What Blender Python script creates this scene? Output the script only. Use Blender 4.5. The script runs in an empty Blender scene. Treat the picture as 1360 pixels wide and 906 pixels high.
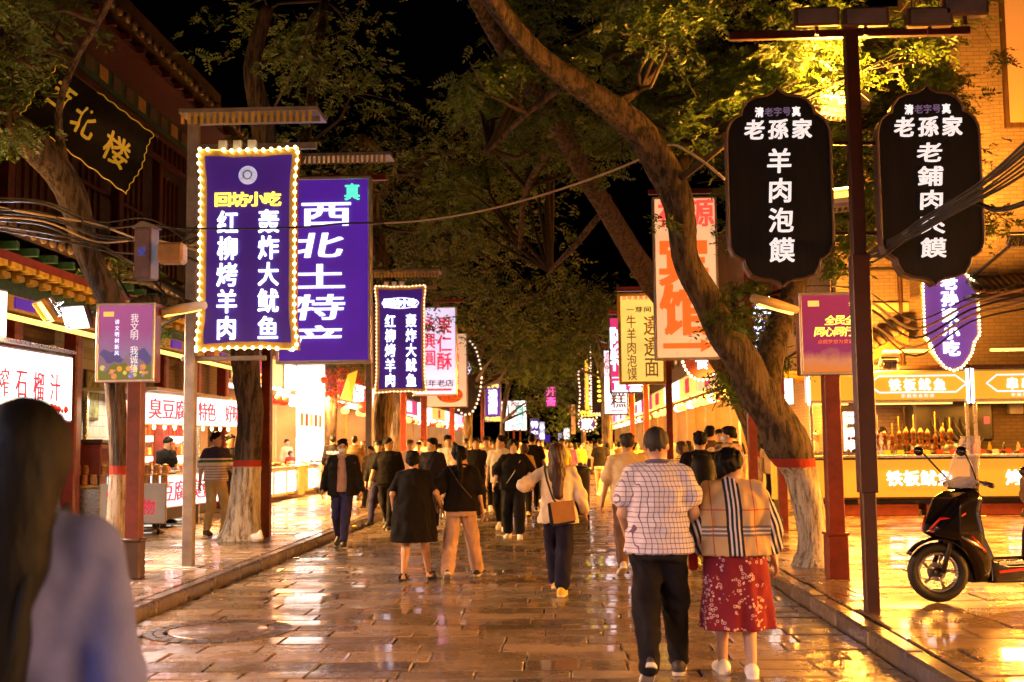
import bpy, math, random
import numpy as np
from mathutils import Vector, Matrix, Euler
R = math.radians
PI = math.pi
rnd = random.Random(7)
nrs = np.random.RandomState(11)
sc = bpy.context.scene
col = sc.collection
# ---------------------------------------------------------------- camera
CAMZ = 1.58
FPX = 1550.0
def _cam_matrix():
    rho = -0.011
    d = Matrix.Rotation(rho, 3, 'Z') @ Vector((60/FPX, -137/FPX, -1))
    th = math.atan2(-d.y, 1.0)
    psi = math.atan2(d.x, math.sqrt(1 + d.y*d.y))
    return Matrix.Rotation(psi, 3, 'Z') @ Matrix.Rotation(PI/2 + th, 3, 'X') @ Matrix.Rotation(rho, 3, 'Z')
CM = _cam_matrix()
cam_d = bpy.data.cameras.new('camera')
cam = bpy.data.objects.new('camera', cam_d); col.objects.link(cam)
cam.matrix_world = Matrix.Translation((0, 0, CAMZ)) @ CM.to_4x4()
cam_d.sensor_width = 36; cam_d.lens = FPX/1360*36
cam_d.clip_start = 0.05; cam_d.clip_end = 2000
cam_d.dof.use_dof = True; cam_d.dof.focus_distance = 12.0; cam_d.dof.aperture_fstop = 2.6
sc.camera = cam
# ---------------------------------------------------------------- night sky and exposure
w = bpy.data.worlds.new('World'); sc.world = w; w.use_nodes = True
nt = w.node_tree; bg = nt.nodes['Background']
sky = nt.nodes.new('ShaderNodeTexSky'); sky.sky_type = 'NISHITA'; sky.sun_disc = False
sky.sun_elevation = R(-4); sky.sun_rotation = R(200)
nt.links.new(sky.outputs[0], bg.inputs[0]); bg.inputs[1].default_value = 0.02
sc.view_settings.view_transform = 'Standard'; sc.view_settings.look = 'None'
sc.view_settings.exposure = 0.0; sc.view_settings.gamma = 1.0
sc.render.engine = 'CYCLES'
cy = sc.cycles
cy.use_denoising = True; cy.max_bounces = 6; cy.diffuse_bounces = 3; cy.glossy_bounces = 3
cy.transmission_bounces = 4; cy.transparent_max_bounces = 8
cy.caustics_reflective = False; cy.caustics_refractive = False
cy.sample_clamp_indirect = 4.0; cy.use_light_tree = True
# ---------------------------------------------------------------- pixel helpers
def P(px, py, Y):
    "world point on the plane y=Y seen at photo pixel px,py"
    d = CM @ Vector(((px-680)/FPX, -(py-453)/FPX, -1))
    t = Y/d.y
    return Vector((d.x*t, Y, CAMZ + d.z*t))
def G(px, py, z=0.0):
    d = CM @ Vector(((px-680)/FPX, -(py-453)/FPX, -1))
    t = (z-CAMZ)/d.z
    return Vector((d.x*t, d.y*t, z))
PAV = 0.13
KL, KR = -3.86, 2.36
# ---------------------------------------------------------------- object helpers
def tag(o, label=None, cat=None, group=None, kind=None):
    if label: o['label'] = label
    if cat: o['category'] = cat
    if group: o['group'] = group
    if kind: o['kind'] = kind
    return o
def empty(name, loc=(0, 0, 0), rz=0.0, label=None, cat=None, group=None):
    o = bpy.data.objects.new(name, None); col.objects.link(o)
    o.location = loc; o.rotation_euler = (0, 0, rz); o.empty_display_size = .2
    return tag(o, label, cat, group)
def link(name, me, parent=None, loc=None, rot=None, scale=None):
    o = bpy.data.objects.new(name, me); col.objects.link(o)
    if parent: o.parent = parent
    if loc is not None: o.location = loc
    if rot is not None: o.rotation_euler = rot
    if scale is not None: o.scale = scale
    return o
def kids(o): return [c for c in col.objects if c.parent is o]
def copy_tree(o, parent=None, loc=None, rz=None):
    c = o.copy(); col.objects.link(c); c.parent = parent
    if loc is not None: c.location = loc
    if rz is not None: c.rotation_euler = (0, 0, rz)
    for ch in kids(o): copy_tree(ch, c)
    return c
def mesh_np(name, V, F, mats, smooth=False, fm=None):
    me = bpy.data.meshes.new(name)
    V = np.asarray(V, np.float32); F = np.asarray(F, np.int32)
    me.vertices.add(len(V)); me.vertices.foreach_set('co', V.ravel())
    n = F.shape[1]
    me.loops.add(F.size); me.loops.foreach_set('vertex_index', F.ravel())
    me.polygons.add(len(F))
    me.polygons.foreach_set('loop_start', np.arange(0, F.size, n, dtype=np.int32))
    me.polygons.foreach_set('loop_total', np.full(len(F), n, np.int32))
    if fm is not None: me.polygons.foreach_set('material_index', np.asarray(fm, np.int32))
    me.polygons.foreach_set('use_smooth', np.full(len(F), bool(smooth)))
    for m in (mats if isinstance(mats, (list, tuple)) else [mats]): me.materials.append(m)
    me.update(calc_edges=True)
    return me
class MB:
    "collects shapes, builds ONE mesh"
    def __init__(s): s.v = []; s.f = []; s.m = []
    def add(s, V, F, mi=0):
        b = len(s.v); s.v += [tuple(p) for p in V]; s.f += [tuple(i+b for i in f) for f in F]; s.m += [mi]*len(F); return s
    def box(s, x0, x1, y0, y1, z0, z1, mi=0, M=None, bev=0.0):
        if bev > 0:
            b = min(bev, abs(x1-x0)*.45, abs(y1-y0)*.45, abs(z1-z0)*.45)
            V = []
            for x, sx in ((x0, 1), (x1, -1)):
                for y, sy in ((y0, 1), (y1, -1)):
                    for z, sz in ((z0, 1), (z1, -1)):
                        V += [(x, y+sy*b, z+sz*b), (x+sx*b, y, z+sz*b), (x+sx*b, y+sy*b, z)]
            def i(a, c, d, k): return (a*4+c*2+d)*3+k
            F = []
            for a in (0, 1): F.append([i(a, 0, 0, 0), i(a, 1, 0, 0), i(a, 1, 1, 0), i(a, 0, 1, 0)][::(-1 if a == 0 else 1)])
            for c in (0, 1): F.append([i(0, c, 0, 1), i(1, c, 0, 1), i(1, c, 1, 1), i(0, c, 1, 1)][::(1 if c == 0 else -1)])
            for d in (0, 1): F.append([i(0, 0, d, 2), i(1, 0, d, 2), i(1, 1, d, 2), i(0, 1, d, 2)][::(-1 if d == 0 else 1)])
            for a in (0, 1):
                for c in (0, 1): F.append([i(a, c, 0, 0), i(a, c, 1, 0), i(a, c, 1, 1), i(a, c, 0, 1)][::(1 if a == c else -1)])
                for d in (0, 1): F.append([i(a, 0, d, 0), i(a, 1, d, 0), i(a, 1, d, 2), i(a, 0, d, 2)][::(1 if a != d else -1)])
            for c in (0, 1):
                for d in (0, 1): F.append([i(0, c, d, 1), i(1, c, d, 1), i(1, c, d, 2), i(0, c, d, 2)][::(1 if c == d else -1)])
            for a in (0, 1):
                for c in (0, 1):
                    for d in (0, 1): F.append([i(a, c, d, 0), i(a, c, d, 1), i(a, c, d, 2)][::(1 if (a+c+d) % 2 == 0 else -1)])
        else:
            V = [(x, y, z) for x in (x0, x1) for y in (y0, y1) for z in (z0, z1)]
            F = [(0, 1, 3, 2), (4, 6, 7, 5), (0, 4, 5, 1), (2, 3, 7, 6), (0, 2, 6, 4), (1, 5, 7, 3)]
        if M is not None: V = [M @ Vector(p) for p in V]
        return s.add(V, F, mi)
    def tube(s, pts, r, n=8, mi=0, cap=True, sy=1.0):
        pts = [Vector(p) for p in pts]
        rr = r if isinstance(r, (list, tuple)) else [r]*len(pts)
        V = []; prev = None
        for i, p in enumerate(pts):
            t = (pts[min(i+1, len(pts)-1)] - pts[max(i-1, 0)])
            t = t.normalized() if t.length > 1e-9 else Vector((0, 0, 1))
            if prev is None:
                a = Vector((0, 0, 1)) if abs(t.z) < .9 else Vector((1, 0, 0))
                u = t.cross(a).normalized()
            else:
                u = (prev - t*prev.dot(t)).normalized()
            prev = u; v = t.cross(u)
            for k in range(n):
                a = 2*PI*k/n
                V.append(p + (u*math.cos(a) + v*math.sin(a)*sy)*rr[i])
        F = [(i*n+k, i*n+(k+1) % n, (i+1)*n+(k+1) % n, (i+1)*n+k) for i in range(len(pts)-1) for k in range(n)]
        if cap: F += [tuple(range(n))[::-1], tuple(range((len(pts)-1)*n, len(pts)*n))]
        return s.add(V, F, mi)
    def bar(s, a, b, w, h=None, mi=0):
        a = Vector(a); b = Vector(b); h = h or w; t = (b-a); L = t.length; t = t/L
        up = Vector((0, 0, 1)) if abs(t.z) < .95 else Vector((0, 1, 0))
        u = t.cross(up).normalized(); v = u.cross(t)
        V = [q + u*sx*w/2 + v*sy*h/2 for q in (a, b) for sx in (-1, 1) for sy in (-1, 1)]
        return s.add(V, [(0, 1, 3, 2), (4, 6, 7, 5), (0, 4, 5, 1), (2, 3, 7, 6), (0, 2, 6, 4), (1, 5, 7, 3)], mi)
    def lathe(s, prof, n=16, c=(0, 0, 0), mi=0, M=None):
        V = []; 
        for (r, z) in prof:
            for k in range(n):
                a = 2*PI*k/n; V.append(Vector((c[0]+r*math.cos(a), c[1]+r*math.sin(a), c[2]+z)))
        if M is not None: V = [M @ p for p in V]
        F = [(i*n+k, i*n+(k+1) % n, (i+1)*n+(k+1) % n, (i+1)*n+k) for i in range(len(prof)-1) for k in range(n)]
        F += [tuple(range(n))[::-1], tuple(range((len(prof)-1)*n, len(prof)*n))]
        return s.add(V, F, mi)
    def prism(s, poly, y0, y1, mi=0, M=None):
        "polygon given in x,z and extruded in y"
        n = len(poly)
        V = [Vector((x, y0, z)) for x, z in poly] + [Vector((x, y1, z)) for x, z in poly]
        if M is not None: V = [M @ p for p in V]
        F = [tuple(range(n)), tuple(range(n, 2*n))[::-1]] + [(k, k+n, (k+1) % n+n, (k+1) % n) for k in range(n)]
        return s.add(V, F, mi)
    def mesh(s, name, mats, smooth=False):
        me = bpy.data.meshes.new(name); me.from_pydata(s.v, [], s.f)
        for m in (mats if isinstance(mats, (list, tuple)) else [mats]): me.materials.append(m)
        me.polygons.foreach_set('material_index', s.m)
        me.polygons.foreach_set('use_smooth', [bool(smooth)]*len(s.f))
        me.update(); return me
    def build(s, name, mats, parent=None, smooth=False, **kw):
        return link(name, s.mesh(name, mats, smooth), parent, **kw)
def box_obj(name, x0, x1, y0, y1, z0, z1, m, parent=None, bev=.006):
    return MB().box(x0, x1, y0, y1, z0, z1, bev=bev).build(name, m, parent)
# ---------------------------------------------------------------- materials
def _new(name):
    m = bpy.data.materials.new(name); m.use_nodes = True
    nt = m.node_tree; return m, nt, nt.nodes['Principled BSDF']
def _coord(nt, scale=(1, 1, 1)):
    tc = nt.nodes.new('ShaderNodeTexCoord'); mp = nt.nodes.new('ShaderNodeMapping')
    mp.inputs['Scale'].default_value = scale
    nt.links.new(tc.outputs['Object'], mp.inputs[0]); return mp.outputs[0]
def _noise(nt, vec, scale, detail=4, rough=.6):
    n = nt.nodes.new('ShaderNodeTexNoise'); n.inputs['Scale'].default_value = scale
    n.inputs['Detail'].default_value = detail; n.inputs['Roughness'].default_value = rough
    nt.links.new(vec, n.inputs['Vector']); return n.outputs[0]
def _ramp(nt, fac, stops):
    r = nt.nodes.new('ShaderNodeValToRGB'); el = r.color_ramp.elements
    while len(el) < len(stops): el.new(.5)
    for e, (p, c) in zip(el, stops): e.position = p; e.color = (*c, 1) if len(c) == 3 else c
    nt.links.new(fac, r.inputs[0]); return r.outputs[0]
def _math(nt, op, a, b=None, c=None):
    n = nt.nodes.new('ShaderNodeMath'); n.operation = op
    for i, x in enumerate((a, b, c)):
        if x is None: continue
        if isinstance(x, (int, float)): n.inputs[i].default_value = x
        else: nt.links.new(x, n.inputs[i])
    return n.outputs[0]
def _mix(nt, fac, a, b):
    n = nt.nodes.new('ShaderNodeMix'); n.data_type = 'RGBA'
    if isinstance(fac, (int, float)): n.inputs[0].default_value = fac
    else: nt.links.new(fac, n.inputs[0])
    for i, x in ((6, a), (7, b)):
        if isinstance(x, tuple): n.inputs[i].default_value = (*x[:3], 1)
        else: nt.links.new(x, n.inputs[i])
    return n.outputs[2]
def _bump(nt, bsdf, h, strength, dist=.01):
    b = nt.nodes.new('ShaderNodeBump'); b.inputs['Strength'].default_value = strength; b.inputs['Distance'].default_value = dist
    nt.links.new(h, b.inputs['Height']); nt.links.new(b.outputs[0], bsdf.inputs['Normal'])
def pbr(name, c, rough=.6, metal=0, var=.25, scale=6, bump=.15, bscale=40, stretch=(1, 1, 1), spec=.5, coat=0, alpha=None, bdist=.01):
    m, nt, b = _new(name); v = _coord(nt, stretch)
    n = _noise(nt, v, scale, 5)
    lo = tuple(x*(1-var) for x in c); hi = tuple(min(1, x*(1+var)) for x in c)
    nt.links.new(_ramp(nt, n, [(.3, lo), (.7, hi)]), b.inputs['Base Color'])
    b.inputs['Roughness'].default_value = rough; b.inputs['Metallic'].default_value = metal
    b.inputs['Specular IOR Level'].default_value = spec
    if coat: b.inputs['Coat Weight'].default_value = coat; b.inputs['Coat Roughness'].default_value = .08
    rr = _math(nt, 'MULTIPLY_ADD', _noise(nt, v, scale*3, 3), rough*.5, rough*.75); nt.links.new(rr, b.inputs['Roughness'])
    if bump: _bump(nt, b, _noise(nt, v, bscale, 4), bump, bdist)
    return m
def emit(name, c, s, var=.0, scale=2.0, rough=.4):
    m, nt, b = _new(name)
    b.inputs['Base Color'].default_value = (*[x*.5 for x in c], 1); b.inputs['Roughness'].default_value = rough
    b.inputs['Emission Color'].default_value = (*c, 1); b.inputs['Emission Strength'].default_value = s
    if var:
        v = _coord(nt); n = _noise(nt, v, scale, 2)
        nt.links.new(_math(nt, 'MULTIPLY_ADD', n, s*var*2, s*(1-var)), b.inputs['Emission Strength'])
    return m
M = {}
M['red_steel'] = pbr('red painted steel', (.15, .024, .012), .35, 0, .35, 7, .15, 60)
M['red_steel_dark'] = pbr('dark red painted steel', (.04, .008, .007), .35, 0, .35, 7, .12, 60)
M['base_dark'] = pbr('dark brown base paint', (.05, .025, .02), .4)
M['grey_steel'] = pbr('weathered grey steel', (.26, .24, .25), .45, .3, .3, 5, .2, 40)
M['alu'] = pbr('aluminium trim', (.62, .6, .6), .35, .7, .12, 9, .05)
M['steel'] = pbr('stainless steel', (.6, .58, .55), .28, .95, .12, 5, .05, 20, (1, 1, 6))
M['black'] = pbr('black plastic', (.012, .012, .013), .35, 0, .3)
M['black_board'] = pbr('satin black sign board', (.008, .008, .011), .4, 0, .3, 3, .1, 12, (6, 6, .6), spec=.3)
M['wood_dark'] = pbr('dark wood', (.07, .035, .02), .55, 0, .4, 4, .3, 25, (4, 4, .6))
M['wood_red'] = pbr('red lacquered wood', (.2, .03, .02), .4, 0, .3)
M['white'] = pbr('white painted metal', (.75, .74, .72), .4, 0, .08)
M['cable'] = pbr('black rubber cable', (.02, .018, .018), .5, 0, .3)
M['cable_light'] = pbr('pale tan cable', (.5, .42, .3), .5, 0, .2)  # paler tan tone than the black cables
M['glass'], nt_, b_ = _new('clear glass')
b_.inputs['Base Color'].default_value = (.95, .97, .96, 1); b_.inputs['Roughness'].default_value = .03
b_.inputs['Transmission Weight'].default_value = 1.0; b_.inputs['IOR'].default_value = 1.12
def bark(name, c1, c2, painted=None):
    m, nt, b = _new(name); v = _coord(nt, (1, 1, .22))
    v = _coord(nt, (1, 1, .13)); n = _noise(nt, v, 15, 6, .75); n2 = _noise(nt, v, 3.2, 3)
    colr = _mix(nt, n2, _ramp(nt, n, [(.43, tuple(x*.08 for x in c1)), (.56, c1)]), _ramp(nt, n, [(.43, tuple(x*.12 for x in c2)), (.56, c2)]))
    if painted:
        z0, z1 = painted
        tc = nt.nodes.new('ShaderNodeTexCoord'); sp = nt.nodes.new('ShaderNodeSeparateXYZ'); nt.links.new(tc.outputs['Object'], sp.inputs[0])
        zz = _math(nt, 'ADD', sp.outputs[2], _math(nt, 'MULTIPLY_ADD', n, .06, -.03))
        white = _ramp(nt, n, [(.36, (.08, .06, .045)), (.46, (.4, .35, .29)), (.54, (.66, .62, .55)), (.8, (.72, .69, .63))])
        isred = _math(nt, 'LESS_THAN', zz, z1); iswh = _math(nt, 'LESS_THAN', zz, z0)
        colr = _mix(nt, isred, colr, (.45, .035, .02)); colr = _mix(nt, iswh, colr, white)
    nt.links.new(colr, b.inputs['Base Color']); b.inputs['Roughness'].default_value = .82
    v2 = _coord(nt, (1, 1, .13)); _bump(nt, b, _noise(nt, v2, 15, 6, .75), 1.0, .09)
    return m
M['bark'] = bark('rough tree bark', (.11, .075, .05), (.16, .11, .07))
M['bark_painted'] = bark('bark with limewashed foot and red band', (.11, .075, .05), (.15, .11, .075), (1.15, 1.25))
def leafmat(name, c1, c2):
    m, nt, b = _new(name); nt.nodes.remove(b); out = nt.nodes['Material Output']
    v = _coord(nt); n = _noise(nt, v, 2.5, 3); n2 = _noise(nt, v, 30, 1)
    c = _mix(nt, _math(nt, 'MULTIPLY_ADD', n2, .5, _math(nt, 'MULTIPLY', n, .5)), c1, c2)
    d = nt.nodes.new('ShaderNodeBsdfDiffuse'); t = nt.nodes.new('ShaderNodeBsdfTranslucent'); g = nt.nodes.new('ShaderNodeBsdfGlossy')
    g.inputs['Roughness'].default_value = .45; g.inputs[0].default_value = (.6, .6, .6, 1)
    nt.links.new(c, d.inputs[0]); nt.links.new(c, t.inputs[0])
    a = nt.nodes.new('ShaderNodeMixShader'); a.inputs[0].default_value = .4
    nt.links.new(d.outputs[0], a.inputs[1]); nt.links.new(t.outputs[0], a.inputs[2])
    e = nt.nodes.new('ShaderNodeMixShader'); e.inputs[0].default_value = .06
    nt.links.new(a.outputs[0], e.inputs[1]); nt.links.new(g.outputs[0], e.inputs[2]); nt.links.new(e.outputs[0], out.inputs[0])
    return m
M['leaf'] = leafmat('scholar tree leaves', (.04, .1, .012), (.12, .19, .03))
M['leaf_far_shaded'] = leafmat('shade-toned far tree leaves', (.028, .07, .01), (.07, .11, .016))  # darker copy of the leaf colour, standing for the unlit far canopy
def wet_stone(name, c1, c2, rlo, rhi):
    m, nt, b = _new(name)
    ge = nt.nodes.new('ShaderNodeNewGeometry'); pos = ge.outputs['Position']
    oi = nt.nodes.new('ShaderNodeObjectInfo')
    n = _noise(nt, pos, 1.1, 5); nf = _noise(nt, pos, 22, 5, .7)
    base = _mix(nt, n, c1, c2)
    base = _mix(nt, _math(nt, 'MULTIPLY', oi.outputs['Random'], .8), base, tuple(x*.55 for x in c1))
    base = _mix(nt, _ramp(nt, nf, [(.45, (0, 0, 0)), (.75, (.5, .5, .5))]), base, tuple(x*.45 for x in c1))
    nt.links.new(base, b.inputs['Base Color'])
    r = _ramp(nt, _noise(nt, pos, 1.7, 6, .7), [(.36, (rlo,)*3), (.62, (rhi,)*3)])
    nt.links.new(r, b.inputs['Roughness']); b.inputs['Specular IOR Level'].default_value = .8
    film = _ramp(nt, _noise(nt, pos, .9, 4, .6), [(.4, (0, 0, 0)), (.58, (.9, .9, .9))]); nt.links.new(film, b.inputs['Coat Weight']); b.inputs['Coat Roughness'].default_value = .07
    h = _math(nt, 'ADD', _math(nt, 'MULTIPLY', _noise(nt, pos, 5, 3), 1.0), _math(nt, 'MULTIPLY', _noise(nt, pos, 60, 3), .12))
    _bump(nt, b, h, .7, .022)
    return m
M['stone'] = wet_stone('wet worn street stone', (.13, .095, .06), (.5, .37, .23), .08, .46)
M['slab'] = wet_stone('wet worn pavement slab', (.17, .11, .07), (.36, .25, .16), .14, .42)
M['kerb'] = wet_stone('wet granite kerb', (.1, .075, .06), (.18, .14, .11), .2, .5)
M['joint'] = pbr('dark wet joint sand', (.03, .022, .018), .5, 0, .3, 10, .4)
M['ground'] = pbr('dark earth', (.05, .04, .03), .9)
def brickmat(name, c1, c2, mortar, sx=.24, sz=.075, swap=False):
    m, nt, b = _new(name); tc = nt.nodes.new('ShaderNodeTexCoord'); sp = nt.nodes.new('ShaderNodeSeparateXYZ'); nt.links.new(tc.outputs['Object'], sp.inputs[0])
    cb = nt.nodes.new('ShaderNodeCombineXYZ'); nt.links.new(_math(nt, 'ADD', sp.outputs[0], sp.outputs[1]), cb.inputs[0]); nt.links.new(sp.outputs[2], cb.inputs[1])
    br = nt.nodes.new('ShaderNodeTexBrick'); nt.links.new(cb.outputs[0], br.inputs['Vector'])
    br.inputs['Color1'].default_value = (*c1, 1); br.inputs['Color2'].default_value = (*c2, 1); br.inputs['Mortar'].default_value = (*mortar, 1)
    br.inputs['Scale'].default_value = 1; br.inputs['Brick Width'].default_value = sx; br.inputs['Row Height'].default_value = sz; br.inputs['Mortar Size'].default_value = .006
    n = _noise(nt, tc.outputs['Object'], 3, 5)
    nt.links.new(_mix(nt, _math(nt, 'MULTIPLY', n, .6), br.outputs[0], tuple(x*.4 for x in c1)), b.inputs['Base Color']); b.inputs['Roughness'].default_value = .75
    _bump(nt, b, _math(nt, 'SUBTRACT', 1, br.outputs['Fac']), .5, .01); return m
M['brick'] = brickmat('grey brown brick', (.3, .22, .15), (.22, .165, .12), (.1, .08, .06))
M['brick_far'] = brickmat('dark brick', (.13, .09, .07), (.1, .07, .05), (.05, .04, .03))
M['tile_white'] = brickmat('white glazed wall tile', (.55, .56, .53), (.5, .52, .5), (.2, .2, .19), .3, .2)
M['plaster'] = pbr('ochre plaster', (.5, .36, .2), .7, 0, .12, 2)
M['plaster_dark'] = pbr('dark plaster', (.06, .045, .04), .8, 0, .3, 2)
M['roof_tile'] = pbr('glazed roof tile', (.12, .085, .05), .4, 0, .4, 9)
M['green_paint'] = pbr('green painted beam', (.02, .09, .06), .5, 0, .5, 12)
M['lacquer_shaded'] = pbr('red lacquer with shade in its colour', (.06, .012, .01), .5, 0, .4)  # red lacquer of the upper hall, night shade put into the colour
M['twig'] = pbr('dark twig bark', (.03, .022, .014), .8)
M['gold'] = pbr('gold paint', (.65, .4, .08), .35, .3, .2)
M['yellow_paint'] = pbr('yellow bracket paint', (.6, .42, .06), .5, 0, .3)
def lamp(kind, loc, power, color, parent=None, size=.3, rot=None, shape='SQUARE', sy=None, spot=None, name='lamp_light', spread=None):
    d = bpy.data.lights.new(name, kind); d.energy = power; d.color = color
    if kind == 'AREA':
        d.size = size
        if sy: d.shape = 'RECTANGLE'; d.size_y = sy
        if spread: d.spread = spread
    else: d.shadow_soft_size = size
    if kind == 'SPOT' and spot: d.spot_size = spot; d.spot_blend = .6
    o = bpy.data.objects.new(name, d); col.objects.link(o); o.location = loc
    if rot is not None: o.rotation_euler = rot
    if parent: o.parent = parent
    return o
WARM = (1, .44, .1); GOLD = (1, .35, .035); COOL = (.82, .85, 1)
# ---------------------------------------------------------------- lettering
_gc = {}
def glyph(ch, off):
    k = ch
    if k in _gc: return _gc[k]
    cu = bpy.data.curves.new('glyph', 'FONT'); cu.body = ch; cu.size = 1; cu.resolution_u = 2; cu.extrude = 0.0
    o = bpy.data.objects.new('glyph', cu); col.objects.link(o)
    me = o.to_mesh()
    V = np.zeros(len(me.vertices)*3, np.float32); me.vertices.foreach_get('co', V); V = V.reshape(-1, 3)[:, :2].copy()
    F = [tuple(p.vertices) for p in me.polygons]
    o.to_mesh_clear(); bpy.data.objects.remove(o); bpy.data.curves.remove(cu)
    if len(V):
        wide = ord(ch) > 0x2000
        c = (V.min(0)+V.max(0))/2
        if wide: V = (V-c)/.92
        else: V[:, 0] -= c[0]; V[:, 1] -= .36
    _gc[k] = (V, F); return _gc[k]
def letters(cells, m, parent=None, Y=0.0, off=.018, ext=.008, shear=0.0, name='lettering', label=None, side=-1, M4=None):
    "cells: (char, x, z, width, height) in the sign's own plane, raised towards -y"
    Vs, Fs, base = [], [], 0
    for ch, x, z, cw, chh in cells:
      if 1:
        V0, F = glyph(ch, 0)
        if not len(V0): continue
      for di, (dx, dz) in enumerate([(0, 0)] if off <= 0 else [(-off, -off*.6), (off, -off*.6), (-off, off*.6), (off, off*.6), (0, 0)]):
        V = V0+np.array((dx, dz)); ex = ext+.0004*di
        q = np.zeros((len(V)*2, 3)); n = len(V)
        q[:n, 0] = x + (V[:, 0] + shear*V[:, 1])*cw; q[:n, 2] = z + V[:, 1]*chh; q[:n, 1] = Y + side*ex
        q[n:] = q[:n]; q[n:, 1] = Y
        ed = {}
        for f in F:
            Fs.append(tuple(base+i for i in f))
            for a, b in zip(f, f[1:]+f[:1]): ed[(a, b)] = 1
        for (a, b) in ed:
            if (b, a) not in ed: Fs.append((base+b, base+a, base+a+n, base+b+n))
        Vs.append(q); base += 2*n
    if not Vs: return None
    me = bpy.data.meshes.new(name); me.from_pydata(np.vstack(Vs).tolist(), [], Fs); me.materials.append(m); me.update()
    o = link(name, me, parent)
    if label: o['label'] = label
    return o
def vcol(s, x, ztop, cw, ch, gap=1.0):
    return [(c, x, ztop-ch*gap*(i+.5), cw, ch) for i, c in enumerate(s)]
def hrow(s, xc, z, cw, ch, gap=1.0, drop=0):
    n = len(s); return [(c, xc+(i-(n-1)/2)*cw*gap, z+drop*i, cw, ch) for i, c in enumerate(s)]
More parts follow.
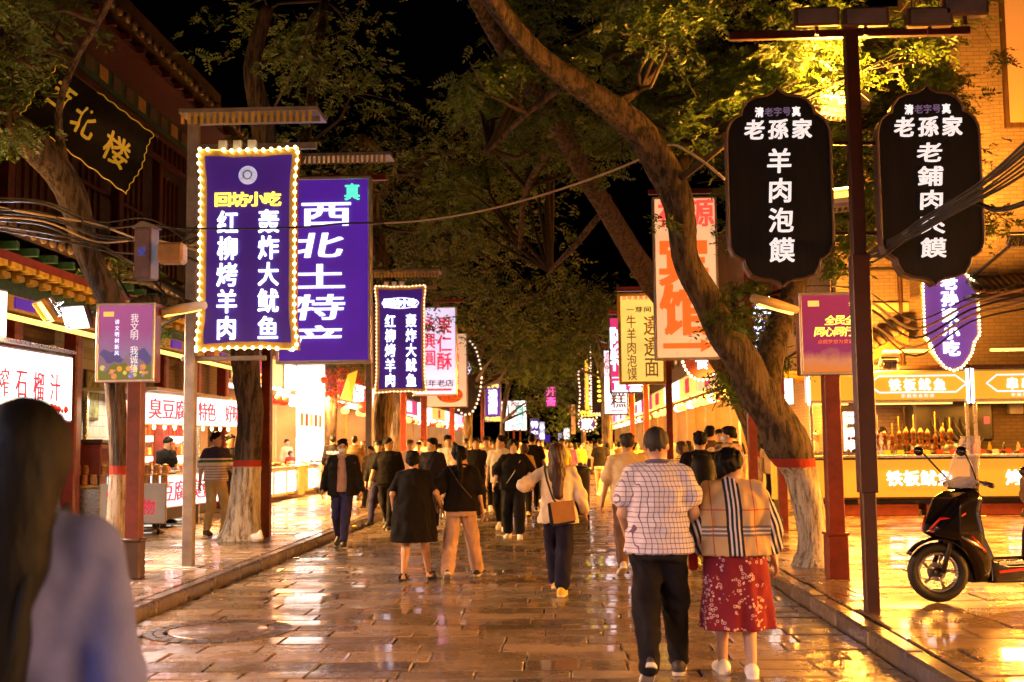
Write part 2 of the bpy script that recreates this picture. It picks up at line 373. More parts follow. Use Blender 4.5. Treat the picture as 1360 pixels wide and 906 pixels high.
# ---------------------------------------------------------------- smooth solid fields -> one continuous surface
class Field:
    def __init__(s, lo, hi, h):
        s.h = h; s.lo = np.array(lo, float); n = np.ceil((np.array(hi)-s.lo)/h).astype(int)+1
        s.ax = [s.lo[i]+h*np.arange(n[i]) for i in range(3)]
        s.d = np.full(tuple(n), .2, np.float32)
    def sub(s, lo, hi, m):
        sl = []
        for i in range(3):
            a = int(max(0, math.floor((lo[i]-m-s.lo[i])/s.h))); b = int(min(s.d.shape[i], math.ceil((hi[i]+m-s.lo[i])/s.h)+1))
            if b <= a: return None, None
            sl.append(slice(a, b))
        g = (s.ax[0][sl[0]][:, None, None], s.ax[1][sl[1]][None, :, None], s.ax[2][sl[2]][None, None, :])
        return tuple(sl), g
    def un(s, sl, d, k):
        a = s.d[sl]
        h = np.clip(.5+.5*(d-a)/k, 0, 1); s.d[sl] = (d*(1-h)+a*h-k*h*(1-h)).astype(np.float32) if k > 0 else np.minimum(a, d)
    def cone(s, a, b, ra, rb, k=.02, sy=1.0, mode='u'):
        a = np.array(a, float); b = np.array(b, float); r = max(ra, rb)
        sl, g = s.sub(np.minimum(a, b)-r, np.maximum(a, b)+r, k+2*s.h)
        if sl is None: return
        ab = b-a; L = max(1e-9, ab@ab)
        t = np.clip(((g[0]-a[0])*ab[0]+(g[1]-a[1])*ab[1]+(g[2]-a[2])*ab[2])/L, 0, 1)
        d = np.sqrt((g[0]-a[0]-t*ab[0])**2+((g[1]-a[1]-t*ab[1])*sy)**2+(g[2]-a[2]-t*ab[2])**2)-(ra+(rb-ra)*t)
        if mode == 'u': s.un(sl, d, k)
        else: s.d[sl] = np.maximum(s.d[sl], -d)
    def chain(s, pts, rs, k=.02, sy=1.0):
        for i in range(len(pts)-1): s.cone(pts[i], pts[i+1], rs[i], rs[i+1], k, sy)
    def ell(s, c, r, k=.02, Rm=None, mode='u'):
        c = np.array(c, float); r = np.array(r, float); R_ = r.max()
        sl, g = s.sub(c-R_, c+R_, k+2*s.h)
        if sl is None: return
        x, y, z = g[0]-c[0], g[1]-c[1], g[2]-c[2]
        if Rm is not None:
            Rm = np.array(Rm)   # columns are the local axes
            x, y, z = (x*Rm[0, i]+y*Rm[1, i]+z*Rm[2, i] for i in range(3))
        d = (np.sqrt((x/r[0])**2+(y/r[1])**2+(z/r[2])**2)-1)*r.min()
        if mode == 'u': s.un(sl, d, k)
        else:
            a = s.d[sl]; d = -d; kk = k
            h = np.clip(.5-.5*(d-a)/kk, 0, 1); s.d[sl] = (d*(1-h)+a*h+kk*h*(1-h)).astype(np.float32)
    def loft(s, prof, k=.03, z0=None, z1=None, wav=None, twist=0.0, cx=0.0):
        "prof rows: z, half width, half depth, y offset"
        p = np.array(prof, float); zs = p[:, 0]
        sl, g = s.sub((cx-p[:, 1].max()-.02, (p[:, 3]-p[:, 2]).min()-.02, zs.min()), (cx+p[:, 1].max()+.02, (p[:, 3]+p[:, 2]).max()+.02, zs.max()), k+2*s.h)
        if sl is None: return
        z = g[2]; sm = np.interp(z, zs, p[:, 1]); dm = np.interp(z, zs, p[:, 2]); yo = np.interp(z, zs, p[:, 3])
        x = g[0]-cx; y = g[1]-yo
        if wav is not None:
            n, amp, ph = wav; an = np.arctan2(y, x); q = np.clip((zs.max()-z)/(zs.max()-zs.min()), 0, 1)
            f = 1+amp*q*(np.sin(n*an+ph+2*z)+.5*np.sin((n*2-3)*an+ph*2-3*z)); sm = sm*f; dm = dm*f
        d = (np.sqrt((x/sm)**2+(y/dm)**2)-1)*np.minimum(sm, dm)
        d = np.maximum(d, np.maximum(zs.min()-z, z-zs.max()))
        s.un(sl, d, k)
    def folds(s, amp, seed, zdir=1.0):
        r = np.random.RandomState(seed); X, Y, Z = s.ax[0][:, None, None], s.ax[1][None, :, None], s.ax[2][None, None, :]
        t = 0
        for _ in range(4):
            k = r.normal(0, 1, 3)*(38, 38, 26*zdir); k2 = r.normal(0, 1, 3)*14
            t = t+np.sin(X*k[0]+Y*k[1]+Z*k[2]+r.rand()*6+1.6*np.sin(X*k2[0]+Y*k2[1]+Z*k2[2]+r.rand()*6))
        s.d += (amp*t/2).astype(np.float32)
    def clipz(s, z, above=True, tilt=0.0):
        Z = s.ax[2][None, None, :]; Yv = s.ax[1][None, :, None]
        q = (z+tilt*Yv-Z) if above else (Z-z-tilt*Yv)
        s.d = np.maximum(s.d, q.astype(np.float32))
    def surf(s):
        f = s.d; sg = f < 0
        sg[0] = sg[-1] = False; sg[:, 0] = sg[:, -1] = False; sg[:, :, 0] = sg[:, :, -1] = False
        f = np.where(sg, np.minimum(f, -1e-6), np.maximum(f, 1e-6))
        cnt = sum(sg[a:f.shape[0]-1+a, b:f.shape[1]-1+b, c:f.shape[2]-1+c].astype(np.int8) for a in (0, 1) for b in (0, 1) for c in (0, 1))
        I = np.argwhere((cnt > 0) & (cnt < 8))
        if not len(I): return np.zeros((0, 3)), np.zeros((0, 4), int)
        idm = np.full(cnt.shape, -1, np.int32); idm[I[:, 0], I[:, 1], I[:, 2]] = np.arange(len(I))
        cor = [(a, b, c) for a in (0, 1) for b in (0, 1) for c in (0, 1)]
        fv = np.stack([f[I[:, 0]+a, I[:, 1]+b, I[:, 2]+c] for a, b, c in cor], 1)
        acc = np.zeros((len(I), 3)); n = np.zeros(len(I))
        for i, ca in enumerate(cor):
            for j, cb in enumerate(cor):
                if j > i and sum(abs(x-y) for x, y in zip(ca, cb)) == 1:
                    m = (fv[:, i] < 0) != (fv[:, j] < 0); t = fv[m, i]/(fv[m, i]-fv[m, j])
                    acc[m] += np.array(ca)+t[:, None]*(np.array(cb)-np.array(ca)); n[m] += 1
        V = s.lo+(I+acc/n[:, None])*s.h
        Fs = []
        for ax in range(3):
            a, b = [i for i in range(3) if i != ax]
            s0 = [slice(None)]*3; s1 = [slice(None)]*3; s0[ax] = slice(0, -1); s1[ax] = slice(1, None)
            E0 = sg[tuple(s0)]; E1 = sg[tuple(s1)]
            J = np.argwhere(E0 != E1); J = J[(J[:, a] > 0) & (J[:, b] > 0)]
            o = [J.copy() for _ in range(4)]
            o[1][:, a] -= 1; o[2][:, a] -= 1; o[2][:, b] -= 1; o[3][:, b] -= 1
            q = np.stack([idm[k[:, 0], k[:, 1], k[:, 2]] for k in o], 1)
            ins = E0[J[:, 0], J[:, 1], J[:, 2]]
            flip = ins if ax != 1 else ~ins
            q[~flip] = q[~flip][:, ::-1]
            Fs.append(q)
        F = np.vstack(Fs); F = F[(F >= 0).all(1)]
        return V, F
def field_obj(name, fields, m, parent, smooth=True):
    fields = fields if isinstance(fields, list) else [fields]
    Vs, Fs, b = [], [], 0
    for f in fields:
        V, F = f.surf(); Vs.append(V); Fs.append(F+b); b += len(V)
    V = np.vstack(Vs); F = np.vstack(Fs)
    if not len(V): return None
    return link(name, mesh_np(name, V, F, m, smooth), parent)
# ---------------------------------------------------------------- people
M['skin'] = pbr('skin', (.5, .29, .18), .5, 0, .08, 8, .05, 60)
M['skin_pale'] = pbr('pale skin', (.6, .38, .26), .5, 0, .08, 8, .05, 60)
M['hair'] = pbr('black hair', (.003, .0026, .0026), .6, 0, .4, 30, .5, 90, (1, 1, .15), spec=.12)
M['hair_brown'] = pbr('dark brown hair', (.035, .011, .006), .45, 0, .5, 30, .5, 90, (1, 1, .12))
M['hair_grey'] = pbr('short greying hair', (.008, .007, .007), .7, 0, .5, 60, .4, 120)
M['eye'] = pbr('dark eye', (.01, .008, .008), .15, 0, 0, bump=0)
M['lips'] = pbr('lips', (.4, .14, .11), .4, 0, .1)
def wrinkle(m):
    nt = m.node_tree; b = nt.nodes['Principled BSDF']; old = b.inputs['Normal'].links[0].from_socket if b.inputs['Normal'].links else None
    v = _coord(nt, (1.0, 1.0, .75)); n = nt.nodes.new('ShaderNodeTexNoise'); n.noise_type = 'RIDGED_MULTIFRACTAL'; n.inputs['Scale'].default_value = 5.5; n.inputs['Detail'].default_value = 1.5; n.inputs['Distortion'].default_value = .9
    nt.links.new(v, n.inputs['Vector']); bu = nt.nodes.new('ShaderNodeBump'); bu.inputs['Strength'].default_value = .75; bu.inputs['Distance'].default_value = .022
    nt.links.new(n.outputs[0], bu.inputs['Height'])
    if old: nt.links.new(old, bu.inputs['Normal'])
    nt.links.new(bu.outputs[0], b.inputs['Normal'])
def cloth(name, c, rough=.85, var=.18):
    if name not in M:
        M[name] = pbr(name.replace('_', ' '), c, rough, 0, var, 5, .25, 160, spec=.2); wrinkle(M[name])
    return M[name]
def ik(a, t, l1, l2, pole):
    a = Vector(a); t = Vector(t); d = t-a; L = min(d.length, (l1+l2)*.999); u = d.normalized()
    x = (l1*l1-l2*l2+L*L)/(2*L); hh = math.sqrt(max(0, l1*l1-x*x))
    p = Vector(pole); p = (p-u*p.dot(u)).normalized()
    return a+u*x+p*hh, a+u*L
def add_hand(f, w, d, n, curl=.35, spread=1.0):
    d = Vector(d).normalized(); n = Vector(n); n = (n-d*n.dot(d)).normalized(); a = d.cross(n)
    if a.y < 0: a = -a
    Rm = [[a[i], n[i], d[i]] for i in range(3)]
    f.cone(w-d*.03, w+d*.02, .026, .026, .01)
    f.ell(w+d*.048, (.041, .017, .052), .012, Rm)
    for o, L, cu in ((.031, .07, .9), (.0105, .08, 1.0), (-.0105, .074, 1.1), (-.031, .058, 1.25)):
        p = w+d*.082+a*o*spread; ang = curl*.5*cu
        for k, sl in enumerate((.45, .32, .23)):
            q = p+(d*math.cos(ang)+n*math.sin(ang)+a*o*1.5)*L*sl
            f.cone(p, q, .0088-.0006*k, .0083-.0006*k, .004); p = q; ang += curl*cu
    p = w+d*.02+a*.03; q = p+(d*.6+a*.55+n*.35).normalized()*.038; r = q+(d*.85+a*.2+n*.4).normalized()*.03
    f.cone(w+d*.01+a*.012, p, .014, .013, .012); f.cone(p, q, .0125, .011, .008); f.cone(q, r, .0105, .0085, .004)
_shoes = {}
def shoe_mesh(kind, m1, m2, q):
    k = (kind, m1.name, m2.name, q)
    if k in _shoes: return _shoes[k]
    f = Field((-.07, -.11, -.02), (.07, .2, .14), q)
    f.ell((0, -.045, .045), (.036, .05, .05), .02); f.cone((0, -.03, .05), (0, .1, .035), .038, .036, .03); f.ell((0, .115, .03), (.045, .065, .032), .02)
    if kind == 'boot': f.cone((0, -.035, .06), (0, -.04, .14), .042, .045, .02)
    f.cone((0, -.05, .012), (0, .13, .012), .04, .042, .01, 1.0)
    f.clipz(0.0, True)
    V, F = f.surf(); zc = V[F].mean(1)[:, 2]
    me = mesh_np('shoe', V, F, [m1, m2], True, (zc < .026).astype(int)); _shoes[k] = me; return me
def person(label, loc, h=1.7, face=0, sex='m', bw=1.0, feet=((-.1, .1, 0, 0), (.1, -.1, 0, 0)), hands=(None, None), head=(0, 0), lean=0.0,
           top=None, bottom=None, hair='short', hairm='hair', shoes=('shoe_black', (.02, .02, .02), (.03, .03, .03)), skin='skin', q=.014, front=False,
           hq=None, mask=False, group='pedestrians walking along the wet street', seed=1, jacket=None, collar=None, cap=None, curl=.4, glasses=False, nofeet=False, hn=1.0):
    r = random.Random(seed)
    root = empty('person', loc, R(face), label, 'person', group); root.scale = (h/1.7,)*3
    sk = M[skin]; hq = hq or q
    female = sex == 'f'
    def ly(z): return lean*max(0, z-.9)
    hw = (.155 if female else .17)*bw**.5
    sh = [Vector((sx*hw, ly(1.375), 1.375)) for sx in (-1, 1)]
    piv = Vector((0, ly(1.48)+.005, 1.475)); HR = (Matrix.Rotation(R(head[0]), 3, 'Z') @ Matrix.Rotation(R(head[1]), 3, 'X'))
    def hp(x, y, z): return piv+HR @ Vector((x, y, z+.095))
    HRl = [[HR[i][j] for j in range(3)] for i in range(3)]
    # ---- joints
    legs, arms = [], []
    for i, sx in enumerate((-1, 1)):
        fx, fy, fz, fp = feet[i]
        hip = Vector((sx*.088, 0, .90)); ank = Vector((fx, fy, .085+fz))
        k, an = ik(hip, ank, .425, .42, (sx*.05, 1, .1)); legs.append((hip, k, an, fp))
        tgt = hands[i] if hands[i] is not None else (sx*(hw+.075*bw), .03+.05*r.random(), .87)
        e, wr = ik(sh[i], tgt, .275, .245, (sx*.35, -1, -.1)); arms.append((sh[i], e, wr))
    ymin = min(-.25, min(l[2].y for l in legs)-.2, min(min(a[1].y, a[2].y) for a in arms)-.12); ymax = max(.25, max(l[2].y for l in legs)+.22, max(a[2].y for a in arms)+.15)
    xm = max(.3, max(abs(a[2].x) for a in arms)+.12, max(abs(a[1].x) for a in arms)+.1, .23*bw+.05)
    # ---- body
    f = Field((-xm, ymin, -.02), (xm, ymax, 1.75), q)
    W = bw
    if female: prof = [(.84, .165*W, .10*W, -.01), (.92, .17*W, .112*W, -.015), (1.08, .125*W, .09*W, 0), (1.25, .145*W, .115*W, .012), (1.36, .14, .085, 0), (1.44, .06, .05, 0)]
    else: prof = [(.84, .155*W, .105*W, -.01), (.95, .155*W, .105*W, -.005), (1.1, .145*W, .10*W, 0), (1.28, .17*W**.6, .115*W**.6, .005), (1.38, .155, .085, 0), (1.45, .06, .05, 0)]
    prof = [(z, a, b, y+ly(z)) for z, a, b, y in prof]
    f.loft(prof, .03)
    f.cone((0, ly(1.42), 1.40), tuple(piv+Vector((0, .0, .03))), .056 if not female else .047, .052 if not female else .044, .03)
    for s_ in sh: f.cone((0, ly(1.42), 1.425), s_.lerp(Vector((0, s_.y, 1.39)), .12), .045, .043, .03)
    f.ell(hp(0, -.01, .02), (.080, .098, .094), .02, HRl); f.ell(hp(0, .022, -.042), (.060, .064, .071), .03, HRl)
    f.cone(hp(0, .088, .0), hp(0, .103, -.022), .008, .012, .01)
    f.ell(hp(0, .085, -.06), (.024, .012, .009), .008, HRl); f.ell(hp(0, .072, -.095), (.024, .018, .018), .015, HRl)
    for sx in (-1, 1):
        f.ell(hp(sx*.077, -.006, -.012), (.011, .02, .03), .006, HRl)
        f.ell(hp(sx*.032, .097, .012), (.018, .012, .011), .012, HRl, 's')
    for i, (hip, k, an, fp) in enumerate(legs):
        f.cone(hip, k, .083*W**.5, .056, .04); f.cone(k, k.lerp(an, .35), .056, .055, .02); f.cone(k.lerp(an, .35), an, .055, .036, .02)
        if nofeet: f.cone(an-Vector((0, .03, .05)), an+Vector((0, .13, -.062)), .032, .022, .02); f.ell(an+Vector((0, .11, -.062)), (.042, .05, .02), .02)
    for i, (s_, e, wr) in enumerate(arms):
        f.cone(s_, e, .045*W**.3 if not female else .039*W**.5, .038*W**.3, .03); f.cone(e, wr, .038*W**.3, .026, .015)
    fl = [f]
    for i, (s_, e, wr) in enumerate(arms):
        sx = (-1, 1)[i]; d = (wr-e).normalized(); n = Vector((-sx, -.1, 0))
        if abs(d.z) < .5: n = Vector((-sx*.6, 0, -.8))
        if hq < q:
            g = Field(wr-Vector((.15,)*3)+d*.07, wr+Vector((.15,)*3)+d*.07, hq); add_hand(g, wr, d, n, curl); fl.append(g)
        else: add_hand(f, wr, d, n, curl)
    body = field_obj('body', fl, sk, root)
    # ---- hair
    hqv = min(q, .011) if q < .02 else q
    g = Field(piv+Vector((-.19, -.27, -.5 if hair in ('long', 'pony') else -.12)), piv+Vector((.19, .19, .28)), hqv)
    g.ell(hp(0, -.014, .028), (.090, .107, .098) if hair in ('long', 'bob', 'bun', 'pony') else (.086, .103, .097), .02, HRl)
    for _ in range(8):
        a_, b_2 = r.uniform(PI*.95, 2.05*PI), r.uniform(-.2, 1.3)
        if hair in ('short', 'thin', 'quiff'): a_, b_2 = r.uniform(0, 2*PI), r.uniform(.6, 1.4)
        if hair in ('thin', 'long'): continue
        g.ell(hp(.080*math.cos(a_)*math.cos(b_2), -.016+.094*math.sin(a_)*math.cos(b_2), .03+.088*math.sin(b_2)), (.034, .03, .024), .012, HRl)
    X, Y, Z = g.ax[0][:, None, None]-piv.x, g.ax[1][None, :, None]-piv.y, g.ax[2][None, None, :]-piv.z
    hx = X*HR[0][0]+Y*HR[1][0]+Z*HR[2][0]; hy_ = X*HR[0][1]+Y*HR[1][1]+Z*HR[2][1]; hz = X*HR[0][2]+Y*HR[1][2]+Z*HR[2][2]-.095
    if hair in ('short', 'thin', 'quiff'):
        if hair == 'quiff': g.ell(hp(.01, .04, .095), (.065, .06, .03), .02, HRl); g.ell(hp(0, -.02, .09), (.08, .09, .035), .02, HRl)
        if hair == 'thin': g.d += .001
        g.d = np.maximum(g.d, ((-.012+.72*hy_-hz)*.85).astype(np.float32))
        g.d = np.maximum(g.d, np.minimum(.2, (hy_-.075)).astype(np.float32)*1.0) if hair != 'quiff' else g.d
    else:
        g.ell(hp(0, -.02, -.0), (.094, .095, .105), .03, HRl)
        if hair == 'long':
            g.cone(hp(0, -.05, -.04), piv+Vector((0, -.105, -.12)), .092, .088, .04, 1.25); g.cone(piv+Vector((0, -.105, -.12)), piv+Vector((.01, -.14, -.36)), .088, .06, .04, 1.5)
        if hair == 'pony': g.cone(hp(0, -.10, .0), piv+Vector((0, -.15, -.1)), .035, .035, .02); g.cone(piv+Vector((0, -.15, -.1)), piv+Vector((0, -.16, -.3)), .035, .018, .02)
        if hair == 'bun': g.ell(hp(0, -.11, -.035), (.045, .04, .045), .02, HRl)
        if hair in ('bob', 'bun', 'pony'): g.d = np.maximum(g.d, ((-.085 if hair == 'bob' else -.06)+.25*hy_-hz).astype(np.float32)*.9) if hair == 'bob' else np.maximum(g.d, np.where(hy_ > -.08, ((-.03+.45*hy_-hz)*.85), -1).astype(np.float32))
        g.ell(hp(0, .115, -.06), (.062, .075, .105), .02, HRl, 's')
    g.d += (hn*(.5 if hair in ('short', 'thin', 'quiff') else 1))*(.0032*np.sin(hx*200+3*np.sin(hz*25))+.0028*np.sin(hx*110+hy_*90+2*np.sin(hz*14+1))).astype(np.float32)
    field_obj('hair', g, M[hairm], root)
    if cap:
        c = Field(piv+Vector((-.16, -.2, 0)), piv+Vector((.16, .26, .3)), hqv)
        c.ell(hp(0, -.012, .045), (.093, .108, .088), .01, HRl); c.d = np.maximum(c.d, (.035-((c.ax[0][:, None, None]-piv.x)*HR[0][2]+(c.ax[1][None, :, None]-piv.y)*HR[1][2]+(c.ax[2][None, None, :]-piv.z)*HR[2][2]-.095)).astype(np.float32))
        if cap == 'peak': c.ell(hp(0, .12, .045), (.07, .075, .01), .01, HRl)
        field_obj('cap', c, M['cap_white'] if cap == 'chef' else M['black'], root)
    if front:
        for sx in (-1, 1):
            mb = MB().lathe([(.001, -.008), (.010, -.004), (.010, .004), (.001, .008)], 8)
            o = mb.build('eye', M['eye'], root, True); o.matrix_local = Matrix.Translation(hp(sx*.031, .082, .010)) @ HR.to_4x4()
            o = MB().box(-.02, .02, -.004, .004, -.0035, .0035).build('eyebrow', M['hair'], root); o.matrix_local = Matrix.Translation(hp(sx*.033, .087, .031)) @ HR.to_4x4()
    if mask:
        c = Field(piv+Vector((-.12, -.1, -.08)), piv+Vector((.12, .2, .15)), hqv)
        c.ell(hp(0, .03, -.05), (.062, .088, .058), .01, HRl); X2 = hy_
        Xc, Yc, Zc = c.ax[0][:, None, None]-piv.x, c.ax[1][None, :, None]-piv.y, c.ax[2][None, None, :]-piv.z
        c.d = np.maximum(c.d, (.035-(Xc*HR[0][1]+Yc*HR[1][1]+Zc*HR[2][1])).astype(np.float32))
        field_obj('face_mask', c, cloth('pale_blue_mask', (.55, .66, .72), .7), root)
    if glasses:
        mb = MB()
        for sx in (-1, 1): mb.tube([hp(sx*.033+.022*math.cos(a), .102, .008+.017*math.sin(a)) for a in [i*PI/5 for i in range(11)]], .0025, 5)
        mb.build('glasses', M['black'], root)
    # ---- top
    def upper(name, spec, o, arms_on=True, seed2=0):
        T = Field((-xm-.03, ymin-.03, spec.get('z', .88)-.12), (xm+.03, ymax+.03, 1.52), q)
        zh = spec.get('z', .88); o = spec.get('o', .022)+o
        if female: p = [(zh, (.168+spec.get('fl', .02))*W+o, .115*W+o+spec.get('fl', .02)*.7, -.005), (1.1, .148*W+o, .108*W+o, 0), (1.25, .155*W+o, .122*W+o, .01), (1.37, .152+o*.8, .09+o*.6, 0), (1.425, .09, .065, 0), (1.455, .054, .052, 0)]
        else: p = [(zh, (.176+spec.get('fl', .0))*W+o, .124*W+o, 0), (1.1, .162*W+o, .112*W+o, .005), (1.28, .18*W**.6+o, .122*W**.6+o, .005), (1.38, .168+o*.6, .095+o*.6, 0), (1.432, .1, .07, 0), (1.465, .062, .058, 0)]
        T.loft([(z, a, b, y+ly(z)) for z, a, b, y in p], .03)
        sl = spec.get('sleeve', .62)
        for (s_, e, wr) in arms:
            T.cone((0, ly(1.42), 1.42), s_.lerp(Vector((0, s_.y, 1.385)), .1), .052, .047+o*.3, .03)
            base = .046+o*.5; w1 = spec.get('sw', .0)
            if sl <= 1: T.cone(s_, s_.lerp(e, sl), base*W**.3, (.052+o*.8+w1)*W**.3, .03)
            elif sl > 1: T.cone(s_, e, base*W**.3, .048+o*.5+w1, .03); T.cone(e, e.lerp(wr, sl-1), .052+o*.5+w1, .038+o*.5+w1*.6, .02)
        T.folds(spec.get('fold', .0035), seed*7+seed2+3)
        if spec.get('open'): T.ell((0, .2, 1.0), (.085, .17, .62), .01, None, 's')
        T.clipz(zh, True, spec.get('tilt', 0))
        return field_obj(name, T, spec['m'], root)
    if top: upper(top.get('n', 'shirt'), top, 0)
    if jacket: upper('jacket', jacket, .015, seed2=50)
    if collar:
        mb = MB(); mb.tube([(.072*math.cos(a), ly(1.46)+.068*math.sin(a)-.003, 1.447+.012*math.sin(a)*-1) for a in [i*2*PI/20 for i in range(21)]], .016, 6); mb.build('collar', collar, root, True)
    # ---- bottom
    if bottom:
        bottom.setdefault('len', .95)
        kind = bottom.get('k', 'trousers'); m = bottom['m']; o = bottom.get('o', .012)
        B = Field((-max(.36, xm), ymin, -.02), (max(.36, xm), ymax, 1.1), q)
        if kind == 'trousers':
            B.loft([(.80, .15*W+o, .11*W+o, -.012), (.9, (.168 if female else .158)*W+o*.4, .112*W+o*.4, -.012), (1.04, .12*W, .085*W, 0)], .02)
            for sx, (hip, k, an, fp) in zip((-1, 1), legs):
                e = k.lerp(an, bottom.get('len', 1.0))
                B.cone(hip+Vector((-sx*.008, 0, -.05)), k, .084*W**.6+o, .064+o+bottom.get('kw', .0), .03); B.cone(k, e, .064+o+bottom.get('kw', .0), .05+o*.6+bottom.get('aw', .0), .02)
            B.folds(bottom.get('fold', .004), seed*5+2)
        else:
            zt, zb = bottom.get('zt', 1.02), bottom['z']; fl = bottom.get('fl', .1)
            if kind == 'dress':
                B = Field((-max(.4, xm), ymin, -.02), (max(.4, xm), ymax, 1.52), q)
                B.loft([(zb, .2*W+fl, .16*W+fl, 0), (.9, .19*W+o, .14*W+o, -.01), (1.1, .165*W+o, .125*W+o, 0), (1.25, .165*W+o, .128*W+o, .01), (1.37, .155+o, .09+o*.6, 0), (1.43, .085, .065, 0), (1.455, .054, .05, 0)], .03, wav=(7, bottom.get('wav', .03), seed))
                for (s_, e, wr) in arms: B.cone((0, ly(1.42), 1.42), s_, .052, .05, .03); B.cone(s_, s_.lerp(e, .75), .052, .062, .03)
            else:
                B.loft([(zb, .18*W+fl, .14*W+fl, 0), (.88, .182*W+o, .13*W+o, -.01), (zt, .15*W+o, .11*W+o, 0)], .02, wav=(8, bottom.get('wav', .05), seed))
            B.folds(bottom.get('fold', .003), seed*5+2, .4); B.clipz(zb, True)
        field_obj({'trousers': 'trousers', 'skirt': 'skirt', 'dress': 'dress'}[kind], B, m, root)
    # ---- shoes
    if shoes:
        s1 = cloth(shoes[0], shoes[1], .5); s2 = cloth(shoes[0]+'_sole', shoes[2], .6)
        root_s = 1.12
        me = shoe_mesh('low', s1, s2, max(q*.7, .007) if q < .02 else .02)
        for (hip, k, an, fp), sx in zip(legs, (-1, 1)):
            o = link('shoe', me, root); a = R(-fp)
            o.matrix_local = Matrix.Translation((an.x, an.y, an.z-.085+.0)) @ Matrix.Translation((0, .09, 0)) @ Matrix.Rotation(a, 4, 'X') @ Matrix.Translation((0, -.09, 0)) @ Matrix.Rotation(R(-sx*6), 4, 'Z') @ Matrix.Scale(1.12, 4)
            if fp: o.location.z += 0
    return root, arms, legs, piv
def gp(px, py, pav=False):
    p = G(px, py, PAV if pav else 0.0); return (p.x, p.y, p.z)
# ---------------------------------------------------------------- ground, street, pavements
def slab_geo(x0, x1, y0, y1, zt, th, r, tilt=.004, b=.012):
    "worn slab: uneven corners, rounded top edge"
    j = [(r.uniform(-.006, .006), r.uniform(-.006, .006)) for _ in range(4)]
    cs = [(x0+j[0][0], y0+j[0][1]), (x1+j[1][0], y0+j[1][1]), (x1+j[2][0], y1+j[2][1]), (x0+j[3][0], y1+j[3][1])]
    cx, cy = (x0+x1)/2, (y0+y1)/2; tx, ty, dz = r.uniform(-tilt, tilt), r.uniform(-tilt, tilt), r.uniform(-.003, .003)
    def top(x, y): return zt+dz+tx*(x-cx)/.4+ty*(y-cy)/.2
    V = [(x, y, zt-th) for x, y in cs]+[(x, y, top(x, y)-b) for x, y in cs]
    V += [(x+(b if x < cx else -b), y+(b if y < cy else -b), top(x, y)) for x, y in cs]
    F = [(8, 9, 10, 11)]+[(k+4, (k+1) % 4+4, (k+1) % 4+8, k+8) for k in range(4)]+[(k, (k+1) % 4, (k+1) % 4+4, k+4) for k in range(4)]
    return V, F
def pave(parent, name, X0, X1, Y0, Y1, zt, lx, ly, m, seed, nmax=290, far=None, gap=.008, skip=None, th=.06):
    r = random.Random(seed); y = Y0; n = 0; rest = MB()
    while y < Y1:
        d = ly*r.uniform(.82, 1.22); x = X0-r.uniform(0, lx)
        while x < X1:
            L = lx*r.uniform(.65, 1.4); a, b = max(x, X0), min(x+L, X1)
            if X1-b < .12: b = X1; L = X1-x
            if b-a > .08 and not (skip and skip((a+b)/2, y+d/2)):
                V, F = slab_geo(a+gap/2, b-gap/2, y+gap/2, y+d-gap/2, zt, th, r)
                if n < nmax:
                    c = ((a+b)/2, y+d/2, zt); V = [(p[0]-c[0], p[1]-c[1], p[2]-c[2]) for p in V]
                    me = bpy.data.meshes.new(name); me.from_pydata(V, [], F); me.materials.append(m); link(name, me, parent, c); n += 1
                else: rest.add(V, F)
            x += L
        y += d
    if rest.f: tag(rest.build('distant_'+name, m, parent), kind='stuff')
MB().box(-400, 400, -400, 400, -.3, -.12).build('ground', M['ground'])['kind'] = 'structure'
street = MB().box(KL, KR, -30, 130, -.1, -.03).build('street', M['joint']); street['kind'] = 'structure'
RINGM = pbr('dark ring cobble', (.045, .03, .022), .35, 0, .5, 9, .4)
MANH = [(G(291, 838), .43, .6), (G(775, 731), .36, .46)]
def in_manh(x, y): return any((x-p.x)**2+(y-p.y)**2 < (b*.72)**2 for p, a, b in MANH)
pave(street, 'paving_stone', KL+.01, KR-.01, 5.2, 78, 0, .68, .32, M['stone'], 3, 296, skip=in_manh)
tag(MB().box(KL+.01, KR-.01, -12, 5.19, -.03, -.004).build('near_paving', M['stone'], street), kind='stuff')
lp = MB().box(-14, KL-.17, -12, 130, -.1, PAV-.03).build('left_pavement', M['joint']); lp['kind'] = 'structure'
rp = MB().box(KR+.17, 16, -12, 130, -.1, PAV-.03).build('right_pavement', M['joint']); rp['kind'] = 'structure'
pave(lp, 'paving_slab', -9.2, KL-.18, 8.5, 70, PAV, .62, .42, M['slab'], 5, 296)
pave(rp, 'paving_slab', KR+.18, 12.5, 5.5, 60, PAV, .85, .5, M['slab'], 9, 296)
for side, X0, X1, par in (('l', KL-.16, KL, lp), ('r', KR, KR+.16, rp)):
    r = random.Random(4); y = 2.0
    while y < 75:
        L = r.uniform(.7, 1.1); e = .012*r.random()
        mb = MB().box(X0+.002, X1-(e if side == 'l' else -0.0), y+.005, y+L-.005, -.05, PAV+.004+r.uniform(-.004, .004), bev=.022)
        o = mb.build('kerb_stone', M['kerb'], par); y += L
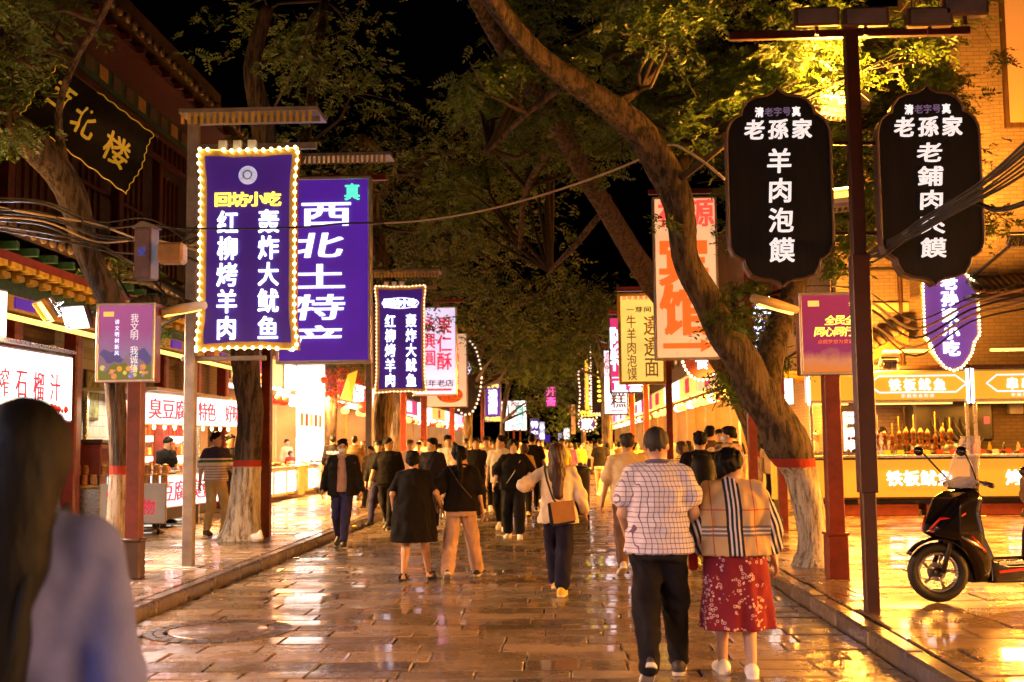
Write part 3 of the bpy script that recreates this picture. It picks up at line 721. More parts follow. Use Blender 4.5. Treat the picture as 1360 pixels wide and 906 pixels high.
for (p, a, b), lab in zip(MANH, ('round manhole cover set in cobbles near the left kerb', 'small round drain cover in the middle of the street behind the strollers')):
    mh = empty('manhole_cover', (p.x, p.y, 0), 0, lab, 'manhole cover')
    MB().lathe([(a-.01, -.02), (a, .002), (a-.02, .006), (.02, .004), (.001, .004)], 32).build('cover_plate', M['slab'], mh, True)
    for ring in range(2):
        rr = a+.04+(b-a)*.5*ring; n = int(2*PI*rr/.11)
        for k in range(n):
            a0, a1 = 2*PI*k/n+.02, 2*PI*(k+1)/n-.02; r0, r1 = rr, rr+(b-a)*.44
            V = [(r0*math.cos(a0), r0*math.sin(a0), 0), (r1*math.cos(a0), r1*math.sin(a0), 0), (r1*math.cos(a1), r1*math.sin(a1), 0), (r0*math.cos(a1), r0*math.sin(a1), 0)]
            mb = MB().add([(x, y, -.02) for x, y, z in V]+[(x, y, .004+.003*rnd.random()) for x, y, z in V], [(4, 5, 6, 7), (0, 1, 5, 4), (1, 2, 6, 5), (2, 3, 7, 6), (3, 0, 4, 7)])
            mb.build('cobble', RINGM, mh)
tag(MB().box(-7.2, -6.2, 15.6, 16.5, PAV+.001, PAV+.012, bev=.004).build('drain_cover', M['kerb']), 'flat square utility cover in the left pavement by the grey post', 'drain cover')
# ---------------------------------------------------------------- trees
def ribbon_pts(pts, n=6):
    "smooth curve (Catmull-Rom) with radius"
    out = []; q = [np.array([*p[0], p[1]]) for p in pts]; q = [2*q[0]-q[1]]+q+[2*q[-1]-q[-2]]
    for i in range(1, len(q)-2):
        for k in range(n):
            t = k/n; a, b, c, d = q[i-1:i+3]
            out.append(.5*((2*b)+(-a+c)*t+(2*a-5*b+4*c-d)*t*t+(-a+3*b-3*c+d)*t**3))
    out.append(q[-2]); return out
def trunk_mesh(name, pts, mat, parent, n=30, sub=7, rough=.15, origin=None, seed=1):
    C = ribbon_pts(pts, sub); r = np.random.RandomState(seed); V = []; prev = None
    O = np.array(origin if origin is not None else (0, 0, 0)); ph = r.rand(6)*6; s = 0
    for i, c in enumerate(C):
        t = Vector(C[min(i+1, len(C)-1)][:3]-C[max(i-1, 0)][:3]).normalized()
        if prev is None: u = t.cross(Vector((0, 1, 0))).normalized()
        else: u = (prev-t*prev.dot(t)).normalized()
        prev = u; v = t.cross(u)
        if i: s += np.linalg.norm(C[i][:3]-C[i-1][:3])
        for k in range(n):
            a = 2*PI*k/n
            f = 1+rough*(.5*math.sin(2*a+ph[0]+s*1.1)+.4*math.sin(3*a+ph[1]-s*1.7)+.25*math.sin(5*a+ph[2]+s*2.5)+.2*math.sin(s*5+ph[3])*math.sin(a+ph[4]))+rough*.35*r.uniform(-1, 1)*.6
            cr = sum(abs(math.sin(q*a+ph[q % 6]+s*w+1.5*math.sin(s*2.3+q))) for q, w in ((3, .9), (4, -.7), (6, 1.3)))/3; f += rough*(.9*cr-.55)
            p = Vector(c[:3])+(u*math.cos(a)+v*math.sin(a))*c[3]*f; V.append(np.array(p)-O)
    F = [(i*n+k, i*n+(k+1) % n, (i+1)*n+(k+1) % n, (i+1)*n+k) for i in range(len(C)-1) for k in range(n)]
    me = bpy.data.meshes.new(name); F += [tuple(range((len(C)-1)*n, len(C)*n))]
    me.from_pydata([tuple(p) for p in V], [], F); me.materials.append(mat); me.polygons.foreach_set('use_smooth', [True]*len(F)); me.update()
    return link(name, me, parent)
def spray_mesh(name, pos, size, seed, mat, parent, O, nl=11, droop=.55, w=.36):
    "pinnate leaf sprays: paired leaflets along a drooping stalk"
    r = np.random.RandomState(seed); N = len(pos); pos = np.asarray(pos)-O
    az = r.rand(N)*2*PI; el = -r.rand(N)*droop*1.6+.35
    D = np.stack([np.cos(az)*np.cos(el), np.sin(az)*np.cos(el), np.sin(el)], 1)
    S = np.cross(D, (0, 0, 1)); S /= np.linalg.norm(S, axis=1)[:, None]; U = np.cross(S, D)
    ro = r.normal(0, .6, N); S2 = S*np.cos(ro)[:, None]+U*np.sin(ro)[:, None]; U2 = np.cross(S2, D)
    L = size*(.7+.6*r.rand(N)); V = []
    for i in range(nl):
        t = .12+.88*((i//2+1)/((nl+1)/2)); sd = 0 if i == nl-1 else (1 if i % 2 else -1)
        base = pos+D*(L*t)[:, None]; base[:, 2] -= L*t*t*.35
        ll = L*w*(1-.35*abs(t-.5))*(.8+.4*r.rand(N))
        if sd: dl = S2*sd+D*.45+U2*r.normal(0, .25, (N, 1))
        else: dl = D+U2*.1
        dl[:, 2] -= .25; dl /= np.linalg.norm(dl, axis=1)[:, None]
        wv = np.cross(dl, U2); wv /= (np.linalg.norm(wv, axis=1)[:, None]+1e-6); wv = wv+U2*r.normal(0, .4, (N, 1))
        a = base; b = base+dl*(ll*.45)[:, None]+wv*(ll*.2)[:, None]; c = base+dl*ll[:, None]; d = base+dl*(ll*.45)[:, None]-wv*(ll*.2)[:, None]
        V.append(np.stack([a, b, c, d], 1))
    V = np.concatenate(V, 0).reshape(-1, 3); F = np.arange(len(V)).reshape(-1, 4)
    return link(name, mesh_np(name, V, F, mat), parent)
def clump_pts(c, rad, n, r, flat=.6, lumps=7):
    "sprays gathered in several smaller tufts, leaving gaps"
    cs = c+r.normal(0, 1, (lumps, 3))*np.array([rad, rad, rad*flat])*.6
    k = r.randint(0, lumps, n); return cs[k]+r.normal(0, 1, (n, 3))*np.array([rad, rad, rad*flat])*.26
def tree(label, stems, clumps, size=.2, seed=1, painted=True, mat='leaf', foot=None, twigs=True, nl=11, group='scholar trees along the street'):
    "stems: lists of ((px,py,Y), width in px); first is the trunk. clumps: (px,py,Y,radius,n)"
    S = [[(P(px, py, Y), wpx*.5*Y/FPX) for (px, py, Y, wpx) in st] for st in stems]
    b = S[0][0][0]; O = np.array((b.x, b.y, PAV))
    root = empty('tree', tuple(O), 0, label, 'tree', group)
    dz = PAV-.05-b.z; S[0][0] = (b+Vector((0, 0, dz)), S[0][0][1])
    tr = trunk_mesh('trunk', S[0], M['bark_painted' if painted else 'bark'], root, origin=O, seed=seed)
    for i, st in enumerate(S[1:]): trunk_mesh('limb', st, M['bark'], root, n=10, sub=5, origin=O, seed=seed+i+1)
    r = np.random.RandomState(seed*13+1); pts = []; mb = MB()
    skel = [np.array(q[0]) for st in S for q in st[1:]]
    for (px, py, Y, rad, n) in clumps:
        c = np.array(P(px, py, Y)); pts.append(clump_pts(c, rad, n, r))
        if twigs:
            s0 = min(skel, key=lambda q: np.linalg.norm(q-c)); mid = (s0+c)/2+r.normal(0, .15, 3)
            d = np.linalg.norm(s0-c)
            mb.tube([s0-O, mid-O, c-O], [.02+.012*d, .016+.006*d, .01], 5)
            for _ in range(2):
                e = c+r.normal(0, 1, 3)*rad*.7; mb.tube([(mid*.4+c*.6)-O, e-O], [.012, .005], 4)
    if pts:
        spray_mesh('crown', np.concatenate(pts), size, seed, M[mat], root, O, nl=nl)
        if twigs: tag(mb.build('branches', M['twig'], root, True), kind='stuff')
    return root
def grid_clumps(x0, x1, y0, y1, Y0, Y1, n, rad, k, seed, ok=None):
    r = random.Random(seed); out = []
    while len(out) < n:
        px, py, Y = r.uniform(x0, x1), r.uniform(y0, y1), r.uniform(Y0, Y1)
        if ok and not ok(px, py): continue
        out.append((px, py, Y, rad*r.uniform(.7, 1.3), int(k*r.uniform(.6, 1.4))))
    return out
# the leaning tree by the right kerb
gapR = lambda x, y: not (690 < x < 870 and 250 < y < 430) and y < 330-(x < 760)*60 and not (x < 680 and y > 150) and (y < 200 or x > 970) and not (690 < x < 870 and y > 235)
T2L = [(866, 375), (800, 268), (742, 172), (668, 62), (620, -20)]
def off_t2(x, y, d=30):
    for (x0, y0), (x1, y1) in zip(T2L, T2L[1:]):
        t = max(0, min(1, ((x-x0)*(x1-x0)+(y-y0)*(y1-y0))/((x1-x0)**2+(y1-y0)**2)))
        if math.hypot(x-x0-t*(x1-x0), y-y0-t*(y1-y0)) < d: return False
    return True
tree('big scholar tree leaning over the street from the right kerb, limewashed foot with red band',
     [[(1085, 754, 14, 70), (1083, 728, 14, 42), (1080, 700, 14, 38), (1072, 660, 14, 42), (1063, 625, 14, 46), (1047, 590, 13.9, 62), (1029, 555, 13.85, 52), (1002, 515, 13.8, 50), (986, 478, 13.7, 46), (958, 440, 13.6, 40), (937, 398, 13.5, 37), (911, 345, 13.4, 33), (905, 293, 13.3, 36), (893, 246, 13.2, 40), (850, 175, 13, 40), (775, 118, 12.8, 33), (712, 72, 12.6, 30), (655, 0, 12.2, 26), (610, -90, 11.8, 20)],
      [(1030, 590, 13.9, 40), (1020, 520, 14.2, 36), (1030, 450, 14.6, 34), (1055, 380, 15, 28), (1080, 290, 15.3, 22), (1120, 180, 15.5, 14)],
      [(895, 240, 13.2, 22), (925, 190, 13.6, 15), (990, 150, 14, 10), (1060, 70, 14.5, 6)],
      [(812, 140, 12.9, 16), (850, 118, 13.1, 11), (900, 60, 13.5, 7), (960, -20, 14, 4)],
      [(760, 105, 12.8, 12), (700, 150, 13.3, 8), (650, 200, 13.8, 5)]],
     grid_clumps(600, 960, -60, 330, 14.2, 17.5, 46, .42, 85, 3, lambda x, y: gapR(x, y) and off_t2(x, y))+grid_clumps(880, 1260, 20, 320, 13.8, 18, 62, .5, 110, 5, lambda x, y: not (x < 975 and y > 215))
     +grid_clumps(960, 1090, 380, 520, 14.6, 16.5, 9, .3, 40, 8)+grid_clumps(780, 1080, -40, 110, 12, 13.6, 14, .42, 70, 15, lambda x, y: y < (x-700)*.55-10)+grid_clumps(950, 1130, 60, 200, 12.4, 14, 12, .36, 60, 16)+grid_clumps(610, 700, 60, 140, 12.6, 13.4, 4, .3, 40, 18)+[(975, 410, 13.3, .22, 30), (885, 290, 12.9, .09, 12), (965, 425, 13.2, .2, 26), (1090, 120, 11.4, .2, 14), (1210, 60, 11.2, .25, 20), (1175, 90, 11.4, .2, 14)], seed=3)
tree('dark trunked scholar tree behind the hotel sign on the right, slanting up to the left',
     [[(1018, 672, 25, 34), (1016, 630, 25, 30), (1005, 570, 24.5, 34), (975, 500, 24, 38), (930, 440, 23.5, 34), (866, 375, 22, 30), (800, 268, 19.5, 27), (742, 172, 17.5, 25), (668, 62, 15.5, 23), (615, -30, 14.5, 20)],
      [(805, 275, 20, 10), (760, 330, 21, 8), (730, 360, 22, 5)], [(745, 175, 18.5, 12), (700, 250, 20, 8), (690, 330, 21, 5)]],
     grid_clumps(590, 780, 60, 240, 19, 24, 14, .8, 80, 6)+grid_clumps(600, 700, 230, 340, 20, 24, 6, .6, 70, 7), size=.25, seed=5)
tree('dark trunked scholar tree at the far left whose trunk leans behind the lit poster',
     [[(158, 756, 13.7, 36), (157, 700, 13.7, 28), (160, 610, 13.7, 24), (152, 510, 13.7, 26), (150, 415, 13.6, 36), (120, 345, 13.5, 34), (90, 250, 13.3, 40), (45, 190, 13, 42), (0, 160, 12.8, 36), (-90, 120, 12.5, 26)],
      [(88, 235, 13.3, 16), (78, 150, 13, 10), (100, 80, 12.8, 9), (130, 30, 12.6, 9), (165, -40, 12.5, 8)],
      [(150, 440, 13.6, 16), (190, 400, 13.9, 14), (270, 405, 14.4, 8)]],
     grid_clumps(-40, 105, -20, 180, 11.5, 14.5, 16, .36, 55, 8, lambda x, y: x+y*.7 < 150)+grid_clumps(120, 300, 330, 440, 15, 19, 4, .3, 22, 9), seed=9)
tree('stout scholar tree beside the striped shirt man, limewashed foot with a red band',
     [[(318, 716, 18.5, 60), (322, 690, 18.5, 42), (328, 619, 18.5, 35), (334, 550, 18.5, 34), (328, 500, 18.5, 38), (325, 450, 18.4, 38), (345, 330, 18.3, 32), (350, 180, 18.2, 30), (335, 90, 18, 24), (355, 10, 18, 20)],
      [(352, 320, 18.3, 20), (400, 200, 19, 16), (420, 90, 19.5, 14), (432, 0, 20, 12)]],
     grid_clumps(300, 480, -20, 190, 18, 24, 12, .8, 60, 10), size=.22, seed=12)
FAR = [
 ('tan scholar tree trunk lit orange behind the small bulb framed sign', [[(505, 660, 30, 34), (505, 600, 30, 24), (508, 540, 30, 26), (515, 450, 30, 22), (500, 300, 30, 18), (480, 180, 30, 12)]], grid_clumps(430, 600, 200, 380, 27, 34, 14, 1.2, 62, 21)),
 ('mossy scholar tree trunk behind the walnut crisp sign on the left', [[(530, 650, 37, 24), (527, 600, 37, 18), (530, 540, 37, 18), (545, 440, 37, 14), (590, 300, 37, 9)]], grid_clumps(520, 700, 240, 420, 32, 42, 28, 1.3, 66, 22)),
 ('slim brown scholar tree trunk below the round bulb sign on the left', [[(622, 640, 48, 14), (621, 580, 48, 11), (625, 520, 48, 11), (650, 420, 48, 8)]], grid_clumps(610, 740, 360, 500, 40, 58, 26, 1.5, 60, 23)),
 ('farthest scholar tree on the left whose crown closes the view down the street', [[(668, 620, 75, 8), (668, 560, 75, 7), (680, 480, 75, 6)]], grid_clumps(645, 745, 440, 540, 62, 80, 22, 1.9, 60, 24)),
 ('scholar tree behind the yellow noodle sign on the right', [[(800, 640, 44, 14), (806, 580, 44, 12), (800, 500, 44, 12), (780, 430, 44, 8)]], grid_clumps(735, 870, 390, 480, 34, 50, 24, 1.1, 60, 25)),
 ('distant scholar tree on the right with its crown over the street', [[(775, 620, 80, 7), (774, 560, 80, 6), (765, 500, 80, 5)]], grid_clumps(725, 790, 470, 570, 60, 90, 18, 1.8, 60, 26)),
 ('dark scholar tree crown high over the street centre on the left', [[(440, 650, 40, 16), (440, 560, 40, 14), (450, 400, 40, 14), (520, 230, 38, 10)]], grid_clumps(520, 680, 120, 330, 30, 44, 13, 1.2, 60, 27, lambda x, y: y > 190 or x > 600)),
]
for i, (lab, st, cl) in enumerate(FAR):
    tree(lab, st, cl, size=.42, seed=30+i, mat='leaf_far_shaded', nl=7, painted=i not in (0, 1))
# ---------------------------------------------------------------- signs, posts
M['purple_face'] = emit('violet sign face', (.085, .012, .36), .72, .45, 1.0)
M['violet_dark'] = emit('dark violet sign face', (.045, .008, .2), .6, .45, 1.2)
M['white_glow'] = emit('white lit lettering', (.8, .86, 1), 3.2)
M['lilac_glow'] = emit('lilac lit lettering', (.72, .72, 1), 1.8)
M['yellow_glow'] = emit('yellow lit lettering', (1, .78, .08), 2.2)
for k_ in ('purple_face', 'violet_dark'): M[k_].node_tree.nodes['Principled BSDF'].inputs['Base Color'].default_value = (.05, .025, .14, 1)
M['red_lantern'] = emit('red lantern', (.9, .05, .02), .9)
M['green_glow'] = emit('green lit lettering', (.1, .95, .5), 1.4)
M['gold_glow'] = emit('warm edge light', (1, .55, .12), 2.6)
M['bulb'] = emit('warm white bulb', (1, .78, .42), 7)
M['bulb_pink'] = emit('pinkish white bulb', (1, .66, .5), 2.2)
M['white_face'] = emit('white lightbox face', (.9, .88, 1), 1.7, .25, 1.5)
M['white_hot'] = emit('brightly lit white lightbox', (1, .95, .88), 2.6, .2, 1.5)
M['lilac_face'] = emit('pale lilac lightbox face', (.75, .68, .95), 1.0, .3, 1.5)
M['yellow_face'] = emit('amber lightbox face', (1, .62, .12), 1.05, .3, 1.8)
M['tan_face'] = emit('tan lightbox face', (.85, .55, .33), .7, .3, 2)
M['pink_face'] = emit('pale orange lightbox face', (1, .55, .25), .85, .35, 1.5)
M['magenta_face'] = emit('magenta lightbox face', (.62, .03, .2), .9, .2, 1.5)
M['pink_neon'] = emit('pink neon lettering', (1, .12, .45), 1.6)
M['red_print'] = emit('red lettering', (.8, .03, .08), .7)
M['orange_print'] = emit('orange red lettering', (1, .16, .02), .9)
M['brown_print'] = emit('brown lettering', (.35, .12, .02), .4)
M['black_print'] = pbr('black lettering', (.015, .012, .015), .5, bump=0)
M['white_paint'] = emit('softly lit white lettering', (1, .93, .9), .8)
def post(name, label, base, top_z, w, m, beams=(), base_box=None, group=None, cat='post', bolt=False, tie=None):
    "steel post with cross beams; base=(x,y,z). beams: (x0,x1,z,thick)"
    x, y, z = base; root = empty(name, base, 0, label, cat, group)
    box_obj('shaft', -w/2, w/2, -w/2, w/2, 0, top_z-z, m, root, .008)
    for i, (a, b, zz, t) in enumerate(beams): box_obj('cross_beam', a-x, b-x, -t*.45, t*.45, zz-z-t/2, zz-z+t/2, m, root, .006)
    if base_box:
        bw, bh, bm = base_box; box_obj('plinth', -bw/2, bw/2, -bw/2, bw/2, 0, bh, bm, root, .012)
        box_obj('plinth_cap', -bw/2-.012, bw/2+.012, -bw/2-.012, bw/2+.012, bh, bh+.03, bm, root, .006)
    return root
def banner(name, label, x0, x1, z0, z1, Y, depth, face, frame_m, frame_w=.05, outline=None, group=None, cabinet=None, cat='sign'):
    cx = (x0+x1)/2; W = x1-x0; H = z1-z0
    root = empty(name, (cx, Y, z0), 0, label, cat, group)
    if outline is None:
        box_obj('cabinet', -W/2, W/2, .012, depth, 0, H, cabinet or frame_m, root, .01)
        box_obj('face_panel', -W/2+frame_w*.6, W/2-frame_w*.6, 0, .011, frame_w*.6, H-frame_w*.6, face, root, .002)
        mb = MB()
        for a, b, c, d in ((-W/2, W/2, H-frame_w, H), (-W/2, W/2, 0, frame_w), (-W/2, -W/2+frame_w, frame_w, H-frame_w), (W/2-frame_w, W/2, frame_w, H-frame_w)): mb.box(a, b, -.02, .0118, c, d, bev=.006)
        mb.build('frame', frame_m, root)
    else:
        MB().prism(outline, .012, depth).build('cabinet', cabinet or frame_m, root)
        cxx = sum(p[0] for p in outline)/len(outline); czz = sum(p[1] for p in outline)/len(outline)
        ins = [(cxx+(x-cxx)*(1-frame_w/ W*1.6), czz+(z-czz)*(1-frame_w/H*1.6)) for x, z in outline]
        MB().prism(ins, -.004, .011).build('face_panel', face, root)
    return root, W, H
def along(path, step):
    out = []; acc = 0; P0 = None
    pts = path+[path[0]]
    for a, b in zip(pts, pts[1:]):
        L = math.hypot(b[0]-a[0], b[1]-a[1]); t = acc
        while t < L: out.append((a[0]+(b[0]-a[0])*t/L, a[1]+(b[1]-a[1])*t/L)); t += step
        acc = t-L
    return out
_bm = {}
def bulbs(root, path, step, r, m, single=True, y=-.03, name='bulb'):
    pts = along(path, step)
    if single:
        if (r, m) not in _bm: _bm[(r, m)] = MB().lathe([(r*.35, -r), (r*.85, -r*.55), (r, 0), (r*.85, r*.55), (r*.35, r)], 8).mesh('bulb', M[m], True)
        for kx, (x, z) in enumerate(pts):
            if kx % 37 == 11: continue
            link('bulb', _bm[(r, m)], root, (x, y, z))
    else:
        mb = MB()
        for x, z in pts: mb.lathe([(r*.4, -r), (r, -r*.3), (r, r*.3), (r*.4, r)], 6, (x, y, z))
        tag(mb.build('bulbs', M[m], root, True), kind='stuff')
def wavy_rect(W, H, i=.035, n=4):
    "bracketed outline of the bulb-framed sign: slightly scalloped corners"
    a, b = W/2, H
    return [(-a+i*.3, 0), (-a*.55, i*.35), (-a*.35, i*.8), (0, i*.6), (a*.35, i*.8), (a*.55, i*.35), (a, 0), (a-i*.2, H*.06), (a-i*.8, H*.12), (a-i, H*.2), (a-i, H*.8), (a-i*.8, H*.88), (a-i*.2, H*.94), (a, b),
            (a*.55, b-i*.35), (a*.35, b-i*.8), (0, b-i*.6), (-a*.35, b-i*.8), (-a*.55, b-i*.35), (-a, b), (-a+i*.2, H*.94), (-a+i*.8, H*.88), (-a+i, H*.8), (-a+i, H*.2), (-a+i*.8, H*.12), (-a+i*.2, H*.06)]
def canopy(root, x0, x1, z, y0=-.25, y1=.35):
    mb = MB().box(x0, x1, y0, y1, z, z+.05); mb.build('rain_cover', M['grey_steel'], root)
    mb = MB()
    for i in range(int((x1-x0)/.08)): mb.box(x0+.03+i*.08, x0+.07+i*.08, y0+.01, y0+.02, z-.14, z-.002)
    tag(mb.build('cover_ribs', M['yellow_paint'], root), kind='stuff')
# ---------------------------------------------------------------- signs down the left side
def rectpx(pl, pr, pt, pb, Y):
    a = P(pl, pt, Y); b = P(pr, pb, Y); return a.x, b.x, b.z, a.z
def base_at(px, py): p = G(px, py, PAV); return (p.x, p.y, PAV-.005)
SG = 'lit shop signs hanging over the kerbs'; PG = 'steel sign posts along the kerbs'
def bulb_sign(label, px, Y, big, hang):
    x0, x1, z0, z1 = rectpx(*px, Y)
    W, H = x1-x0, z1-z0
    ol = wavy_rect(W, H)
    root, W, H = banner('bulb_sign', label, x0, x1, z0, z1, Y, .16, M['violet_dark'], M['gold'], .1, ol, SG)
    bulbs(root, ol, .098 if big else .085, .024 if big else .02, 'bulb' if big else 'bulb_pink', big)
    # gold rim behind the bulbs
    MB().tube([(x, -.012, z) for x, z in ol+[ol[0]]], .007, 5).build('rim_light', M['gold_glow'], root)
    c = W*.2
    if big:
        MB().lathe([(.10, -.01), (.115, 0), (.10, .012), (.06, .018), (.001, .018)], 24, M=Matrix.Translation((0, -.02, H*.865)) @ Matrix.Rotation(PI/2, 4, 'X')).build('emblem', emit('silver emblem', (.6, .6, .85), .7, .5, 14), root, True)
        MB().lathe([(.055, -.01), (.06, .006), (.045, .006), (.044, -.01)], 20, M=Matrix.Translation((0, -.04, H*.865)) @ Matrix.Rotation(PI/2, 4, 'X')).build('emblem_ring', M['alu'], root, True)
        letters(hrow('回坊小吃', 0, H*.745, .2, .17, 1.02), M['yellow_glow'], root, -.006, .035, .02)
    else:
        letters(hrow('回坊小吃', 0, H*.835, .19, .2, 1.0), M['white_glow'], root, -.006, .04, .02)
        MB().tube([(.42*math.cos(a), -.015, H*.835+.12*math.sin(a)) for a in [i*PI/12 for i in range(25)]], .012, 5).build('neon_ring', M['lilac_glow'], root)
    top = H*(.70 if big else .74); s = top*.94/5
    letters(vcol('红柳烤羊肉', -W*.2, top, c*.98, s*.86, 1.16), M['white_glow'], root, -.006, .018, .02)
    letters(vcol('轰炸大鱿鱼', W*.21, top, c*.98, s*.86, 1.16), M['white_glow'], root, -.006, .018, .02)
    for i in (-1, 0, 1): box_obj('hanger', -.15+i*.18-.05, -.15+i*.18+.05, .02, .1, H-.03, H+hang, M['white'], root)
    return root, (x0, x1, z0, z1)
r1, (x0, x1, z0, z1) = bulb_sign('large violet food sign framed in warm bulbs with a round silver emblem', (264, 395, 199, 464), 13.85, True, .12)
b = base_at(250, 753); tz = P(258, 158, b[1]).z
pl = post('sign_post', 'grey steel post by the left kerb carrying the large bulb framed sign', b, tz, .13, M['grey_steel'], [(b[0], x1+.12, z1+.15, .08), (b[0]-.0, x1+.16, tz-.04, .07), (b[0]-.12, x1-.5, z0-.06, .06)], group=PG)
canopy(pl, -.12, x1-b[0]+.18, tz-b[2]+.01)
box_obj('base_plate', -.16, .16, -.14, .14, 0, .015, M['grey_steel'], pl)
r3, (x0, x1, z0, z1) = bulb_sign('smaller violet food sign framed in pinkish bulbs, beyond the long white lettered banner', (498, 566, 380, 521), 26.4, False, .1)
b = base_at(490, 674); tz = P(495, 364, b[1]).z
pl = post('sign_post', 'pale steel post rising from the left kerb edge beside the man in the face mask', b, tz, .15, M['grey_steel'], [(b[0], x1+.1, z1+.16, .07), (b[0], x1+.15, tz-.04, .08)], group=PG); canopy(pl, -.1, x1-b[0]+.2, tz-b[2]+.01)
# second banner
x0, x1, z0, z1 = rectpx(368, 493, 236, 482, 18.4)
rt, W, H = banner('banner_sign', 'tall violet banner sign with big white characters for northwest specialities', x0, x1, z0, z1, 18.4, .18, M['purple_face'], M['alu'], .05, group=SG)
for i, ch in enumerate('西北土特产'):
    mcr = letters([(ch, -.08+[.12, -.02, .02, 0, -.04][i], H-.62-i*.5, .8, .4)], M['lilac_glow'], rt, -.004, .02, .03, shear=[0, .1, 0, .1, .12][i])
letters([('清', -W*.37, H-.24, .22, .26), ('真', W*.3, H-.26, .24, .26)], M['green_glow'], rt, -.004, .02, .03)
b = base_at(353, 713); tz = P(353, 222, b[1]).z
pl = post('sign_post', 'pair of brick red posts behind the limewashed tree holding the violet banner', b, tz, .15, M['red_steel'], [(b[0], x1+.15, z1+.12, .1)], group=PG)
box_obj('shaft', -.28, -.17, .12, .24, 0, tz-b[2]-.3, M['red_steel'], pl)
canopy(pl, 0, x1-b[0]+.25, tz-b[2]+.12, -.2, .3)
# walnut crisp
x0, x1, z0, z1 = rectpx(548, 607, 408, 525, 34)
rt, W, H = banner('banner_sign', 'white and red lightbox for nut crisps partly behind the smaller bulb framed sign', x0, x1, z0, z1, 34, .2, M['lilac_face'], M['alu'], .04, group=SG)
letters(vcol('果仁酥', W*.22, H-.3, .42, .5, 1.05), M['red_print'], rt, -.004, .02, .01)
letters(vcol('永興圓', -W*.12, H-.25, .36, .46, 1.1), M['red_print'], rt, -.004, .02, .01)
letters(hrow('百年老店', 0.05, .36, .24, .2, 1.05), M['black_print'], rt, -.004, .015, .01)
box_obj('red_bar', -W*.4, W*.38, -.012, -.004, .14, .2, M['red_print'], rt)
post('sign_post', 'brown red post behind the smaller bulb framed sign', (P(535, 640, 34).x, 34.2, PAV), z1+.5, .17, M['red_steel'], [(P(535, 640, 34).x, x1+.2, z1+.2, .1)], group=PG)
# tan trotter sign
x0, x1, z0, z1 = rectpx(566, 621, 443, 541, 39)
rt, W, H = banner('banner_sign', 'tan lightbox for lamb trotters with a picture of a full plate at its foot', x0, x1, z0, z1, 39, .2, M['tan_face'], M['wood_dark'], .03, group=SG)
letters(vcol('羊蹄专卖', W*.2, H-.3, .27, .34, 1.05), M['red_print'], rt, -.004, .02, .01)
letters(hrow('上味', W*.28, H-.15, .12, .12, 1.2), M['brown_print'], rt, -.004, .01, .01)
MB().lathe([(.44, 0), (.43, .01), (.001, .012)], 24, M=Matrix.Translation((.1, -.006, .42)) @ Matrix.Scale(.6, 4, (0, 0, 1)) @ Matrix.Rotation(PI/2, 4, 'X')).build('printed_plate', pbr('food print', (.35, .08, .02), .5, 0, .9, 12), rt)
post('sign_post', 'dull red post carrying the tan trotter sign', (P(562, 640, 39).x, 39.3, PAV), z1+.4, .2, M['red_steel'], [(P(562, 640, 39).x, x1+.15, z1+.2, .1)], group=PG)
# dark bulb flower sign
x0, x1, z0, z1 = rectpx(598, 640, 452, 551, 46)
W, H = x1-x0, z1-z0
ol = [(W/2*(1+.0*math.cos(a))*math.cos(a)*(1.0 if abs(math.cos(a)) < .8 else 1), H/2+H/2*math.sin(a)*min(1, .75+.3*abs(math.sin(a)))) for a in [i*PI/14 for i in range(28)]]
rt, _, _ = banner('bulb_sign', 'dark rounded sign ringed by pale pink bulbs and a flower of light', x0, x1, z0, z1, 46, .2, M['black_board'], M['black'], .12, ol, SG)
bulbs(rt, ol, .17, .04, 'bulb_pink', False)
for k in range(7):
    a = k*2*PI/7; MB().tube([(-.05+.16*math.cos(a)+.1*math.cos(t), -.05, H*.62+.16*math.sin(a)+.1*math.sin(t)) for t in [i*PI/5 for i in range(11)]], .012, 5).build('neon_petal', M['lilac_glow'], rt)
post('sign_post', 'rusty post of the round bulb ringed sign', (P(600, 640, 46).x, 46.3, PAV), z1+.5, .2, M['red_steel'], [(P(600, 640, 46).x, x1+.5, z1+.25, .12)], group=PG)
# biang noodles
x0, x1, z0, z1 = rectpx(643, 666, 508, 560, 60)
rt, W, H = banner('banner_sign', 'small violet noodle sign with white characters over the far left kerb', x0, x1, z0, z1, 60, .2, M['purple_face'], M['grey_steel'], .06, group=SG)
letters(vcol('遶遶面', 0, H-.36, .46, .42, 1.02), M['white_glow'], rt, -.004, .02, .03); letters(hrow('牛肉面', 0, .14, .26, .22, 1), M['yellow_glow'], rt, -.004, .02, .03)
letters(hrow('老字号', 0, H-.2, .22, .2, 1), M['yellow_glow'], rt, -.004, .02, .03)
post('sign_post', 'slim red post under the small violet noodle sign', (P(641, 640, 60).x, 60.2, PAV), z1+.4, .14, M['red_steel'], [(P(641, 640, 60).x, x1+.1, z1+.2, .1)], group=PG)
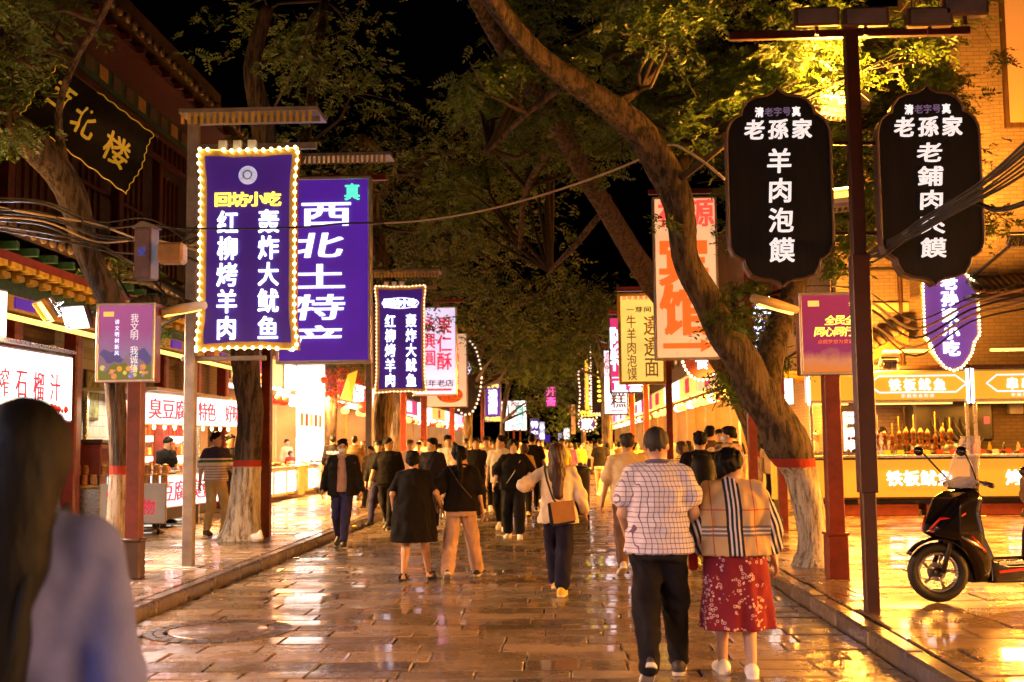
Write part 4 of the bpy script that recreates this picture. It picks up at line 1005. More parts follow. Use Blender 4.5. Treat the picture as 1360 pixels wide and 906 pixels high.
# far white ones
far_l = [((664, 700, 532, 572), 80, 'white_hot', '西安小吃', 'wide glowing white shopfront sign far down the left side'), ((686, 695, 538, 570), 79, 'green_glow', '正宗美食', 'narrow green lettered sign over the far white one'),
         ((704, 716, 556, 583), 100, 'purple_face', '特产', 'tiny violet sign near the end of the street on the left'), ((716, 724, 560, 585), 115, 'lilac_face', '小吃', 'farthest pale sign at the end of the left side')]
for px, Y, f, tx, lab in far_l:
    x0, x1, z0, z1 = rectpx(*px, Y); rt, W, H = banner('banner_sign', lab, x0, x1, z0, z1, Y, .3, M[f], M['grey_steel'], .05, group=SG)
    h = min(H/len(tx)*.8, W*.8); letters(vcol(tx, 0, H-.1, h, h, H/len(tx)/h*.95), M['white_glow' if f != 'white_hot' else 'red_print'], rt, -.004, .02, .03)
    MB().bar((0, .1, 0), (0, .1, -z0), .12).build('shaft', M['red_steel'], rt)
# hanging banner over the street
x0, x1, z0, z1 = rectpx(723.5, 740, 512, 541, 58)
rt, W, H = banner('hanging_sign', 'small dark panel with pink neon characters hung on a wire over the street', x0, x1, z0, z1, 58, .08, emit('dim violet panel', (.2, .03, .2), .25), M['black'], .04, group=None)
letters(vcol('开斋', 0, H-.06, .44, .44, 1.12), M['pink_neon'], rt, -.004, .025, .03)
tag(MB().tube([P(640, 505, 58), P(690, 511, 58), P(732, 512, 58), P(775, 508, 58), P(800, 498, 58)], .012, 5).build('wire', M['cable']), 'thin wire across the street holding the pink neon panel', 'wire')
# ---------------------------------------------------------------- signs down the right side
x0, x1, z0, z1 = rectpx(866, 957, 262, 477, 17.8)
rt, W, H = banner('banner_sign', 'tall pale orange hotel sign with red characters and an arrow behind the leaning tree', x0, x1, z0, z1, 17.8, .2, M['pink_face'], M['alu'], .035, group=SG, cabinet=M['black'])
letters([('福', -W*.24, H-.26, .34, .42), ('源', W*.26, H-.26, .36, .42)], emit('red neon characters', (1, .08, .05), 1.2), rt, -.004, .03, .03)
letters([('宾', -.04, H-1.0, .72, .74), ('馆', -.02, H-1.75, .74, .76)], M['orange_print'], rt, -.004, .045, .04)
MB().prism([(-W*.38, .17), (W*.2, .17), (W*.2, .11), (W*.4, .21), (W*.2, .31), (W*.2, .25), (-W*.38, .25)], -.04, -.004).build('arrow', M['orange_print'], rt)
b = (P(1001, 652, 17.9).x, 17.9, PAV); tz = z1+.35
post('sign_post', 'bright red post behind the woman in the check shawl', b, tz, .13, M['red_steel'], [(x0-.05, b[0], z1+.1, .08), (x0, b[0]-.02, z0-.0+.5, .05)], group=PG)
b = base_at(1041, 704); post('sign_post', 'brick red post just left of the leaning tree foot', b, P(1041, 250, b[1]).z, .14, M['red_steel'], [(b[0]-.5, b[0]+.02, 4.6, .07)], group=PG)
x0, x1, z0, z1 = rectpx(820, 885, 390, 510, 25)
rt, W, H = banner('banner_sign', 'amber lightbox with brown noodle menu characters beside the hotel sign', x0, x1, z0, z1, 25, .2, M['yellow_face'], M['gold'], .06, group=SG)
letters(vcol('牛羊肉泡馍', -W*.22, H*.76, .2, .27, 1.04), M['brown_print'], rt, -.004, .01, .01); letters(vcol('遶遶面', W*.2, H*.76, .3, .42, 1.08), M['brown_print'], rt, -.004, .01, .01)
letters(hrow('一芽间', -.05, H*.82, .16, .12, 1.15), M['black_print'], rt, -.004, .02, .01); letters(hrow('百年清真老字号', 0, H*.95, .1, .08, 1.2), M['red_print'], rt, -.004, .01, .01)
post('sign_post', 'orange lit post of the amber noodle sign', (P(892, 640, 25).x, 25.2, PAV), z1+.3, .14, M['red_steel'], [(x0, P(892, 640, 25).x, z1+.12, .1)], group=PG)
x0, x1, z0, z1 = rectpx(808, 854, 421, 522, 32)
rt, W, H = banner('banner_sign', 'magenta lightbox with white characters behind the amber one', x0, x1, z0, z1, 32, .2, M['magenta_face'], M['black'], .04, group=SG)
letters(vcol('陕特', -W*.22, H-.28, .42, .6, 1.0), M['white_glow'], rt, -.004, .03, .02); letters(hrow('直营', W*.05, .2, .4, .32, 1.05), M['white_glow'], rt, -.004, .03, .02)
letters(vcol('西产', W*.24, H-.28, .42, .6, 1.0), M['white_glow'], rt, -.004, .03, .02); box_obj('white_line', -W*.42, W*.42, -.012, -.004, .42, .44, M['white_glow'], rt)
post('sign_post', 'ochre post of the magenta sign', (P(861, 640, 32).x, 32.2, PAV), z1+.3, .15, M['red_steel'], [(x0, P(861, 640, 32).x, z1+.15, .12)], group=PG)
x0, x1, z0, z1 = rectpx(800, 835, 464, 551, 38.5)
rt, W, H = banner('banner_sign', 'white lightbox for steamed cake with a black character at its foot', x0, x1, z0, z1, 38.5, .2, M['white_face'], M['black'], .05, group=SG)
letters(vcol('甑糕', W*.1, H*.62, .48, .5, 1.15), M['black_print'], rt, -.004, .02, .01); letters(vcol('清真食品', -W*.34, H-.1, .16, .2, 1.0), M['red_print'], rt, -.004, .01, .01); box_obj('red_bar', -W*.2, W*.3, -.012, -.004, .13, .17, M['red_print'], rt)
post('sign_post', 'red brown post of the white cake sign', (P(842, 640, 38.5).x, 38.7, PAV), z1+.3, .16, M['red_steel'], [(x0, P(842, 640, 38.5).x, z1+.15, .12)], group=PG)
x0, x1, z0, z1 = rectpx(784, 806, 455, 549, 44)
ol = [(-(x1-x0)/2, 0), ((x1-x0)/2, 0), ((x1-x0)/2, z1-z0), (-(x1-x0)/2, z1-z0)]
rt, W, H = banner('bulb_sign', 'narrow dark sign with a double string of gold beads edged by bulbs', x0, x1, z0, z1, 44, .2, M['black_board'], M['black'], .06, ol, SG)
bulbs(rt, ol, .1, .03, 'bulb_pink', False)
mb = MB()
for i in range(11): mb.lathe([(.02, -.05), (.075, -.02), (.075, .02), (.02, .05)], 8, (.02, -.05, H*.85-i*.18))
tag(mb.build('gold_beads', M['yellow_glow'], rt, True), kind='stuff')
post('sign_post', 'shaded red post of the gold bead sign', (P(812, 640, 44).x, 44.3, PAV), z1+.35, .18, M['red_steel'], [(x0-.3, P(812, 640, 44).x, z1+.25, .14)], group=PG)
x0, x1, z0, z1 = rectpx(776, 783, 475, 545, 49)
rt, W, H = banner('banner_sign', 'slender yellow strip sign between two bulb edged signs', x0, x1, z0, z1, 49, .2, emit('yellow strip face', (1, .62, .05), 1.3), M['gold'], .03, group=SG)
x0, x1, z0, z1 = rectpx(766, 800, 489, 557, 53); W, H = x1-x0, z1-z0
ol = [(-W*.45, H*.1), (-W*.2, .02), (W*.2, .02), (W*.45, H*.1), (W*.38, H*.5), (W*.45, H*.92), (W*.2, H), (-W*.2, H), (-W*.45, H*.92), (-W*.38, H*.5)]
rt, _, _ = banner('bulb_sign', 'waisted dark sign with yellow characters ringed by pink bulbs on the right', x0, x1, z0, z1, 53, .2, M['black_board'], M['black'], .1, ol, SG)
bulbs(rt, ol, .18, .04, 'bulb_pink', False); letters(hrow('老金家', 0, .28, .3, .26, 1.05), M['yellow_glow'], rt, -.006, .03, .03); letters(vcol('手工水饺', -.05, H*.88, .34, .34, 1.05), M['white_glow'], rt, -.006, .03, .03)
x0, x1, z0, z1 = rectpx(768, 792, 553, 573, 55); W, H = x1-x0, z1-z0
ol = [(W/2*math.cos(a), H/2+H/2*math.sin(a)) for a in [i*PI/10 for i in range(20)]]
rt, _, _ = banner('round_sign', 'oval pale blue neon sign under the waisted sign', x0, x1, z0, z1, 55, .2, M['violet_dark'], M['black'], .1, ol, SG)
bulbs(rt, ol, .15, .035, 'bulb_pink', False); letters([('家', 0, H/2, H*.7, H*.7)], M['white_glow'], rt, -.006, .04, .03)
x0, x1, z0, z1 = rectpx(758, 765, 537, 577, 72)
rt, W, H = banner('banner_sign', 'thin orange sign at the far end of the right side', x0, x1, z0, z1, 72, .2, emit('orange strip face', (1, .35, .08), .9), M['black'], .03, group=SG)
for i, (px, Y, f) in enumerate([((748, 757, 568, 584), 95, 'white_face'), ((741, 747, 575, 586), 120, 'lilac_face'), ((722, 731, 577, 588), 118, 'purple_face')]):
    x0, x1, z0, z1 = rectpx(*px, Y); banner('banner_sign', ['little white sign just right of the vanishing point', 'tiny lilac sign at the very end of the street', 'tiny violet sign left of the vanishing point'][i], x0, x1, z0, z1, Y, .3, M[f], M['black'], .04, group=SG)
# small purple sign behind the leaning trunk
x0, x1, z0, z1 = rectpx(998, 1030, 395, 492, 22)
ol = [(-(x1-x0)/2, .0), ((x1-x0)/2, 0), ((x1-x0)/2, z1-z0), (-(x1-x0)/2, z1-z0)]
rt, W, H = banner('bulb_sign', 'violet sign edged with bulbs half hidden behind the leaning tree', x0, x1, z0, z1, 22, .12, M['violet_dark'], M['black'], .03, ol, SG)
letters(vcol('老孙家', -.02, H-.12, .3, .4, 1.03), M['white_glow'], rt, -.006, .03, .02); bulbs(rt, ol, .09, .024, 'bulb', False)
x0, x1, z0, z1 = rectpx(905, 958, 470, 505, 28); W, H = x1-x0, z1-z0
ol = [(W/2*math.cos(a), H+H*math.sin(a)) for a in [PI+i*PI/10 for i in range(11)]]
rt, _, _ = banner('bulb_sign', 'half round red sign with a string of bulbs below the hotel sign', x0, x1, z0, z1, 28, .12, emit('dim red face', (.3, .03, .02), .4), M['black'], .03, ol, SG)
bulbs(rt, ol, .1, .032, 'bulb', False); letters(hrow('食', 0.02, H*.66, .3, .3, 1), M['white_glow'], rt, -.006, .03, .02)
# ---------------------------------------------------------------- twin black boards on the T post
def board_outline(W, H):
    a = W/2; pts = []
    half = [(0, H), (a*.07, H*.975), (a*.2, H*.957), (a*.42, H*.95), (a*.58, H*.93), (a*.68, H*.895), (a*.71, H*.86), (a*.80, H*.853), (a*.92, H*.825), (a*.985, H*.785), (a, H*.74), (a, H*.26), (a*.985, H*.205), (a*.92, H*.165), (a*.80, H*.142), (a*.73, H*.135), (a*.70, H*.10), (a*.6, H*.06), (a*.42, H*.042), (a*.2, H*.035), (a*.07, H*.02), (0, 0)]
    return half[::-1][0:]+[(-x, z) for x, z in half[1:-1]]
for (px, lab, tx) in (((963, 1110, 117, 380), 'black curved name board with four white characters, left of the T post', '羊肉泡饃'), ((1163, 1310, 113, 378), 'black curved name board with five white characters, right of the T post', '老鋪肉夾饃')):
    x0, x1, z0, z1 = rectpx(*px, 10.05)
    W, H = x1-x0, z1-z0; ol = board_outline(W, H)
    rt, _, _ = banner('name_board', lab, x0, x1, z0, z1, 10.05, .16, M['black_board'], M['wood_dark'], .02, ol, 'black name boards on the T post', cabinet=M['base_dark'])
    MB().tube([(x, -.004, z) for x, z in ol+[ol[0]]], .012, 5).build('rim', M['wood_dark'], rt)
    n = len(tx); top = H*.70 if n == 4 else H*.715; st = H*(.148 if n == 4 else .118)
    wl = M['white_paint']
    for i, ch in enumerate(tx): letters([(ch, 0, top-st*(i+.5), .205, st*.8)], wl, rt, -.004, .02, .012, shear=.05)
    letters(hrow('老孫家', 0, H*.785, .165, .17, 1.25), wl, rt, -.004, .028, .012, shear=.06)
    letters([('清', -.16, H*.872, .07, .085), ('真', .16, H*.872, .07, .085)], wl, rt, -.004, .03, .012)
    letters(hrow('老字号', 0, H*.873, .07, .075, 1.1), emit('dim violet lettering', (.3, .2, .35), .35), rt, -.004, .01, .01)
bx = P(1158, 806, 10.15).x; tz = P(1130, 45, 10.15).z
tp = post('t_post', 'tall dark red T shaped steel post near the right kerb', (bx, 10.15, PAV-.005), tz, .115, M['red_steel_dark'], [(P(968, 45, 10.15).x, P(1288, 45, 10.15).x, tz, .07)], group=None)
for px0, px1 in ((1108, 1128), (1134, 1166)):
    for py in (188, 308): MB().bar((P(px0, py, 10.1).x-bx, 0, P(px0, py, 10.1).z-PAV), (P(px1, py, 10.1).x-bx, 0, P(px1, py, 10.1).z-PAV), .03).build('bracket', M['red_steel_dark'], tp)
box_obj('sleeve', -.075, .075, -.075, .075, P(1148, 560, 10.15).z-PAV-.6, P(1148, 300, 10.15).z-PAV-.25, M['red_steel_dark'], tp)
# ---------------------------------------------------------------- poster boxes
def poster_mat(name, top, mid, hill, z0, z1):
    m, nt, b = _new(name); tc = nt.nodes.new('ShaderNodeTexCoord'); sp = nt.nodes.new('ShaderNodeSeparateXYZ'); nt.links.new(tc.outputs['Object'], sp.inputs[0])
    n = _noise(nt, tc.outputs['Object'], 5, 3); t = _math(nt, 'ADD', _math(nt, 'DIVIDE', _math(nt, 'SUBTRACT', sp.outputs[2], z0), z1-z0), _math(nt, 'MULTIPLY_ADD', n, .3, -.15))
    c = _ramp(nt, t, [(.0, hill), (.16, tuple(x*.7+.1 for x in hill)), (.3, mid), (.7, top), (1, tuple(min(1, x*1.15) for x in top))])
    nt.links.new(_mix(nt, .6, c, (0, 0, 0)), b.inputs['Base Color']); nt.links.new(c, b.inputs['Emission Color']); b.inputs['Emission Strength'].default_value = .7; b.inputs['Roughness'].default_value = .25
    return m
p0 = base_at(177, 768)
x0, x1, z0, z1 = rectpx(129, 205, 403, 507, p0[1]-.1)
pc = post('poster_post', 'red box post with a dark plinth on the left pavement', p0, z0+.02, .16, M['red_steel'], base_box=(.2, .42, M['base_dark']), group='poster posts by the kerbs')
rt, W, H = banner('poster_box', 'lit poster box with pink sky and meadow picture on the left post', x0, x1, z0, z1, p0[1]-.1, .2, poster_mat('pink meadow poster', (.42, .1, .3), (.3, .22, .4), (.35, .3, .06), 0, .85), M['alu'], .03, group='lit poster boxes', cabinet=M['red_steel'], cat='poster')
letters(vcol('我文明', .1, H*.86, .09, .1, 1.0)+vcol('我诚信', .1, H*.45, .09, .1, 1.0), M['white_paint'], rt, -.002, .0, .004); letters(vcol('讲文明树新风', -.1, H*.8, .05, .055, 1.3), M['lilac_glow'], rt, -.002, 0, .004)
box_obj('badge', -.26, -.14, -.004, .0, H*.83, H*.89, M['yellow_face'], rt, .001)
for k, (zh, cc) in enumerate(((.36, (.12, .1, .3)), (.28, (.3, .2, .3)), (.2, (.2, .22, .04)))):
    pts = [(-W*.44+W*.88*i/14, H*(zh+.05*math.sin(i*.7+k*2)+.03*math.sin(i*1.7+k))) for i in range(15)]
    MB().prism([(-W*.44, .03)]+[(W*.44, .03)][:0]+pts[:1]+pts[1:]+[(W*.44, .03)], -.0012-.0008*k, -.0004-.0008*k).build('printed_hill', emit('hill print %d' % k, cc, .6), rt)
r = random.Random(3)
for i in range(26):
    a, b = r.uniform(-W*.42, W*.4), .06+r.random()*.13*(1-.3*r.random()); rr = r.uniform(.012, .035)
    MB().lathe([(rr, 0), (.001, .003)], 7, M=Matrix.Translation((a, -.0036, b)) @ Matrix.Rotation(PI/2, 4, 'X')).build('printed_flower', M['f%d' % (i % 4)] if ('f%d' % (i % 4)) in M else M.setdefault('f%d' % (i % 4), emit('flower print %d' % (i % 4), [(1, .45, .05), (.3, .25, .7), (.8, .25, .4), (.9, .75, .2)][i % 4], .6)), rt)
p0 = base_at(1112, 768); x0, x1, z0, z1 = rectpx(1060, 1156, 389, 497, p0[1]-.1)
pc = post('poster_post', 'orange red box post with a square plinth on the right pavement', p0, z0+.02, .17, M['red_steel'], base_box=(.22, .46, M['red_steel']), group='poster posts by the kerbs')
rt, W, H = banner('poster_box', 'lit crimson poster box with slogan behind the tall T post', x0, x1, z0, z1, p0[1]-.1, .2, poster_mat('crimson games poster', (.36, .035, .09), (.3, .03, .12), (.75, .22, .02), 0, .9), M['alu'], .03, group='lit poster boxes', cabinet=M['red_steel'], cat='poster')
letters(hrow('全民全运', .12, H*.66, .105, .1, 1.0), M['yellow_glow'], rt, -.002, .02, .004, shear=.18); letters(hrow('同心同行', .0, H*.52, .105, .1, 1.0), M['yellow_glow'], rt, -.002, .02, .004, shear=.18)
letters(hrow('点燃梦想为爱前行', .04, H*.4, .05, .045, 1.1), M['orange_print'], rt, -.002, 0, .004); box_obj('badge', -.27, -.15, -.004, 0, H*.83, H*.9, M['yellow_face'], rt, .001); letters(hrow('全运会', .24, H*.86, .05, .05, 1.0), M['yellow_glow'], rt, -.002, 0, .004)
# ---------------------------------------------------------------- violet curved sign on the brick building
x0, x1, z0, z1 = rectpx(1224, 1303, 355, 492, 21.6); W, H = x1-x0, z1-z0; a = W/2
hf = [(0, H), (a*.4, H*.97), (a*.6, H*.93), (a*.75, H*.88), (a, H*.84), (a, H*.34), (a*.8, H*.27), (a*.68, H*.16), (a*.5, H*.09), (a*.3, H*.03), (0, 0)]
ol = hf[::-1]+[(-x, z) for x, z in hf[1:-1]]
rt, _, _ = banner('bulb_sign', 'curved violet snack sign edged with warm bulbs on the brick building', x0, x1, z0, z1, 21.6, .14, emit('soft violet sign face', (.24, .08, .42), .6, .5, 1.2), M['gold'], .04, ol, SG)
bulbs(rt, ol, .07, .022, 'bulb', False); letters(vcol('老孙家小吃', -.02, H*.93, .28, .27, 1.13), M['white_glow'], rt, -.006, .04, .03)
# ---------------------------------------------------------------- black flag
FY = 14.2
c00, c10, c01, c11 = P(78, 82, FY), P(203, 178, FY), P(24, 150, FY-.3), P(168, 258, FY-.2)
fl = empty('flag', tuple(c10), 0, 'black restaurant flag with yellow characters and wavy yellow hem, hung slanting at upper left', 'flag')
def flagp(u, v):
    p = c00.lerp(c10, u).lerp(c01.lerp(c11, u), v); e = .02*math.sin(u*9*PI) if v in (0, 1) else 0
    return p-c10+Vector((0, .06*math.sin(u*7+v*2)+.04*math.sin(v*9+u*3), e))
def flagmesh(name, us, vs, m, off):
    V = [flagp(u, v)+Vector((0, off, 0)) for v in vs for u in us]; nu = len(us)
    F = [(j*nu+i, j*nu+i+1, (j+1)*nu+i+1, (j+1)*nu+i) for j in range(len(vs)-1) for i in range(nu-1)]
    o = MB().add(V, F).build(name, m, fl, True); md = o.modifiers.new('thick', 'SOLIDIFY'); md.thickness = .004; return o
lin = lambda n: [i/(n-1) for i in range(n)]
flagmesh('cloth', lin(40), lin(24), cloth('black_flag_cloth', (.02, .018, .02), .8), 0)
hem = cloth('yellow_hem', (.75, .42, .03), .7); hem2 = emit('yellow flag lettering', (.9, .48, .03), .3)
mb = MB()
for side in range(4):
    pts = []
    for k in range(50):
        t = k/49; w_ = .011*math.sin(t*16*PI)
        u, v = [(t, w_), (1+w_*.6, t), (t, 1+w_), (w_*.6, t)][side]
        pts.append(flagp(min(1.02, max(-.02, u)), v)+Vector((0, -.012, 0)))
    mb.tube(pts, .006, 4)
mb.build('hem', hem2, fl)
for ch, u, v, s in (('西', .18, .42, .36), ('北', .47, .5, .36), ('楼', .78, .55, .36)):
    V0, F0 = glyph(ch, 0); V = []; F = []; 
    for di, (dx, dz) in enumerate(((-.02, 0), (.02, 0), (0, .02), (0, -.02))):
        b = len(V)
        for q in V0+np.array((dx, dz)): V.append(flagp(u+q[0]*.2, v-q[1]*.42)+Vector((0, -.012-.0005*di, 0)))
        F += [tuple(i+b for i in f) for f in F0]
    MB().add(V, F).build('lettering', hem2, fl)
tag(MB().tube([P(70, 76, FY+.05), P(210, 182, FY+.05)], .02, 6).build('flag_pole', M['wood_dark']), 'thin pole along the top edge of the black restaurant flag', 'pole')
# ---------------------------------------------------------------- cables and small street hardware
def cable(label, pts, r, m='cable', n=6, sub=6):
    C = ribbon_pts([(P(*p), r) for p in pts], sub); return tag(MB().tube([c[:3] for c in C], r, n).build('cable', M[m], None, True), label, 'cable')
cable('pale cable sagging across the street up to the leaning tree', [(495, 297, 17.5), (560, 293, 17), (640, 280, 16), (720, 259, 15), (800, 232, 14), (860, 207, 13.3), (893, 192, 12.9), (930, 212, 12.5), (962, 238, 12)], .014, 'cable_light')
r = random.Random(5)
for k in range(7):
    o = r.uniform(-1, 1)
    cable('black power cable %s sweeping from the right edge across the right name board' % ['topmost', 'second', 'third', 'middle', 'fifth', 'sixth', 'lowest'][k],
          [(1400, 150+k*9+o*3, 8.6), (1345, 205+k*6, 8.9), (1300, 243+k*4+o*3, 9.2), (1262, 268+k*3, 9.45), (1225, 290+k*3+o*2, 9.6), (1195, 312+k*2, 9.75), (1168, 326+k*3, 10.3), (1135, 345+r.uniform(-8, 14), 11.5)], .008+.005*r.random())
cable('loose black cable drooping right of the right name board', [(1258, 268, 9.6), (1290, 268, 9.5), (1320, 278, 9.4), (1345, 275, 9.2), (1380, 262, 9)], .022)
for k in range(9):
    cable('tangled cable %s strung over the left pavement' % ['of strand one, highest', 'just under the highest strand', 'with the pale sheath', 'in the upper middle', 'in the middle', 'in the lower middle', 'dipping behind the poster', 'near the lowest', 'lowest of the strands'][k],
          [(-20, 262+k*5, 12), (60, 272+k*5+r.uniform(-6, 6), 12.6), (130, 290+k*6+r.uniform(-8, 8), 13.2), (200, 300+k*6+r.uniform(-12, 12), 13.8), (262, 304+r.uniform(-5, 45), 14.2)], .009+.007*r.random(), 'cable_light' if k in (2, 5) else 'cable')
for k in range(5):
    cable('%s wire drooping over the food stalls at right' % ['thin', 'grey', 'slack', 'twisted', 'double'][k], [(1000, 395+k*9, 16), (1070, 380+k*14, 17), (1150, 395+k*9+r.uniform(-8, 8), 18), (1215, 425+k*12, 19.5), (1290, 395+k*8, 19.5), (1370, 372+k*9, 19)], .012+.01*r.random(), 'cable_light' if k % 2 else 'cable')
cable('thin dark wire over the middle distance', [(560, 385, 30), (640, 395, 32), (720, 392, 34), (800, 380, 36)], .01)
cable('second thin dark wire over the middle distance', [(620, 443, 36), (680, 452, 38), (740, 448, 40), (800, 440, 42)], .01)
cable('thin horizontal rod in front of the large bulb sign', [(235, 303, 13.6), (300, 304, 13.5), (400, 302, 13.5), (455, 297, 13.6), (510, 296, 13.7)], .012, 'cable')
# camera box, junction box, floodlights
a = P(181, 300, 13.2); jb = empty('junction_box', tuple(P(194, 372, 13.2)), R(-12), 'grey steel junction box with a small peaked lid above the left poster', 'junction box')
box_obj('cabinet', -.11, .11, -.09, .09, 0, .6, pbr('violet grey steel', (.16, .13, .2), .4), jb, .01); MB().prism([(-.14, .6), (.14, .6), (.02, .67), (-.02, .67)], -.11, .11).build('lid', M['grey_steel'], jb)
box_obj('door', -.09, .09, -.1, -.092, .03, .56, pbr('violet grey door', (.2, .16, .26), .35), jb, .002)
for zz in (.1, .45): box_obj('hinge', -.105, -.09, -.108, -.09, zz, zz+.05, M['alu'], jb, .001)
letters([('安', 0, .32, .1, .1)], emit('blue print', (.05, .1, .6), .5), jb, -.101, .02, .002)
tag(box_obj('wall_speaker', *(lambda p: (p.x, p.x+.3, 13, 13.22, p.z, p.z+.24))(P(207, 349, 13)), pbr('tan plastic', (.45, .3, .16), .5), None, .03), 'tan box shaped speaker beside the grey junction box', 'speaker')
def flood(label, px, py, Y, yaw, pitch, w=.3, on=True, power=60, colr=WARM, ls=4, spread=150):
    p = P(px, py, Y); rt = empty('floodlight', tuple(p), 0, label, 'floodlight', 'floodlights over the stalls'); rt.rotation_euler = (R(pitch), 0, R(yaw))
    mb = MB().box(-w/2, w/2, 0, .06, -w*.38, w*.38, bev=.015)
    for i in range(6): mb.box(-w*.42+i*w*.155, -w*.4+i*w*.155+.006, .06, .1, -w*.34, w*.34)
    mb.build('housing', M['grey_steel'], rt)
    mb = MB().box(-w*.52, w*.52, -.05, -.0, w*.38, w*.42).box(-w*.52, w*.52, -.05, 0, -w*.42, -w*.38).box(-w*.54, -w*.5, -.05, 0, -w*.4, w*.4).box(w*.5, w*.54, -.05, 0, -w*.4, w*.4); mb.build('reflector_rim', M['gold'] if colr == WARM else M['alu'], rt)
    box_obj('lens', -w*.45, w*.45, -.008, -.001, -w*.34, w*.34, emit('lit floodlight lens', colr, ls) if on else M['glass'], rt, .001)
    MB().tube([(-w*.5, .04, 0), (-w*.5, .16, 0), (w*.5, .16, 0), (w*.5, .04, 0)], .012, 5).build('bracket', M['steel'], rt)
    if on: lamp('AREA', (0, -.03, 0), power, colr, rt, w*.7, rot=(-PI/2, 0, 0), spread=R(spread))
    return rt
# lens looks along local -y
flood('open gold edged floodlight hanging over the left stalls', 62, 412, 13.4, -50, 35, .34, True, 300, WARM, 6)
flood('glaring white floodlight beside the gold edged one', 103, 420, 13.6, -20, 25, .34, True, 300, COOL, 14)
flood('floodlight on the right thrown up at the leaves behind the name boards, upper one', 1103, 140, 12.5, 25, -50, .42, True, 750, GOLD, 6)
flood('floodlight on the right thrown up at the leaves, lower one near the T post', 1117, 262, 12.2, -30, -58, .4, True, 750, GOLD, 6)
flood('tilted floodlight with a bright tube behind the T post', 1135, 128, 13.5, 60, -75, .36, True, 450, GOLD, 8)
for i, (px, lab) in enumerate(((1085, 'left'), (1150, 'middle'), (1235, 'right'), (1282, 'farthest right'))):
    p = P(px, 20 if i < 3 else 6, 10.0); rt = empty('floodlight', tuple(p), 0, 'unlit square floodlight on top of the T post beam, '+lab+' one', 'floodlight', 'unlit floodlights above the T post')
    box_obj('housing', -.2, .2, -.02, .08, -.1, .07, M['base_dark'], rt, .015); box_obj('lens', -.17, .17, -.03, -.021, -.08, .05, pbr('dull lens glass', (.12, .1, .12), .2), rt, .002)
    MB().bar((0, .03, -.1), (0, .03, -.17), .03).build('bracket', M['red_steel_dark'], rt)
flood('wall washing floodlight on top of the amber stall roof, left one', 1180, 482, 22.2, 180, -55, .3, True, 1000, GOLD, 6)  # extra lamp added to light the brick wall
wfl = flood('wall washing floodlight on a long bracket before the brick wing', 1352, 318, 19.6, 176, -50, .3, True, 420, GOLD, 6, 115)  # lamp and bracket added only to brighten the brick wing
MB().bar(wfl.location, (wfl.location.x, 21.7, wfl.location.z-.3), .04).build('bracket_arm', M['black'], wfl).matrix_parent_inverse = (Matrix.Translation(wfl.location) @ wfl.rotation_euler.to_matrix().to_4x4()).inverted()  # arm made up to carry the added floodlight
def street_arm(label, a, b, Y, Y2):
    A, B = P(*a, Y), P(*b, Y2); rt = empty('tube_lamp', tuple(A), 0, label, 'lamp', 'tube lamps sticking out over the pavement')
    d = B-A; MB().tube([(0, 0, 0), d*.5, d], [.045, .06, .05], 8).build('housing', pbr('dusty lamp housing', (.5, .4, .25), .5), rt, True)
    MB().bar(d*.1+Vector((0, 0, -.05)), d*.9+Vector((0, 0, -.05)), .04, .03).build('tube', M['gold_glow'], rt)
street_arm('tube lamp arm sticking out left of the right poster', (1058, 412), (1000, 396), 12.5, 12.2)
street_arm('wooden looking lamp arm right of the left poster', (213, 415), (272, 405), 13.2, 13.7)
# ---------------------------------------------------------------- left hall with eaves and balcony
LX = -8.4
hall = empty('hall_building', (LX, 11, 0), 0, 'traditional two storey hall with glazed eaves, green beams and a red balcony on the left', 'building')
def H_(x0, x1, y0, y1, z0, z1, name, m, bev=.0): return box_obj(name, x0-LX, x1-LX, y0-11, y1-11, z0, z1, M[m], hall, bev)
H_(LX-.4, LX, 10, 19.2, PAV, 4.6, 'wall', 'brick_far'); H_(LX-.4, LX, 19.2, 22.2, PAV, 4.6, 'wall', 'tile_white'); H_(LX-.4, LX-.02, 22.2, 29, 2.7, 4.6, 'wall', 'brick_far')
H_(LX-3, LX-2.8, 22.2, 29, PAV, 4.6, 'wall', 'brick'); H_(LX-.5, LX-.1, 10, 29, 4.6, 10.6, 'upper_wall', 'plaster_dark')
def skirt(xe, ze, xw, zw, y0, y1, n, tag_):
    m = MB(); V = [(xe-LX, y0-11, ze), (xe-LX, y1-11, ze), (xw-LX, y1-11, zw), (xw-LX, y0-11, zw)]
    m.add(V+[(x, y, z-.1) for x, y, z in V], [(0, 1, 2, 3), (7, 6, 5, 4), (0, 4, 5, 1), (1, 5, 6, 2), (3, 2, 6, 7), (0, 3, 7, 4)]); m.build('roof_slope', M['roof_tile'], hall)
    st = (y1-y0)/n; me = None; mt = None
    for i in range(n):
        y = y0+(i+.5)*st-11
        if me is None:
            me = MB().tube([(0, 0, 0), (xw-xe, 0, zw-ze)], .075, 6).mesh('roll_tile', M['roof_tile'], True)
            mt = MB().lathe([(.09, -.02), (.09, .03), (.05, .05), (.001, .05)], 10, M=Matrix.Rotation(PI/2, 4, 'Y')).mesh('tile_end', M['roof_tile'], True)
        link('roll_tile', me, hall, (xe-LX, y, ze+.03)); link('tile_end', mt, hall, (xe-LX, y, ze+.02))
        if i % 2 == 0: box_obj('rafter_end', xe-LX-.6, xe-LX-.05, y-.045, y+.045, ze-.24, ze-.13, M['green_paint' if tag_ else 'lacquer_shaded'], hall, .004)
skirt(-7.0, 4.45, LX-.1, 5.25, 10, 28.5, 62, True)
H_(LX-.1, -7.25, 10, 28.4, 4.1, 4.22, 'soffit', 'wood_red'); H_(-7.6, -7.5, 10, 28.3, 3.72, 4.05, 'painted_beam', 'green_paint'); H_(-7.62, -7.5, 10, 28.3, 3.5, 3.72, 'orange_fascia', 'yellow_paint')
